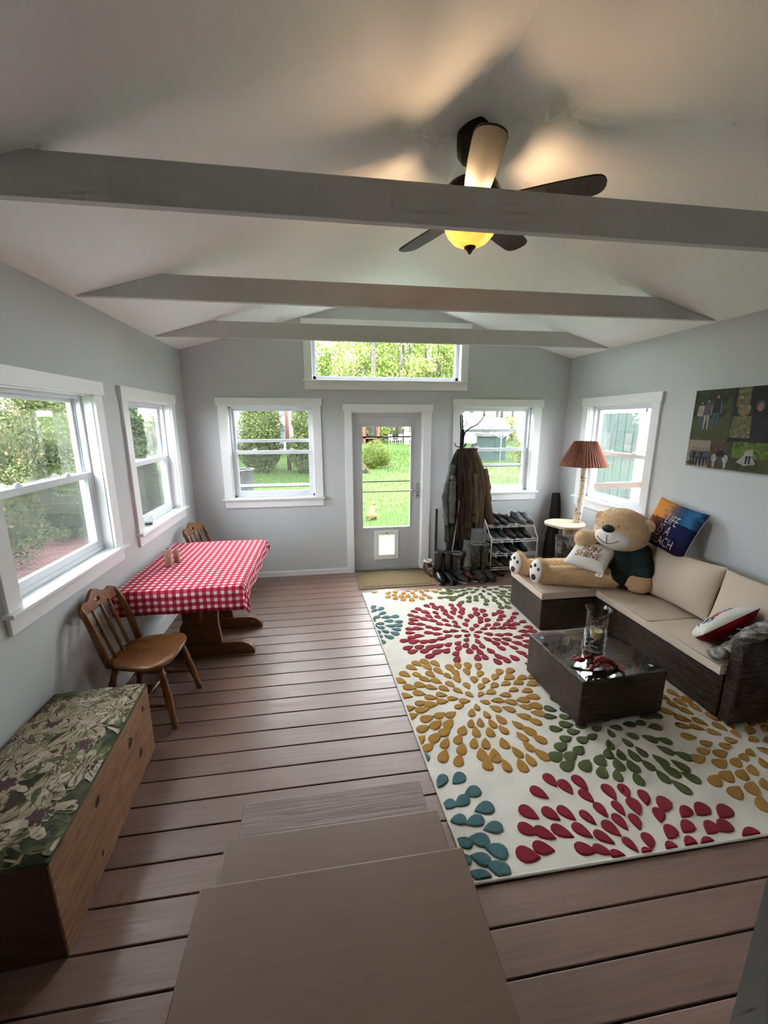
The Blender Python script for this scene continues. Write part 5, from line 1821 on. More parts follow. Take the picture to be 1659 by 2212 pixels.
# ================================================================== photo collage canvas
cv = thing('photo_canvas', 'frameless photo-collage canvas hanging on the wall above the sofa', 'picture', (W, -2.42, 1.857))
MT['canvas_edge'] = pm('canvas_edge', (0.05, 0.06, 0.04), (0.08, 0.08, 0.06), 10, 0.8)
MB().box(-0.034, -0.51, -0.309, -0.002, 0.51, 0.309).build('stretcher', 'canvas_edge', cv)


def photo_mat(name, stops, scale=(1, 1, 1), ns=9):
    m, t, b = nt(name)
    n = noise(t, coords(t, 'Object', scale), ns, 6, 0.65, 0.8)
    t.links.new(ramp(t, n, stops), b.inputs['Base Color']); setc(b, 0.6, 0, 0.25)
    return m


MT['ph_wood'] = photo_mat('photo_dark_trees', [(0.3, (0.006, 0.008, 0.003)), (0.5, (0.017, 0.028, 0.008)), (0.65, (0.056, 0.084, 0.021)), (0.8, (0.112, 0.140, 0.056))])
MT['ph_grass'] = photo_mat('photo_lawn', [(0.3, (0.035, 0.04, 0.012)), (0.7, (0.075, 0.08, 0.025))], ns=20)
MT['ph_wall'] = photo_mat('photo_pale_room', [(0.3, (0.210, 0.175, 0.119)), (0.7, (0.252, 0.217, 0.161))])
MT['ph_brown'] = photo_mat('photo_brown_woods', [(0.3, (0.03, 0.022, 0.015)), (0.5, (0.06, 0.04, 0.025)), (0.7, (0.11, 0.075, 0.045))], ns=16)
MT['ph_green'] = photo_mat('photo_bright_green', [(0.3, (0.021, 0.035, 0.007)), (0.5, (0.091, 0.140, 0.021)), (0.7, (0.175, 0.231, 0.049))], ns=22)
MT['ph_dark'] = photo_mat('photo_black_coats', [(0.3, (0.004, 0.004, 0.005)), (0.7, (0.02, 0.02, 0.022))])
MT['ph_camo'] = photo_mat('photo_tan_coat', [(0.3, (0.06, 0.055, 0.02)), (0.55, (0.13, 0.12, 0.05)), (0.7, (0.33, 0.30, 0.2))], ns=30)
MT['ph_skin'] = photo_mat('photo_skin', [(0.3, (0.16, 0.08, 0.055)), (0.7, (0.28, 0.16, 0.11))], ns=40)
MT['ph_white'] = photo_mat('photo_white', [(0.3, (0.176, 0.176, 0.160)), (0.6, (0.336, 0.328, 0.304))], ns=30)
MT['ph_blue'] = photo_mat('photo_denim', [(0.3, (0.03, 0.05, 0.08)), (0.7, (0.07, 0.10, 0.14))], ns=30)
MT['ph_grey'] = photo_mat('photo_grey_shirt', [(0.3, (0.04, 0.04, 0.05)), (0.7, (0.08, 0.08, 0.09))])
PM = ['ph_wood', 'ph_grass', 'ph_wall', 'ph_brown', 'ph_green', 'ph_dark', 'ph_camo', 'ph_skin', 'ph_white', 'ph_blue', 'ph_grey']
lay = [0]
def patch(b, poly, mat):
    lay[0] += 1
    b.cur = PM.index(mat)
    x = -0.0345 - 0.00003 * lay[0]
    o_ = len(b.v)
    b.v += [(x, 0.51 - u, 0.309 - v) for u, v in poly]
    b.face(range(o_ + len(poly) - 1, o_ - 1, -1))
def rect(b, u0, v0, u1, v1, mat): patch(b, [(u0, v0), (u1, v0), (u1, v1), (u0, v1)], mat)
def oval(b, u, v, ru, rv, mat, n=14): patch(b, [(u + ru * math.cos(2 * PI * k / n), v + rv * math.sin(2 * PI * k / n)) for k in range(n)], mat)
def figure(b, u, v, h, top, bot, w=0.24, skin='ph_skin'):
    oval(b, u, v + 0.06 * h, 0.055 * h, 0.07 * h, 'ph_dark'); oval(b, u, v + 0.082 * h, 0.042 * h, 0.058 * h, skin)
    for s in (-1, 1):
        patch(b, [(u + s * w * .36 * h, v + .18 * h), (u + s * w * .52 * h, v + .22 * h), (u + s * w * .66 * h, v + .5 * h), (u + s * w * .54 * h, v + .52 * h)], skin if h > 0.2 else top)
    patch(b, [(u - w * 0.4 * h, v + .16 * h), (u + w * 0.4 * h, v + .16 * h), (u + w * 0.52 * h, v + .5 * h), (u + w * .36 * h, v + .52 * h), (u - w * .36 * h, v + .52 * h), (u - w * 0.52 * h, v + .5 * h)], top)
    for s in (-1, 1):
        patch(b, [(u + s * 0.01 * h, v + .5 * h), (u + s * w * .36 * h, v + .5 * h), (u + s * w * .36 * h, v + 0.95 * h), (u + s * 0.05 * h, v + .95 * h)], bot)
b = MB(); rect(b, 0, 0, 0.335, 0.36, 'ph_wood'); rect(b, 0, 0.22, 0.335, 0.40, 'ph_grass')
figure(b, 0.072, 0.085, 0.24, 'ph_white', 'ph_blue'); figure(b, 0.128, 0.07, 0.26, 'ph_grey', 'ph_white'); figure(b, 0.205, 0.035, 0.29, 'ph_dark', 'ph_blue')
b.build('print_three_figures', PM, cv)
b = MB(); rect(b, 0.335, 0, 0.72, 0.40, 'ph_dark'); rect(b, 0.36, 0.0, 0.46, 0.14, 'ph_camo'); oval(b, 0.425, 0.16, 0.05, 0.055, 'ph_camo'); oval(b, 0.425, 0.17, 0.03, 0.037, 'ph_skin')
patch(b, [(0.35, 0.21), (0.49, 0.21), (0.50, 0.37), (0.34, 0.37)], 'ph_camo'); oval(b, 0.54, 0.14, 0.032, 0.04, 'ph_grey'); oval(b, 0.54, 0.15, 0.022, 0.03, 'ph_skin'); oval(b, 0.62, 0.18, 0.025, 0.032, 'ph_skin')
b.build('print_hooded_figure', PM, cv)
b = MB(); rect(b, 0, 0.40, 0.205, 0.618, 'ph_wall'); oval(b, 0.05, 0.590, 0.042, 0.020, 'ph_brown')
for k, (u, m_) in enumerate(((0.055, 'ph_grey'), (0.085, 'ph_dark'), (0.115, 'ph_grey'), (0.15, 'ph_dark'), (0.18, 'ph_blue'))):
    figure(b, u, 0.46 + 0.008 * (k % 2), 0.15, m_, 'ph_dark', 0.34)
b.build('print_group', PM, cv)
b = MB(); rect(b, 0.205, 0.40, 0.39, 0.618, 'ph_brown')
for u in (0.25, 0.345):
    oval(b, u, 0.535, 0.024, 0.032, 'ph_white'); patch(b, [(u - 0.012, 0.55), (u + 0.016, 0.55), (u + 0.012, 0.61), (u - 0.004, 0.61)], 'ph_white')
figure(b, 0.30, 0.45, 0.14, 'ph_dark', 'ph_grey', 0.4)
b.build('print_horses', PM, cv)
b = MB(); rect(b, 0.39, 0.40, 0.72, 0.618, 'ph_green'); rect(b, 0.39, 0.52, 0.72, 0.618, 'ph_grass')
for u in (0.435, 0.56):
    oval(b, u, 0.565, 0.034, 0.037, 'ph_dark'); oval(b, u, 0.565, 0.026, 0.029, 'ph_grass')
patch(b, [(0.435, 0.55), (0.48, 0.50), (0.55, 0.51), (0.58, 0.555), (0.50, 0.575)], 'ph_white'); figure(b, 0.52, 0.435, 0.13, 'ph_white', 'ph_dark', 0.4)
b.build('print_motorcycle', PM, cv)
b = MB(); rect(b, 0.72, 0, 1.02, 0.33, 'ph_wood'); rect(b, 0.72, 0.33, 1.02, 0.618, 'ph_green'); figure(b, 0.86, 0.08, 0.24, 'ph_white', 'ph_dark')
b.build('print_portrait', PM, cv)

# ================================================================== coat stand and coats
CSX, CSY = 3.175, -0.30
cs = thing('coat_stand', 'black metal coat stand with upswept hooks holding the coats', 'coat stand', (CSX, CSY, 0))
MB().tube([(0, 0, 0.02), (0, 0, 1.83)], 0.026, 14).build('post', 'dark_metal', cs, smooth=True)
MB().lathe([(0.10, 0.0), (0.10, 0.012), (0.05, 0.03), (0.03, 0.05)], 20).build('base_plate', 'dark_metal', cs)
for i, pts in enumerate(([(0.012, 0, 1.72), (0.030, -0.02, 1.80), (0.075, -0.045, 1.845), (0.15, -0.08, 1.885), (0.19, -0.10, 1.935), (0.225, -0.11, 1.995)],
                        [(-0.006, 0, 1.72), (-0.018, 0.01, 1.85), (-0.022, 0.02, 1.99)], [(0.004, 0.0, 1.72), (0.010, 0.03, 1.86), (0.012, 0.05, 1.985)])):
    h_ = MB().tube(pts, [0.009, 0.009, 0.008, 0.007, 0.006, 0.005][:len(pts)], 8).build('hook', 'dark_metal', cs, smooth=True)
    MB().ell(pts[-1], (0.008, 0.008, 0.009), 10, 6).build('hook_tip', 'dark_metal', h_, smooth=True)
b = MB(); b.tube([(0.012 + 0.030 * math.cos(2 * PI * k / 20), -0.028, 1.895 + 0.034 * math.sin(2 * PI * k / 20)) for k in range(21)], 0.004, 6)
b.tube([(-0.015, -0.028, 1.88), (0.038, -0.028, 1.91)], 0.003, 6); b.tube([(0.0, -0.028, 1.92), (0.022, -0.028, 1.868)], 0.003, 6)
b.build('ring_ornament', 'dark_metal', cs, smooth=True)
for a in (0.6, 2.7, 4.8):
    MB().tube([(0.02 * math.cos(a), 0.02 * math.sin(a), 1.62), (0.07 * math.cos(a), 0.07 * math.sin(a), 1.63), (0.09 * math.cos(a), 0.09 * math.sin(a), 1.67)], 0.006, 8).build('peg', 'dark_metal', cs, smooth=True)


def hanging(name, label, cat, mat, secs, seed, folds=0.2, extra=None, trim=None):
    """coat body from vertical sections (z, cx, cy, half-width, half-depth)"""
    t0 = thing(name, label, cat, (CSX, CSY, 0.5), group='coats on the stand')
    g_ = smooth_noise(seed); n = 36
    b_ = MB(); rings_ = []
    n = 64
    for i in range(40):
        t_ = i / 39 * (len(secs) - 1); k = min(int(t_), len(secs) - 2); f = t_ - k
        f2 = f * f * (3 - 2 * f)
        z, cx, cy, hw_, hd = [secs[k][q] * (1 - f2) + secs[k + 1][q] * f2 for q in range(5)]
        ring = []
        for q in range(n):
            a = 2 * PI * q / n
            dn_ = 1 - i / 46
            w1 = 1 + folds * 0.9 * dn_ * g_(math.cos(a) * 3.2, math.sin(a) * 3.2, z * 2.6) + folds * 0.55 * dn_ * math.sin(9 * a + seed + 1.6 * math.sin(z * 6 + seed)) + folds * 0.3 * math.sin(4 * a + z * 9)
            zz = z + (0.03 * g_(math.cos(a) * 2, math.sin(a) * 2, 3) if i < 3 else 0)
            ring.append((cx + hw_ * w1 * math.cos(a), cy + hd * w1 * math.sin(a), zz))
        rings_.append(ring)
    b_.loft(rings_)
    b_.build('coat_body', mat, t0, world=True, smooth=True)
    zt2, cx2, cy2 = secs[-1][0], secs[-1][1], secs[-1][2]
    cb = MB(); cb.tube([(cx2 + secs[-2][3] * 0.9 * math.cos(2 * PI * k / 14), cy2 + secs[-2][4] * 0.9 * math.sin(2 * PI * k / 14), zt2 - 0.045 + 0.03 * math.sin(2 * PI * k / 14 + 1.5)) for k in range(15)], 0.016, 8)
    cb.build('collar', mat, t0, world=True, smooth=True)
    return t0


def sleeve(t0, pts, rr, mat, seed, name='sleeve'):
    g_ = smooth_noise(seed); b_ = MB(); rings_ = []
    P_ = [Vector(p) for p in pts]
    for i in range(34):
        t_ = i / 33 * (len(P_) - 1); k = min(int(t_), len(P_) - 2); f = t_ - k
        p = P_[k].lerp(P_[k + 1], f); r_ = rr[k] * (1 - f) + rr[k + 1] * f
        d_ = (P_[k + 1] - P_[k]).normalized(); a_ = d_.cross(Vector((0, 1, 0))).normalized(); c_ = d_.cross(a_)
        rings_.append([p + (a_ * math.cos(2 * PI * q / 24) * 1.0 + c_ * math.sin(2 * PI * q / 24) * 0.75) * r_ * (1 + 0.24 * g_(i * 0.42, math.cos(2 * PI * q / 24) * 2.4, math.sin(2 * PI * q / 24) * 2.4) + 0.07 * math.sin(i * 1.3 + 3 * math.sin(2 * PI * q / 24))) for q in range(24)])
    b_.loft(rings_)
    return b_.build(name, mat, t0, world=True, smooth=True)


MT['coat_olive'] = pm('olive_grey_coat', (0.042, 0.041, 0.032), (0.028, 0.027, 0.021), 6, 0.8, spec=0.2, bmp=0.2, bdist=0.01)
MT['coat_grey'] = pm('pale_grey_coat_sleeve', (0.13, 0.13, 0.118), (0.075, 0.075, 0.068), 6, 0.7, spec=0.25, bmp=0.2, bdist=0.01)
MT['coat_brown'] = pm('dark_brown_coat', (0.022, 0.014, 0.009), (0.034, 0.023, 0.015), 6, 0.85, spec=0.15, bmp=0.25, bdist=0.01)
MT['coat_tan'] = pm('tan_canvas_coat', (0.082, 0.054, 0.033), (0.052, 0.034, 0.021), 5, 0.85, spec=0.15, bmp=0.25, bdist=0.01)
c1 = hanging('olive_jacket', 'olive grey jacket with pale sleeves on the door side of the coat stand', 'jacket', 'coat_olive',
             [(0.46, 3.10, -0.30, 0.095, 0.06), (0.75, 3.09, -0.30, 0.105, 0.065), (1.05, 3.09, -0.30, 0.10, 0.065), (1.35, 3.10, -0.30, 0.085, 0.06), (1.52, 3.13, -0.30, 0.055, 0.045), (1.60, 3.15, -0.30, 0.03, 0.03)], 3)
sleeve(c1, [(3.075, -0.33, 1.42), (3.02, -0.35, 1.24), (2.985, -0.36, 1.02), (2.985, -0.37, 0.82), (3.00, -0.37, 0.69)], [0.050, 0.052, 0.048, 0.042, 0.036], 'coat_grey', 5)
sleeve(c1, [(3.06, -0.385, 1.30), (3.05, -0.40, 1.08), (3.05, -0.40, 0.88), (3.06, -0.40, 0.72)], [0.040, 0.044, 0.040, 0.034], 'coat_grey', 6)
MB().box(2.985, -0.415, 1.235, 3.09, -0.385, 1.25).build('cape_edge', 'coat_olive', c1, world=True)
c2 = hanging('brown_coat', 'long dark brown coat hanging in the middle of the coat stand', 'coat', 'coat_brown',
             [(0.50, 3.19, -0.38, 0.105, 0.06), (0.80, 3.19, -0.38, 0.11, 0.065), (1.15, 3.195, -0.38, 0.10, 0.065), (1.42, 3.20, -0.37, 0.085, 0.06), (1.56, 3.19, -0.35, 0.06, 0.05), (1.615, 3.18, -0.33, 0.035, 0.035)], 9)
sleeve(c2, [(3.20, -0.43, 1.40), (3.23, -0.45, 1.10), (3.235, -0.45, 0.85), (3.24, -0.45, 0.66)], [0.05, 0.05, 0.045, 0.04], 'coat_brown', 12)
MB().tube([(3.245, -0.435, 1.55), (3.25, -0.455, 1.2), (3.255, -0.455, 0.8), (3.26, -0.45, 0.55)], 0.003, 6).build('zipper', 'dark_metal', c2, world=True)
c3 = hanging('tan_jacket', 'tan canvas work jacket hanging in front of the window on the coat stand', 'jacket', 'coat_tan',
             [(0.66, 3.37, -0.37, 0.090, 0.06), (0.90, 3.375, -0.37, 0.115, 0.065), (1.15, 3.37, -0.37, 0.115, 0.065), (1.40, 3.335, -0.365, 0.095, 0.06), (1.54, 3.30, -0.35, 0.065, 0.05), (1.615, 3.285, -0.34, 0.040, 0.035)], 17)
sleeve(c3, [(3.43, -0.36, 1.36), (3.475, -0.38, 1.18), (3.495, -0.39, 0.98), (3.52, -0.40, 0.80), (3.545, -0.41, 0.69)], [0.050, 0.052, 0.05, 0.047, 0.042], 'coat_tan', 19)
sleeve(c3, [(3.30, -0.42, 1.32), (3.30, -0.44, 1.05), (3.315, -0.44, 0.86), (3.32, -0.44, 0.72)], [0.045, 0.046, 0.043, 0.038], 'coat_tan', 23)
# dark trousers / bag hanging lower
c4 = hanging('dark_overalls', 'black work overalls hanging low behind the rubber boots', 'overalls', 'black',
             [(0.12, 3.13, -0.26, 0.085, 0.05), (0.40, 3.14, -0.26, 0.10, 0.055), (0.70, 3.16, -0.26, 0.11, 0.055), (0.95, 3.17, -0.26, 0.10, 0.05), (1.2, 3.17, -0.26, 0.06, 0.035)], 29)
# sticks leaning beside the door casing
MT['stick'] = wood_mat('reddish_stick', (0.055, 0.020, 0.014), (0.09, 0.035, 0.022), (10, 10, 2), 0.6)
MT['rod_grey'] = pm('grey_rod', (0.30, 0.29, 0.27), (0.22, 0.21, 0.2), 20, 0.5)
o = MB().loft([[(2.960 + dx, -0.045 + dy - 0.0 * z, z) for dx, dy in ((-.014, -.010), (.014, -.010), (.014, .010), (-.014, .010))] for z in (0.0, 0.4, 0.82)]).build('wooden_stake', 'stick', bevel=0.002)
tag(o, 'reddish brown wooden stake leaning on the wall beside the door casing', 'stake')
o = MB().tube([(3.035, -0.46, 0.0), (3.06, -0.42, 0.35), (3.10, -0.41, 0.62), (3.125, -0.44, 1.0)], [0.007, 0.007, 0.006, 0.005], 8).build('walking_stick', 'rod_grey', smooth=True)
tag(o, 'thin grey walking stick leaning against the brown coat', 'walking stick')


# ================================================================== footwear
def foot_ring(x, w, h, z0=0.0, yo=0.0, n=14):
    r_ = []
    for k in range(n):
        a = 2 * PI * k / n
        y = w * math.copysign(abs(math.cos(a)) ** 0.8, math.cos(a)); zz = math.sin(a)
        z = z0 + (h * (0.5 + 0.5 * math.copysign(abs(zz) ** 0.75, zz)))
        r_.append((x, yo + y, z))
    return r_


def make_shoe(name, label, upper, sole, loc, rz, L_=0.28, tall=0.10, group='shoes on the rack', laces=None, rx=0.0):
    """low shoe, toe towards +x"""
    t0 = thing(name, label, 'shoe', loc, rz, group)
    if rx: t0.rotation_euler = (rx, 0, rz)
    k = L_ / 0.28
    b = MB(); b.loft([foot_ring(x * k, w * k, h) for x, w, h in ((-0.14, 0.022, 0.028), (-0.125, 0.034, 0.03), (-0.06, 0.037, 0.028), (0.0, 0.038, 0.026), (0.06, 0.046, 0.026), (0.11, 0.042, 0.026), (0.138, 0.022, 0.026))])
    b.build('sole', sole, t0, smooth=True, autosm=50)
    b = MB(); b.loft([foot_ring(x * k, w * k, h * tall / 0.1, 0.018) for x, w, h in ((-0.137, 0.018, 0.085), (-0.126, 0.029, 0.100), (-0.105, 0.034, 0.092), (-0.06, 0.034, 0.080), (-0.03, 0.034, 0.080), (-0.012, 0.033, 0.096), (0.004, 0.035, 0.086), (0.03, 0.038, 0.067), (0.06, 0.041, 0.053), (0.095, 0.040, 0.046), (0.12, 0.032, 0.038), (0.136, 0.014, 0.024))])
    u_ = b.build('upper', upper, t0, smooth=True)
    zt_ = 0.018 + 0.083 * tall / 0.1
    b = MB(); b.ell((-0.066 * k, 0, zt_ + 0.002), (0.044 * k, 0.024 * k, 0.008), 16, 6); b.build('opening', 'black', t0, smooth=True)
    MB().hexa([(-0.012 * k, -0.014, zt_ - 0.01), (0.0, -0.014, zt_ - 0.02), (0.0, 0.014, zt_ - 0.02), (-0.012 * k, 0.014, zt_ - 0.01)], [(-0.026 * k, -0.016, zt_ + 0.026), (-0.020 * k, -0.016, zt_ + 0.028), (-0.020 * k, 0.016, zt_ + 0.028), (-0.026 * k, 0.016, zt_ + 0.026)]).build('tongue', upper, t0, bevel=0.002)
    for i in range(4):
        x = (0.005 + 0.017 * i) * k; z = 0.018 + (0.088 - 0.0085 * i * 1.5) * tall / 0.1 + 0.003
        MB().tube([(x, -0.02 * k, z - 0.006), (x + 0.004, 0, z), (x, 0.02 * k, z - 0.006)], 0.0025, 5).build('lace', laces or 'black', t0)
    return t0


def make_boot(name, label, mat, sole, loc, rz, h=0.36, cuff=None, fur=False, rr=0.056, group='boots by the door', laces=False, tilt=0.0):
    t0 = thing(name, label, 'boot', loc, rz, group)
    b = MB(); b.loft([foot_ring(x, w, hh) for x, w, hh in ((-0.10, 0.022, 0.030), (-0.088, 0.036, 0.032), (-0.03, 0.038, 0.030), (0.03, 0.042, 0.026), (0.10, 0.047, 0.026), (0.155, 0.040, 0.026), (0.178, 0.02, 0.026))])
    b.build('sole', sole, t0, smooth=True, autosm=50)
    b = MB()
    rings_ = []
    # toe to ankle, then up the shaft
    for x, w, hh in ((0.172, 0.014, 0.045), (0.160, 0.032, 0.060), (0.125, 0.043, 0.074), (0.08, 0.044, 0.088), (0.045, 0.042, 0.105)):
        rings_.append(foot_ring(x, w, hh, 0.016, 0, 16))
    n = 16
    for f in (0.0, 0.12, 0.25, 0.45, 0.7, 0.9, 1.0):
        z = 0.10 + (h - 0.10) * f
        r_ = rr * (0.92 + 0.12 * f)
        tiltx = -0.02 + tilt * f
        ring = []
        lean = (1 - min(1, f / 0.25))
        for k in range(n):
            a = 2 * PI * k / n
            c_, s_ = math.cos(a), math.sin(a)
            # the ring turns from upright-facing to horizontal as the boot rises
            px = tiltx + (-r_ * 1.08 * s_) * (1 - lean) + lean * (0.012 - 0.055 * (0.5 - 0.5 * s_) * 0.6)
            pz = z + lean * (0.055 * s_ - 0.035)
            ring.append((px, r_ * 0.92 * c_ if f > 0 else 0.042 * c_, pz))
        rings_.append(ring)
    b.loft(rings_, caps=True)
    # heel cup
    b.ell((-0.045, 0, 0.075), (0.055, 0.040, 0.062), 14, 10)
    u_ = b.build('shaft', mat, t0, smooth=True)
    b = MB()
    zz = h + 0.001
    b.tube([(-0.02 + tilt + rr * 1.12 * math.cos(2 * PI * k / 20), rr * 0.97 * math.sin(2 * PI * k / 20), zz) for k in range(21)], 0.005 if not fur else 0.012, 8)
    b.build('cuff', cuff or mat, t0, smooth=True)
    MB().lathe([(rr * 0.9, zz + 0.001), (rr * 0.88, zz + 0.0025)], 18, (-0.02 + tilt, 0, 0)).build('opening', 'black', t0)
    if laces:
        for i in range(7):
            z = 0.115 + (h - 0.17) * i / 7
            x = 0.036 + (0.0 if i else 0.03) + tilt * i / 7
            MB().tube([(x + 0.002, -0.028, z), (x + 0.010, 0, z + 0.008), (x + 0.002, 0.028, z)], 0.003, 6).build('lace', 'rod_grey', t0)
    if fur:
        fb = MB(); g_ = np.random.default_rng(3)
        pts_, nr_ = [], []
        for q in range(900):
            a = g_.uniform(0, 2 * PI); z = zz - 0.055 + 0.06 * g_.uniform()
            d_ = Vector((math.cos(a), math.sin(a), g_.uniform(-0.3, 0.9))).normalized()
            p = Vector((-0.02 + tilt + rr * 1.10 * math.cos(a), rr * 1.02 * math.sin(a), z))
            t1 = p + d_ * g_.uniform(0.012, 0.03); s_ = d_.cross(Vector((g_.normal(), g_.normal(), g_.normal()))).normalized() * 0.002
            o_ = len(fb.v); fb.v += [tuple(p - s_), tuple(p + s_), tuple(t1)]; fb.face((o_, o_ + 1, o_ + 2))
        fb.build('fur_trim', 'fur_grey', t0)['kind'] = 'stuff'
    return t0


MT['rubber'] = pm('black_rubber', (0.010, 0.011, 0.012), (0.016, 0.017, 0.018), 8, 0.28)
MT['fur_grey'] = pm('grey_fur', (0.20, 0.18, 0.19), (0.09, 0.08, 0.085), 40, 0.9)
MT['boot_dark'] = pm('dark_winter_boot', (0.022, 0.020, 0.020), (0.04, 0.037, 0.036), 20, 0.6, bmp=0.2)
MT['sole_white'] = pm('pale_sole', (0.42, 0.42, 0.40), (0.34, 0.34, 0.32), 12, 0.7)
MT['boot_camo'] = camo_mat('camouflage_boot', (0.05, 0.045, 0.035), (0.10, 0.09, 0.07), (0.02, 0.018, 0.015))
MT['leather_brown'] = pm('brown_leather', (0.075, 0.035, 0.018), (0.11, 0.055, 0.03), 18, 0.5, bmp=0.15)
MT['shearling'] = pm('cream_shearling', (0.62, 0.58, 0.52), (0.52, 0.48, 0.42), 60, 0.95, bmp=0.6)
MT['shoe_grey'] = pm('grey_sneaker', (0.085, 0.095, 0.095), (0.14, 0.15, 0.15), 25, 0.7, bmp=0.1)
MT['shoe_black'] = pm('black_sneaker', (0.014, 0.013, 0.013), (0.026, 0.024, 0.024), 25, 0.6)
MT['shoe_red'] = pm('red_black_sneaker', (0.16, 0.018, 0.020), (0.02, 0.016, 0.016), 9, 0.6, lo=0.45, hi=0.55)
MT['gum'] = pm('gum_sole', (0.12, 0.055, 0.035), (0.16, 0.075, 0.05), 12, 0.6)
MT['shoe_brown'] = pm('brown_shoe', (0.05, 0.032, 0.022), (0.08, 0.05, 0.035), 16, 0.55)
make_boot('rubber_boot', 'tall shiny black rubber boot nearer the door', 'rubber', 'rubber', (2.895, -0.435, 0), R(-88), 0.365, group='black rubber boots')
make_boot('rubber_boot', 'tall shiny black rubber boot next to the fur-trimmed boot', 'rubber', 'rubber', (3.005, -0.455, 0), R(-80), 0.36, group='black rubber boots')
make_boot('winter_boot', 'dark lace-up winter boot with a grey fur cuff and pale sole', 'boot_dark', 'sole_white', (3.115, -0.455, 0), R(-62), 0.345, 'fur_grey', True, 0.060, 'fur-trimmed winter boots', True)
make_boot('winter_boot', 'dark winter boot half hidden behind the fur-trimmed one', 'boot_dark', 'sole_white', (3.205, -0.36, 0), R(-55), 0.32, 'fur_grey', True, 0.056, 'fur-trimmed winter boots', True)
make_shoe('sneaker', 'red and black sneaker with a pale sole on the floor by the winter boots', 'shoe_red', 'sole_white', (3.255, -0.47, 0), R(-50), 0.28, group='shoes on the floor')
make_boot('camo_boot', 'tall camouflage boot next to the winter boots', 'boot_camo', 'boot_dark', (3.375, -0.44, 0), R(-70), 0.445, 'rod_grey', False, 0.058, 'camouflage boots')
make_boot('camo_boot', 'tall camouflage boot against the shoe rack', 'boot_camo', 'boot_dark', (3.482, -0.445, 0), R(-62), 0.44, 'rod_grey', False, 0.055, 'camouflage boots')
mc = thing('moccasin_boot', 'brown ankle boot with a cream shearling cuff beside the door casing', 'boot', (2.835, -0.225, 0), R(-75))
b = MB(); b.loft([foot_ring(x, w, h) for x, w, h in ((-0.11, 0.03, 0.08), (-0.09, 0.045, 0.16), (-0.03, 0.048, 0.165), (0.02, 0.047, 0.12), (0.07, 0.045, 0.075), (0.11, 0.036, 0.06), (0.13, 0.015, 0.04))]); b.build('upper', 'leather_brown', mc, smooth=True)
MB().tube([(-0.04 + 0.052 * math.cos(2 * PI * k / 18), 0.046 * math.sin(2 * PI * k / 18), 0.172) for k in range(19)], 0.017, 8).build('shearling_cuff', 'shearling', mc, smooth=True)
for z in (0.10, 0.07):
    MB().tube([(0.045, -0.045, z), (0.068, 0, z + 0.01), (0.045, 0.045, z)], 0.004, 6).build('lace', 'shearling', mc)
MB().loft([foot_ring(x, w, 0.018) for x, w in ((-0.115, 0.03), (-0.05, 0.046), (0.05, 0.048), (0.135, 0.02))]).build('sole', 'gum', mc)

# white wire shoe rack
rk = thing('shoe_rack', 'white wire four-tier shoe rack under the window', 'shoe rack', (3.86, -0.28, 0))
RX0, RX1, RYF, RYB = 3.565, 4.175, -0.42, -0.13
for x, lean in ((RX0, -0.035), (RX1, -0.015)):
    MB().tube([(x, RYF, 0.0), (x + 0.0, RYF, 0.50), (x + lean * 0.3, RYF + 0.03, 0.53), (x + lean, RYF + 0.15, 0.70), (x + lean, RYF + 0.19, 0.715), (x + lean, RYB, 0.715), (x, RYB + 0.0, 0.69), (x, RYB, 0.0)], 0.0065, 8).build('side_frame', 'white_wire', rk, world=True, smooth=True)
for z in (0.118, 0.300, 0.478, 0.642):
    yf = RYF if z < 0.6 else RYF + 0.10
    b = MB()
    b.tube([(RX0, yf, z), (RX1, yf, z)], 0.004, 6); b.tube([(RX0, yf, z - 0.028), (RX1, yf, z - 0.028)], 0.004, 6); b.tube([(RX0, RYB, z), (RX1, RYB, z)], 0.004, 6)
    sf = b.build('shelf_rail', 'white_wire', rk, world=True)
    b = MB()
    for i in range(25):
        x = RX0 + (RX1 - RX0) * (i + 0.5) / 25
        b.tube([(x, yf, z - 0.028), (x, yf, z + 0.001), (x, RYB, z + 0.001)], 0.0018, 4)
    q = b.build('shelf_wires', 'white_wire', sf, world=False); q.location = -Vector(rk.location)
zt_ = 0.646
SHO = [('trail_shoe', 'grey trail sneaker with gum sole on top of the rack, nearer the coats', 'shoe_grey', 'gum', (3.985, -0.245, zt_), R(-72), 0.115), ('trail_shoe', 'grey trail sneaker with gum sole at the end of the rack top', 'shoe_grey', 'gum', (4.085, -0.245, zt_), R(-66), 0.115),
       ('sneaker', 'black sneaker on the rack top beside the tan jacket sleeve', 'shoe_black', 'boot_dark', (3.635, -0.235, zt_), R(-75), 0.095), ('sneaker', 'black lace-up sneaker second on the rack top', 'shoe_black', 'shoe_black', (3.735, -0.235, zt_), R(-70), 0.10),
       ('sneaker', 'dark sneaker with a white rubber toe on the rack top', 'shoe_black', 'sole_white', (3.845, -0.24, zt_), R(-62), 0.085)]
for nm, lab, u_, s_, loc, rz, tall in SHO:
    make_shoe(nm, lab, u_, s_, loc, rz, 0.27, tall, laces='rod_grey' if u_ == 'shoe_grey' else None)
row2 = [(3.635, 'shoe_black', 'sole_white', 'black sneaker with a white sole on the second shelf, beside the camouflage boots'), (3.735, 'shoe_black', 'sole_white', 'black sneaker with a white sole second along the second shelf'),
        (3.855, 'shoe_brown', 'shoe_black', 'brown shoe in the middle of the second shelf'), (3.95, 'shoe_black', 'shoe_black', 'plain black shoe on the second shelf'), (4.06, 'shoe_brown', 'boot_dark', 'brown shoe at the far end of the second shelf')]
for x, u_, s_, lab in row2:
    make_shoe('shoe', lab, u_, s_, (x, -0.285, 0.482), R(-85), 0.27, 0.085)
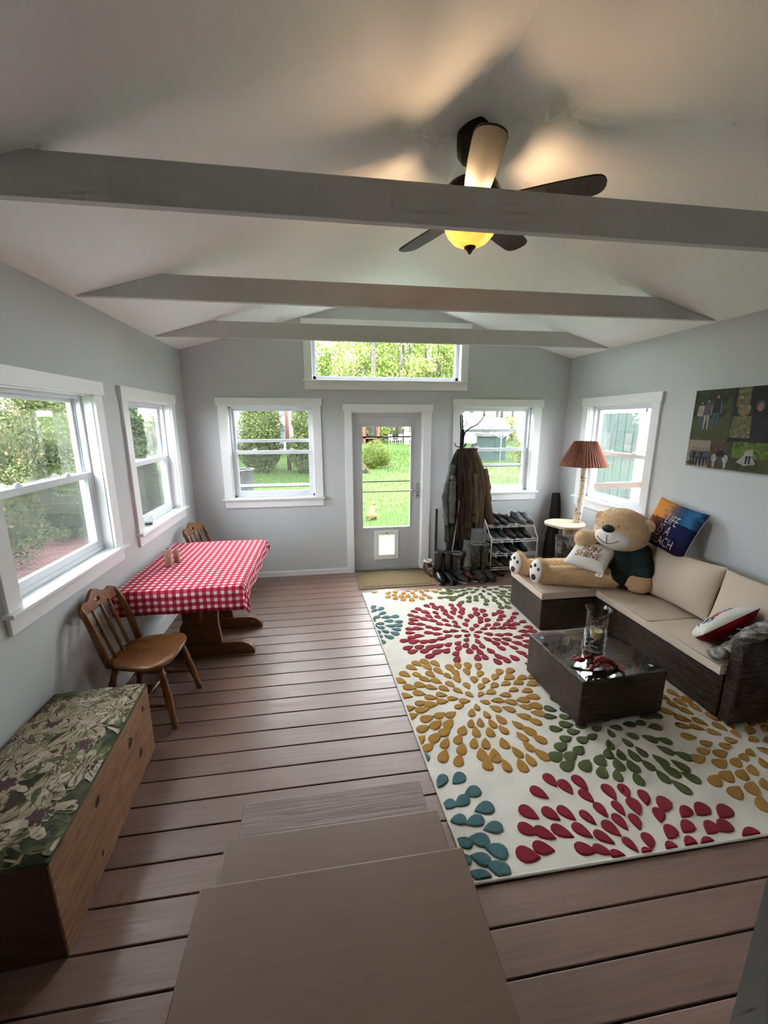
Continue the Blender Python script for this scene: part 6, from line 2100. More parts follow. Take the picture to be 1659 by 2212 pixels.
row3 = [(3.635, 'shoe_grey', 'sole_white', 'pale grey shoe on the third shelf beside the camouflage boots'), (3.745, 'shoe_grey', 'shoe_black', 'grey shoe second along the third shelf'), (3.88, 'shoe_black', 'boot_dark', 'black shoe in the middle of the third shelf'), (4.02, 'shoe_black', 'shoe_black', 'black shoe at the end of the third shelf')]
for x, u_, s_, lab in row3:
    make_shoe('shoe', lab, u_, s_, (x, -0.285, 0.304), R(-82), 0.27, 0.085)
row4 = [(3.66, 'shoe_brown', 'gum', 'brown shoe on the lowest shelf beside the camouflage boots'), (3.80, 'shoe_brown', 'boot_dark', 'brown lace-up shoe in the middle of the lowest shelf'), (3.95, 'shoe_black', 'boot_dark', 'black shoe at the end of the lowest shelf')]
for x, u_, s_, lab in row4:
    make_shoe('shoe', lab, u_, s_, (x, -0.285, 0.122), R(-84), 0.27, 0.10)
make_shoe('shoe', 'reddish brown shoe on the floor under the shoe rack', 'leather_brown', 'boot_dark', (3.72, -0.31, 0.0), R(-84), 0.27, 0.08, group='shoes on the floor')


# ================================================================== the yard outside
GZ = -0.35


def leaf_mat(name, c1, c2, c3=None):
    m, t, b = nt(name)
    n = noise(t, coords(t), 1.7, 4)
    oi = t.nodes.new('ShaderNodeTexWhiteNoise'); oi.noise_dimensions = '3D'
    ge = t.nodes.new('ShaderNodeNewGeometry')
    rp = ge.outputs['Random Per Island']
    ad = t.nodes.new('ShaderNodeMath'); ad.operation = 'MULTIPLY_ADD'; ad.inputs[1].default_value = 0.55
    t.links.new(rp, ad.inputs[0])
    mu = t.nodes.new('ShaderNodeMath'); mu.operation = 'MULTIPLY'; mu.inputs[1].default_value = 0.45
    t.links.new(n, mu.inputs[0]); t.links.new(mu.outputs[0], ad.inputs[2])
    col = ramp(t, ad.outputs[0], [(0.1, c1), (0.55, c2), (0.9, c3 or c2)])
    t.links.new(col, b.inputs['Base Color']); setc(b, 0.7, 0, 0.2)
    tl = t.nodes.new('ShaderNodeBsdfTranslucent'); t.links.new(col, tl.inputs[0])
    mx = t.nodes.new('ShaderNodeMixShader'); mx.inputs[0].default_value = 0.35
    t.links.new(b.outputs[0], mx.inputs[1]); t.links.new(tl.outputs[0], mx.inputs[2])
    t.links.new(mx.outputs[0], t.nodes['Material Output'].inputs[0])
    return m


def lawn_mat(name):
    m, t, b = nt(name)
    n1 = noise(t, coords(t), 0.35, 4); n2 = noise(t, coords(t), 3.0, 5, 0.7); n3 = noise(t, coords(t), 40, 3)
    c = ramp(t, n1, [(0.3, (0.027, 0.054, 0.008)), (0.55, (0.036, 0.066, 0.010)), (0.72, (0.048, 0.069, 0.016))])
    mx = t.nodes.new('ShaderNodeMix'); mx.data_type = 'RGBA'; mx.blend_type = 'MULTIPLY'; mx.inputs[0].default_value = 1
    t.links.new(c, mx.inputs[6]); t.links.new(ramp(t, n2, [(0.3, (0.72, 0.78, 0.65)), (0.7, (1.25, 1.2, 1.2))]), mx.inputs[7])
    t.links.new(mx.outputs[2], b.inputs['Base Color']); setc(b, 0.9, 0, 0.15); bump(t, b, n3, 0.8, 0.03)
    return m


MT['lawn'] = lawn_mat('spring_lawn')
b = MB(); NG = 40
for j in range(NG + 1):
    for i in range(NG + 1):
        x, y = -60 + 140 * i / NG, -25 + 115 * j / NG
        z = GZ + (0.06 * math.sin(x * 0.31) * math.sin(y * 0.23)) * min(1, max(0, (math.hypot(x - 2, y - 1) - 8) / 10)) + 3.5 * max(0, (y - 58) / 32) ** 1.5
        b.v.append((x, y, z))
for j in range(NG):
    for i in range(NG):
        q = j * (NG + 1) + i
        b.face((q, q + 1, q + NG + 2, q + NG + 1))
tag(b.build('lawn', 'lawn', smooth=True), 'green lawn stretching away behind the room', 'lawn', kind='structure')
# longer blades nearest the windows
MT['blades'] = leaf_mat('grass_blades', (0.023, 0.055, 0.007), (0.043, 0.085, 0.012), (0.066, 0.105, 0.021))
g_ = np.random.default_rng(9); N_ = 70000
gx = np.concatenate([g_.uniform(-7, 14, N_), g_.uniform(-7, -0.8, 4000)]); gy = np.concatenate([0.6 + 36 * g_.uniform(0, 1, N_) ** 1.9, g_.uniform(-3.5, 6, 4000)])
hh_ = g_.uniform(0.03, 0.085, len(gx)); an = g_.uniform(0, 2 * PI, len(gx)); ln_ = g_.normal(0, 0.035, (len(gx), 2))
w_g = 0.005 + 0.0009 * np.maximum(gy, 0)
b = MB()
p0 = np.stack([gx - np.cos(an) * w_g, gy - np.sin(an) * w_g, np.full(len(gx), GZ - 0.02)], 1); p1 = np.stack([gx + np.cos(an) * w_g, gy + np.sin(an) * w_g, np.full(len(gx), GZ - 0.02)], 1)
p2 = np.stack([gx + ln_[:, 0], gy + ln_[:, 1], GZ + hh_], 1)
b.v = [tuple(p) for p in np.stack([p0, p1, p2], 1).reshape(-1, 3).tolist()]
for i in range(len(gx)):
    b.face((3 * i, 3 * i + 1, 3 * i + 2))
o = b.build('grass', 'blades'); tag(o, 'longer tufts of bright grass on the lawn', 'grass', kind='stuff')

MT['bark'] = pm('grey_bark', (0.083, 0.074, 0.063), (0.044, 0.040, 0.033), 14, 0.9, bmp=0.5, stretch=(1, 1, 0.2))
MT['lf_spring'] = leaf_mat('spring_leaves', (0.084, 0.131, 0.024), (0.167, 0.232, 0.046), (0.277, 0.310, 0.092))
MT['lf_spring2'] = leaf_mat('pale_spring_leaves', (0.117, 0.147, 0.039), (0.217, 0.247, 0.077), (0.301, 0.295, 0.140))
MT['lf_cedar'] = leaf_mat('cedar_sprays', (0.034, 0.053, 0.015), (0.081, 0.102, 0.031), (0.149, 0.161, 0.062))
MT['lf_dark'] = leaf_mat('dark_conifer_sprays', (0.011, 0.020, 0.009), (0.024, 0.037, 0.016), (0.043, 0.062, 0.028))
MT['lf_shrub'] = leaf_mat('shrub_leaves', (0.025, 0.036, 0.014), (0.065, 0.080, 0.030), (0.26, 0.20, 0.10))
MT['lf_bush'] = leaf_mat('yellow_green_bush', (0.037, 0.062, 0.007), (0.099, 0.136, 0.019), (0.167, 0.198, 0.037))


def branches(b_, base, top, r0, rg_, n=7, spread=1.5):
    base, top = Vector(base), Vector(top)
    mid = base.lerp(top, 0.5) + Vector((rg_.uniform(-.3, .3), rg_.uniform(-.3, .3), 0))
    b_.tube([base, base.lerp(mid, 0.6), mid, mid.lerp(top, 0.6), top], [r0, r0 * 0.85, r0 * 0.65, r0 * 0.4, r0 * 0.12], 8)
    for k in range(n):
        f = 0.25 + 0.65 * k / n
        p = base.lerp(mid, f * 2) if f < 0.5 else mid.lerp(top, f * 2 - 1)
        a = rg_.uniform(0, 2 * PI); l_ = spread * (1.2 - f) * rg_.uniform(0.7, 1.2)
        q = p + Vector((math.cos(a) * l_, math.sin(a) * l_, l_ * rg_.uniform(0.6, 1.1)))
        m_ = p.lerp(q, 0.5) + Vector((0, 0, -0.08 * l_))
        b_.tube([p, m_, q], [r0 * 0.35 * (1 - f * 0.4), r0 * 0.22 * (1 - f * 0.4), r0 * 0.06], 6)


def make_tree(name, label, loc, h, crown, lm, seed, nleaf=2600, lsize=0.16, trunk_r=0.16, group=None, spread=2.0, dens=0.9):
    rg_ = random.Random(seed)
    t0 = thing(name, label, 'tree', loc, group=group)
    b_ = MB(); branches(b_, (0, 0, -0.1), (rg_.uniform(-.4, .4), rg_.uniform(-.4, .4), h), trunk_r, rg_, 9, spread)
    b_.build('trunk', 'bark', t0, smooth=True)
    mb = MB()
    for k in range(crown):
        a = rg_.uniform(0, 2 * PI); rr_ = spread * rg_.uniform(0.1, 0.95); z = h * rg_.uniform(0.38, 1.0)
        pts_, nr_ = blob_points(nleaf // crown, (rr_ * math.cos(a), rr_ * math.sin(a), z), (spread * 0.5, spread * 0.5, spread * 0.36), seed * 31 + k, 0.8, 0.35)
        scatter_leaves(mb, pts_, nr_, lsize, 0.4, seed + k)
    c_ = mb.build('crown', lm, t0); c_['kind'] = 'stuff'
    return t0


def make_shrub(name, label, cat, loc, blobs, lm, seed, n=2400, size=0.05, stem=True, group=None, shell=0.5, aspect=0.5):
    t0 = thing(name, label, cat, loc, group=group)
    mb = MB(); tot = sum(r[0] * r[2] for c_, r in blobs)
    for k, (c_, r_) in enumerate(blobs):
        pts_, nr_ = blob_points(int(n * r_[0] * r_[2] / tot), c_, r_, seed * 17 + k, shell, 0.18)
        scatter_leaves(mb, pts_, nr_, size, 0.5, seed + k, aspect)
    f_ = mb.build('foliage', lm, t0); f_['kind'] = 'stuff'
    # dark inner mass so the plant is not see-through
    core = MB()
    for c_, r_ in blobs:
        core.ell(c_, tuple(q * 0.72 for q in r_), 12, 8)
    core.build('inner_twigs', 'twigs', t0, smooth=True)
    if stem:
        MB().tube([(0, 0, -0.05), (0, 0, blobs[0][0][2])], [0.06, 0.03], 8).build('stem', 'bark', t0)
    return t0


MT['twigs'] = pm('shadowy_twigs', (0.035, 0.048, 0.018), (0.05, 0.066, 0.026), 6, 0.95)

# two arborvitae seen through the gable window
make_shrub('arborvitae', 'broad yellow-green arborvitae on the door side seen through the gable window', 'tree', (0.98, 14.2, GZ), [((0, 0, 1.0), (1.0, 1.0, 1.1)), ((0.05, 0, 2.2), (0.95, 0.95, 1.2)), ((0.0, 0, 3.4), (0.7, 0.7, 1.1))], 'lf_cedar', 3, 16000, 0.058, group='arborvitae trees')
make_shrub('arborvitae', 'broad yellow-green arborvitae on the corner side seen through the gable window', 'tree', (-1.30, 14.6, GZ), [((0, 0, 1.0), (1.0, 1.0, 1.1)), ((0.05, 0, 2.2), (0.95, 0.95, 1.2)), ((-0.1, 0, 3.4), (0.75, 0.7, 1.1))], 'lf_cedar', 4, 16000, 0.058, group='arborvitae trees')
MT['red_post'] = pm('red_stained_wood', (0.088, 0.034, 0.022), (0.112, 0.048, 0.032), 6, 0.7)
o = MB().tube([(-0.10, 15.2, GZ), (-0.12, 15.2, 2.6)], 0.10, 10).build('bare_tree', 'red_post', smooth=True); tag(o, 'reddish bare trunk between the two arborvitae', 'trunk')

# white house beyond
MT['white_siding'] = pm('white_siding', (0.207, 0.211, 0.216), (0.189, 0.194, 0.198), 3, 0.7)
MT['roofing'] = pm('grey_roofing', (0.16, 0.15, 0.15), (0.12, 0.115, 0.11), 8, 0.9)
MT['dark_glass'] = pm('dark_window', (0.03, 0.035, 0.04), (0.06, 0.065, 0.07), 2, 0.15)
hs = thing('white_house', 'white neighbouring house behind the arborvitae', 'house', (-2.4, 27, GZ))
MB().box(-4, 0, 0, 4, 6, 4.6).build('walls', 'white_siding', hs)
MB().prism([(-4.4, 4.5), (4.4, 4.5), (0, 7.4)], -0.4, 6.4, 'y').build('roof', 'roofing', hs)
for x in (-2.6, -0.4, 1.0, 2.8):
    for z in (0.9, 2.6):
        w_o = MB().box(x - 0.45, -0.05, z, x + 0.45, 0.0, z + 1.2).build('window', 'white_siding', hs)
        MB().box(x - 0.37, -0.07, z + 0.08, x + 0.37, -0.05, z + 1.12).build('pane', 'dark_glass', w_o)
for z in (2.35, 4.35):
    MB().box(-4.05, -0.06, z, 4.05, 0, z + 0.12).build('trim_board', 'trim', hs)

# woods beyond the lawn (seen best through the high window)
rw = random.Random(12)
kinds = [make_tree('woodland_tree', 'light green leafy tree in the woods beyond the lawn', (7.4, 43, GZ), 12.5, 13, 'lf_spring', 1, 1500, 0.19, 0.30, 'woods beyond the lawn', 2.9),
         make_tree('woodland_tree', 'light green leafy tree in the woods beyond the lawn', (11.5, 43, GZ), 13.0, 13, 'lf_spring2', 2, 1400, 0.19, 0.26, 'woods beyond the lawn', 2.8),
         make_tree('woodland_tree', 'light green leafy tree in the woods beyond the lawn', (15.5, 44, GZ), 12.0, 14, 'lf_spring', 3, 1500, 0.19, 0.22, 'woods beyond the lawn', 3.0)]
for i in range(44):
    k = kinds[i % 3]
    row = i % 4
    x = -22 + 52 * ((i * 0.381966) % 1.0); y = 44 + row * 6 + rw.uniform(-1.5, 1.5)
    c_ = copy_tree(k, loc=(x, y, GZ + 3.5 * max(0, (y - 58) / 32) ** 1.5), rz=rw.uniform(0, 6.28))
    s_ = rw.uniform(0.85, 1.25); c_.scale = (s_, s_, s_ * rw.uniform(0.95, 1.15))
for x, y, h, r_, lab in ((6.75, 39.5, 14, 0.42, 'thick grey forked tree standing out of the woods, nearer the camper side gone'.replace(', nearer the camper side gone', ' above the rounded bush')), (9.95, 40.5, 14, 0.36, 'thick grey straight-trunked tree above the pale bare trunk')):
    make_tree('bare_tree', lab, (x, y, GZ), h, 9, 'lf_spring', int(x * 3), 500, 0.17, r_, 'grey trees in front of the woods', 3.2)
# undergrowth along the edge of the woods
for i in range(12):
    make_shrub('woodland_bush', 'pale green bush along the edge of the woods', 'bush', (-14 + 3.4 * i, 40.5 + 1.5 * (i % 3), GZ), [((0, 0, 1.0), (2.0, 1.3, 1.3)), ((0.8, 0.3, 1.8), (1.3, 1.0, 1.2))], 'lf_spring2' if i % 2 else 'lf_spring', 40 + i, 900, 0.18, False, 'bushes at the edge of the woods')

# rounded bush, red A-frame and dog on the lawn in front of the door
make_shrub('round_bush', 'rounded yellow-green bush on the lawn seen through the door', 'bush', (4.15, 15.4, GZ), [((0, 0, 0.70), (0.62, 0.55, 0.62)), ((-0.25, -0.2, 0.38), (0.45, 0.42, 0.40)), ((0.42, 0, 0.42), (0.38, 0.36, 0.36))], 'lf_bush', 9, 9000, 0.034, False)
af = thing('red_cart', 'tilted red wooden garden cart at the edge of the door view', 'cart', (3.40, 13.4, GZ))
for s in (-0.22, 0.22):
    MB().loft([[(x + dx, s + dy, z) for dx, dy in ((-.04, -.03), (.04, -.03), (.04, .03), (-.04, .03))] for x, z in ((-0.25, 0.62), (0.22, 0.0))]).build('side_rail', 'red_post', af)
MB().loft([[(x, y_, z) for y_, z0_ in ((-0.2, 0), (0.2, 0), (0.2, 0.03), (-0.2, 0.03)) for z in (z1 + z0_,)] for x, z1 in ((-0.22, 0.50), (0.05, 0.18))]).build('seat_board', 'red_post', af)
MB().tube([(0.0, -0.26, 0.10), (0.0, 0.26, 0.10)], 0.10, 14).build('wheel', 'dark_metal', af)

# small golden dog sitting with its back to the house, head turned
MT['dog'] = pm('golden_dog_coat', (0.129, 0.083, 0.038), (0.153, 0.112, 0.064), 14, 0.9, spec=0.1, bmp=0.5, bscale=60)
DX_, DY_ = 2.63, 4.35
dog = thing('dog', 'small golden dog sitting on the lawn outside the door', 'dog', (DX_, DY_, GZ), R(70))
b = MB()
b.ell((-0.045, 0, 0.115), (0.105, 0.115, 0.105), 18, 12)                 # haunches
capsule(b, (-0.035, 0, 0.15), (0.055, 0, 0.29), 0.092, 0.066, 6)         # chest rising forward
capsule(b, (0.06, 0, 0.29), (0.085, 0, 0.36), 0.058, 0.046, 4)           # neck
b.ell((0.095, -0.012, 0.395), (0.062, 0.054, 0.052), 16, 10)             # head
capsule(b, (0.125, -0.03, 0.388), (0.165, -0.065, 0.380), 0.030, 0.020, 4)   # muzzle, turned aside
for s in (-1, 1):
    b.ell((0.085, s * 0.048, 0.425), (0.018, 0.012, 0.032), 10, 6)
    capsule(b, (0.075, s * 0.048, 0.22), (0.090, s * 0.048, 0.035), 0.030, 0.021, 5)
    b.ell((0.105, s * 0.048, 0.018), (0.035, 0.022, 0.018), 10, 6)
    capsule(b, (-0.03, s * 0.095, 0.10), (0.035, s * 0.105, 0.025), 0.045, 0.022, 5)
    b.ell((0.06, s * 0.105, 0.018), (0.042, 0.022, 0.018), 10, 6)
capsule(b, (-0.12, 0, 0.05), (-0.20, 0.06, 0.022), 0.024, 0.014, 5)
o = b.build('body', 'dog', dog)
r_ = o.modifiers.new('remesh', 'REMESH'); r_.mode = 'VOXEL'; r_.voxel_size = 0.011; r_.use_smooth_shade = True
s_ = o.modifiers.new('smooth', 'SMOOTH'); s_.factor = 0.5; s_.iterations = 5
MB().ell((0.184, -0.080, 0.386), (0.010, 0.010, 0.008), 8, 6).build('nose', 'nose', dog, smooth=True)
for a, c_ in ((0.145, -0.018), (0.115, -0.058)):
    MB().ell((a, c_, 0.412), (0.006, 0.006, 0.007), 8, 6).build('eye', 'nose', dog, smooth=True)
dog.scale = (0.92, 0.92, 0.92)

# far play tower, chairs, post
pt = thing('play_tower', 'red framed play tower far across the lawn', 'play tower', (6.6, 38, GZ))
for x in (-0.75, 0.75):
    for y in (0, 1.5):
        MB().box(x - 0.13, y - 0.1, 0, x + 0.13, y + 0.1, 2.9).build('post', 'red_post', pt)
MB().box(-0.85, -0.1, 0.55, 0.85, 1.6, 0.72).build('platform', 'red_post', pt)
MB().prism([(-1.0, 2.8), (1.0, 2.8), (0, 3.6)], -0.2, 1.7, 'y').build('roof', 'red_post', pt)
for i in range(5):
    MB().box(-0.62 + i * 0.28, 0.0, 0.72, -0.54 + i * 0.28, 0.06, 1.35).build('baluster', 'dark_metal', pt)
MT['white_plastic'] = pm('white_plastic', (0.225, 0.225, 0.225), (0.203, 0.203, 0.203), 3, 0.6)


def yard_chair(label, loc, rz):
    t0 = thing('lawn_chair', label, 'lawn chair', loc, rz, 'white lawn chairs')
    MB().box(-0.28, -0.25, 0.38, 0.28, 0.28, 0.43).build('seat', 'white_plastic', t0)
    MB().hexa([(-0.28, 0.26, 0.43), (0.28, 0.26, 0.43), (0.28, 0.30, 0.43), (-0.28, 0.30, 0.43)], [(-0.24, 0.46, 0.98), (0.24, 0.46, 0.98), (0.24, 0.50, 0.98), (-0.24, 0.50, 0.98)]).build('backrest', 'white_plastic', t0)
    for x in (-0.25, 0.25):
        for y in (-0.22, 0.24):
            MB().box(x - 0.03, y - 0.03, 0, x + 0.03, y + 0.03, 0.38).build('leg', 'white_plastic', t0)
        MB().box(x - 0.04, -0.25, 0.60, x + 0.04, 0.30, 0.64).build('armrest', 'white_plastic', t0)


yard_chair('white lawn chair standing nearer the red play tower', (8.75, 37.5, GZ), 0.4)
yard_chair('white lawn chair standing beside the pale tree trunk', (9.55, 38.2, GZ), -0.7)
o = MB().tube([(9.95, 36, GZ), (9.95, 36, 5.2)], [0.26, 0.2], 12).build('pale_trunk', 'birch', smooth=True); tag(o, 'pale bare trunk far across the lawn seen at the top of the door', 'trunk')
sg = thing('white_sign', 'white board sign far across the lawn seen through the door glass', 'sign', (10.9, 38.5, GZ))
MB().box(-0.75, -0.03, 0.35, 0.75, 0.03, 1.15).build('board', 'white_plastic', sg)
for x in (-0.6, 0.6): MB().box(x - 0.04, -0.02, 0, x + 0.04, 0.02, 0.4).build('post', 'white_plastic', sg)
# slim stake by the bush
o = MB().tube([(4.42, 13.2, GZ), (4.42, 13.2, 0.98)], 0.012, 6).build('garden_stake', 'dark_metal'); tag(o, 'thin dark garden stake beside the rounded bush', 'stake')

# dark waste barrel with a bag outside the gable window
MT['barrel'] = pm('dark_grey_barrel', (0.033, 0.036, 0.036), (0.050, 0.052, 0.052), 6, 0.6)
MT['bag'] = pm('pale_bin_bag', (0.165, 0.182, 0.182), (0.121, 0.138, 0.138), 8, 0.5)
wb = thing('waste_barrel', 'dark waste barrel with a pale bag outside the gable window', 'barrel', (-1.02, 8.4, GZ))
MB().lathe([(0.27, 0), (0.31, 0.03), (0.33, 0.40), (0.32, 0.42), (0.34, 0.78), (0.345, 0.80), (0.32, 0.80), (0.30, 0.45), (0.28, 0.30)], 24).build('barrel_body', 'barrel', wb, smooth=True, autosm=50)
b = MB(); b.tube([(0.345 * math.cos(2 * PI * k / 24), 0.345 * math.sin(2 * PI * k / 24), 0.80 + 0.02 * math.sin(k * 2.3)) for k in range(25)], 0.02, 6); b.build('bag_rim', 'bag', wb, smooth=True)

# camper, shed, clothes dryer, stumps and shrub outside the window behind the coats
MT['camper_white'] = pm('white_camper', (0.270, 0.275, 0.275), (0.243, 0.248, 0.248), 2, 0.5)
cp = thing('camper', 'white camper trailer parked beyond the lawn behind the coat stand window', 'camper', (13.7, 26.0, GZ))
b = MB()
prof_ = [(-3.0, 0.55), (2.2, 0.55), (2.5, 1.0), (2.5, 1.9), (2.0, 2.55), (-0.2, 2.7), (-0.5, 2.95), (-1.4, 2.95), (-1.7, 2.65), (-2.8, 2.45), (-3.1, 1.6)]
b.prism(prof_[::-1], 0, 2.3, 'y'); b.build('shell', 'camper_white', cp, bevel=0.05)
for x0, x1 in ((-2.4, -1.3), (0.2, 1.4)):
    MB().box(x0, -0.03, 1.45, x1, 0.0, 1.95).build('window', 'dark_glass', cp)
MB().box(-0.8, -0.03, 0.65, -0.1, 0.0, 2.2).build('door', 'white_siding', cp)
for x in (-1.2, -0.4):
    MB().lathe([(0.32, -0.1), (0.32, 0.1)], 18).xform(Matrix.Translation((x + 1.0, 0.1, 0.32)) @ Matrix.Rotation(PI / 2, 4, 'X')).build('wheel', 'black', cp)
MT['teal'] = pm('teal_paint', (0.030, 0.057, 0.050), (0.023, 0.046, 0.041), 4, 0.7)
shd = thing('teal_shed', 'low teal storage shed seen through the window behind the coats', 'shed', (11.6, 18.2, GZ))
MB().box(-0.7, 0, 0, 0.75, 1.0, 1.42).build('walls', 'teal', shd)
MB().prism([(-0.8, 1.42), (0.85, 1.42), (0.85, 1.52), (-0.8, 1.60)], -0.1, 1.1, 'y').build('roof', 'roofing', shd)
for x in (-0.35, 0.05, 0.4):
    MB().box(x - 0.01, -0.015, 0.05, x + 0.01, 0, 1.38).build('batten', 'teal', shd)
cd = thing('clothes_dryer', 'grey rotary clothes dryer standing on the lawn', 'clothes dryer', (9.22, 12.0, GZ))
MB().tube([(0, 0, 0), (0, 0, 1.95)], 0.022, 8).build('post', 'steel', cd)
for a in (0.35, 1.92, 3.49, 5.06):
    q = Vector((math.cos(a), math.sin(a), 0))
    ar = MB().tube([Vector((0, 0, 1.55)), q * 1.25 + Vector((0, 0, 2.12))], 0.013, 6).build('arm', 'steel', cd)
    MB().tube([Vector((0, 0, 1.93)), q * 0.65 + Vector((0, 0, 1.82))], 0.009, 6).build('brace', 'steel', cd)
for f in (0.45, 0.7, 0.95):
    pts_ = [Vector((math.cos(a) * 1.25 * f, math.sin(a) * 1.25 * f, 1.55 + 0.57 * f)) for a in (0.35, 1.92, 3.49, 5.06, 0.35 + 2 * PI)]
    MB().tube(pts_, 0.004, 4).build('line', 'rod_grey', cd)
for i, (x, lab) in enumerate(((10.15, 'grey cut stump on the lawn nearest the coat stand hooks'), (10.65, 'grey cut stump between the two other stumps'), (11.1, 'grey cut stump nearest the teal shed'))):
    o = MB().lathe([(0.20, 0), (0.18, 0.2), (0.17, 0.42 + 0.06 * i), (0.02, 0.42 + 0.06 * i)], 12).build('stump', 'bark', smooth=True, autosm=40); o.location = (x, 20.5, GZ); tag(o, lab, 'stump', 'stumps on the lawn')
make_shrub('leafy_shrub', 'light green leafy shrub beside the clothes dryer', 'shrub', (9.55, 10.2, GZ), [((0.1, 0, 0.9), (0.7, 0.6, 0.75)), ((0.55, 0.1, 1.8), (0.65, 0.6, 0.8)), ((0.9, 0, 2.6), (0.6, 0.6, 0.7))], 'lf_spring2', 15, 3600, 0.06)
for i, x in enumerate((7.75, 8.45)):
    o = MB().tube([(x, 14.0, GZ), (x, 14.0, 0.75)], 0.012, 6).build('fence_stake', 'steel'); tag(o, ('thin metal fence stake nearest the coat stand' if i == 0 else 'thin metal fence stake nearer the teal shed'), 'stake', 'fence stakes')

# outbuilding with green plank door opposite the lamp window
ob = thing('outbuilding', 'white clapboard outbuilding with a worn green plank door', 'outbuilding', (8.5, 3.6, GZ))
MT['patch'] = pm('grey_patch_board', (0.060, 0.066, 0.062), (0.048, 0.054, 0.05), 6, 0.8)
MT['clap'] = pm('white_clapboard', (0.207, 0.216, 0.216), (0.184, 0.194, 0.194), 5, 0.7)
MT['green_door'] = wood_mat('worn_green_planks', (0.016, 0.032, 0.027), (0.034, 0.052, 0.046), (6, 6, 2.0), 0.75, 0.25, True, 1.0, 3.0)
MB().box(0.02, -3.2, 0, 3.2, 2.4, 3.3).build('wall_body', 'clap', ob)
MB().prism([(-0.3, 3.25), (3.5, 3.25), (1.6, 4.8)], -3.5, 2.7, 'y').build('roof', 'roofing', ob)
cme = None
for i in range(30):
    z = 0.05 + i * 0.105
    for y0, y1 in ((-3.2, -0.50), (1.0, 2.4)):
        b = MB(); b.hexa([(-0.006, y0, z), (0.02, y0, z), (0.02, y1, z), (-0.006, y1, z)], [(0.012, y0, z + 0.104), (0.02, y0, z + 0.104), (0.02, y1, z + 0.104), (0.012, y1, z + 0.104)])
        b.build('clapboard', 'clap', ob)
for i in range(9):
    y = -0.36 + i * 0.1365
    b = MB(); b.box(-0.028 - 0.004 * (i % 2), y + 0.003, 0.25, 0.0, y + 0.1325, 2.46)
    b.build('door_plank', 'green_door', ob)
for y0, y1 in ((-0.50, -0.36), (0.87, 1.0)):
    MB().box(-0.03, y0, 0.0, 0.0, y1, 2.6).build('door_casing', 'trim', ob)
MB().box(-0.035, -0.50, 2.46, 0.0, 1.0, 2.62).build('door_casing', 'trim', ob)
for y in (-0.20, 0.50):
    MB().box(-0.036, y, 1.60, -0.033, y + 0.22, 2.0).build('patch_board', 'patch', ob)
MB().box(0.0, -0.36, 0.0, 0.02, 0.87, 0.25).build('sill', 'rod_grey', ob)
rl = thing('deck_rail', 'orange-brown wooden rail outside the lamp window', 'rail', (6.2, 0.8, GZ))
MT['rail'] = wood_mat('orange_rail_wood', (0.060, 0.029, 0.017), (0.077, 0.040, 0.025), (3, 3, 3), 0.7)
MB().loft([[(x, y + dy, z + dz) for dy, dz in ((-.02, -.045), (.02, -.045), (.02, .045), (-.02, .045))] for x, y, z in ((-0.9, 1.4, 1.02), (0.6, -1.3, 1.50))]).build('handrail', 'rail', rl)
for x, y, z in ((-0.75, 1.13, 1.05), (0.5, -1.12, 1.45)):
    MB().box(x - 0.04, y - 0.04, 0, x + 0.04, y + 0.04, z).build('post', 'rail', rl)

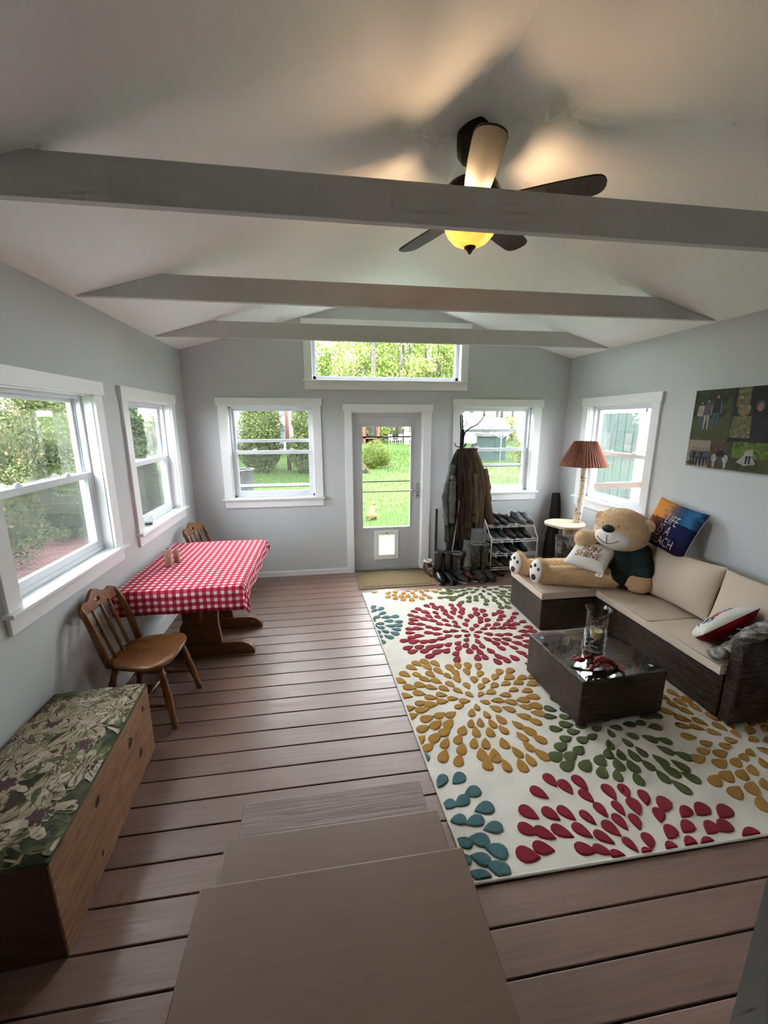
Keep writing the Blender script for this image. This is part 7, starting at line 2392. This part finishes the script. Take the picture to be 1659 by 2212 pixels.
# planting outside the two side windows
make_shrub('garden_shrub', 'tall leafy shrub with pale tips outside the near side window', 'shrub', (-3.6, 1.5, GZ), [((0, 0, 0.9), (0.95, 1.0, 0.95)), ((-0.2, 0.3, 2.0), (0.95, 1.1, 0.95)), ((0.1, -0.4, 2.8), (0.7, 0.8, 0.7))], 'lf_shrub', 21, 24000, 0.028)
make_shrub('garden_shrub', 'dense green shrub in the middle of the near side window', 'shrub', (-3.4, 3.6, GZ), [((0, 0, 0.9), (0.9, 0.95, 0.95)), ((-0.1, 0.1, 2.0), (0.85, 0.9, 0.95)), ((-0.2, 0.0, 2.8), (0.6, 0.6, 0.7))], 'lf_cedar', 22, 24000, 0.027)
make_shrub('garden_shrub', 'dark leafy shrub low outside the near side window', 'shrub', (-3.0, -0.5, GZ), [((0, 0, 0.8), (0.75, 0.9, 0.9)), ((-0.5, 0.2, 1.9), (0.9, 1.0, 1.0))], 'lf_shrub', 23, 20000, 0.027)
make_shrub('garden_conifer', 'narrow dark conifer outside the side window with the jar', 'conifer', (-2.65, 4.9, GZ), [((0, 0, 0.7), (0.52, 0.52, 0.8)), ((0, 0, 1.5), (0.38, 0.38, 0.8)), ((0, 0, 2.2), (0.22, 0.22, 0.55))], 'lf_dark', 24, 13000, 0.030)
for i, (x, y) in enumerate(((-16, 27), (-20, 31), (-24, 25), (-12, 33), (-18, 37), (-27, 33))):
    c_ = copy_tree(kinds[i % 3], label='brownish-green tree at the far edge of the side yard', loc=(x, y, GZ), rz=i * 1.1); c_['group'] = 'trees beyond the side yard'
    c_.scale = (0.8, 0.8, 0.8)
for i in range(7):
    make_shrub('woodland_bush', 'dark bush along the far edge of the side yard', 'bush', (-9.5 - 2.6 * i, 33.5 - 1.0 * i, GZ), [((0, 0, 1.1), (1.6, 1.2, 1.4)), ((0.5, 0.2, 2.4), (1.2, 1.0, 1.2))], 'lf_shrub', 60 + i, 900, 0.16, False, 'bushes along the side yard')
# low red-brown brick edging bed beneath the near side window
MT['brick_red'] = pm('red_brick', (0.094, 0.036, 0.030), (0.066, 0.025, 0.022), 12, 0.85, bmp=0.3, rand=True)
MT['mortar'] = pm('bed_soil', (0.07, 0.04, 0.032), (0.05, 0.03, 0.025), 12, 0.95)
pv = thing('brick_patio', 'red brick patio outside the near side window', 'patio', (-2.2, 1.2, GZ), kind='structure')
MB().box(-1.75, -3.2, 0.0, 1.55, 2.3, 0.035).build('bedding', 'mortar', pv)
bme = None
cnt = 0
for j in range(34):
    for i in range(8):
        x, y = -1.7 + i * 0.405 + (0.2 if j % 2 else 0), -1.6 + j * 0.112
        if x > 1.2: continue
        if bme is None:
            o = MB().box(0, 0, 0.035, 0.39, 0.098, 0.075).build('brick', 'brick_red', pv); bme = o.data
        else:
            o = bpy.data.objects.new('brick', bme); COL.objects.link(o); o.parent = pv
        o.location = (x, y, rw.uniform(-0.006, 0.004))
        cnt += 1
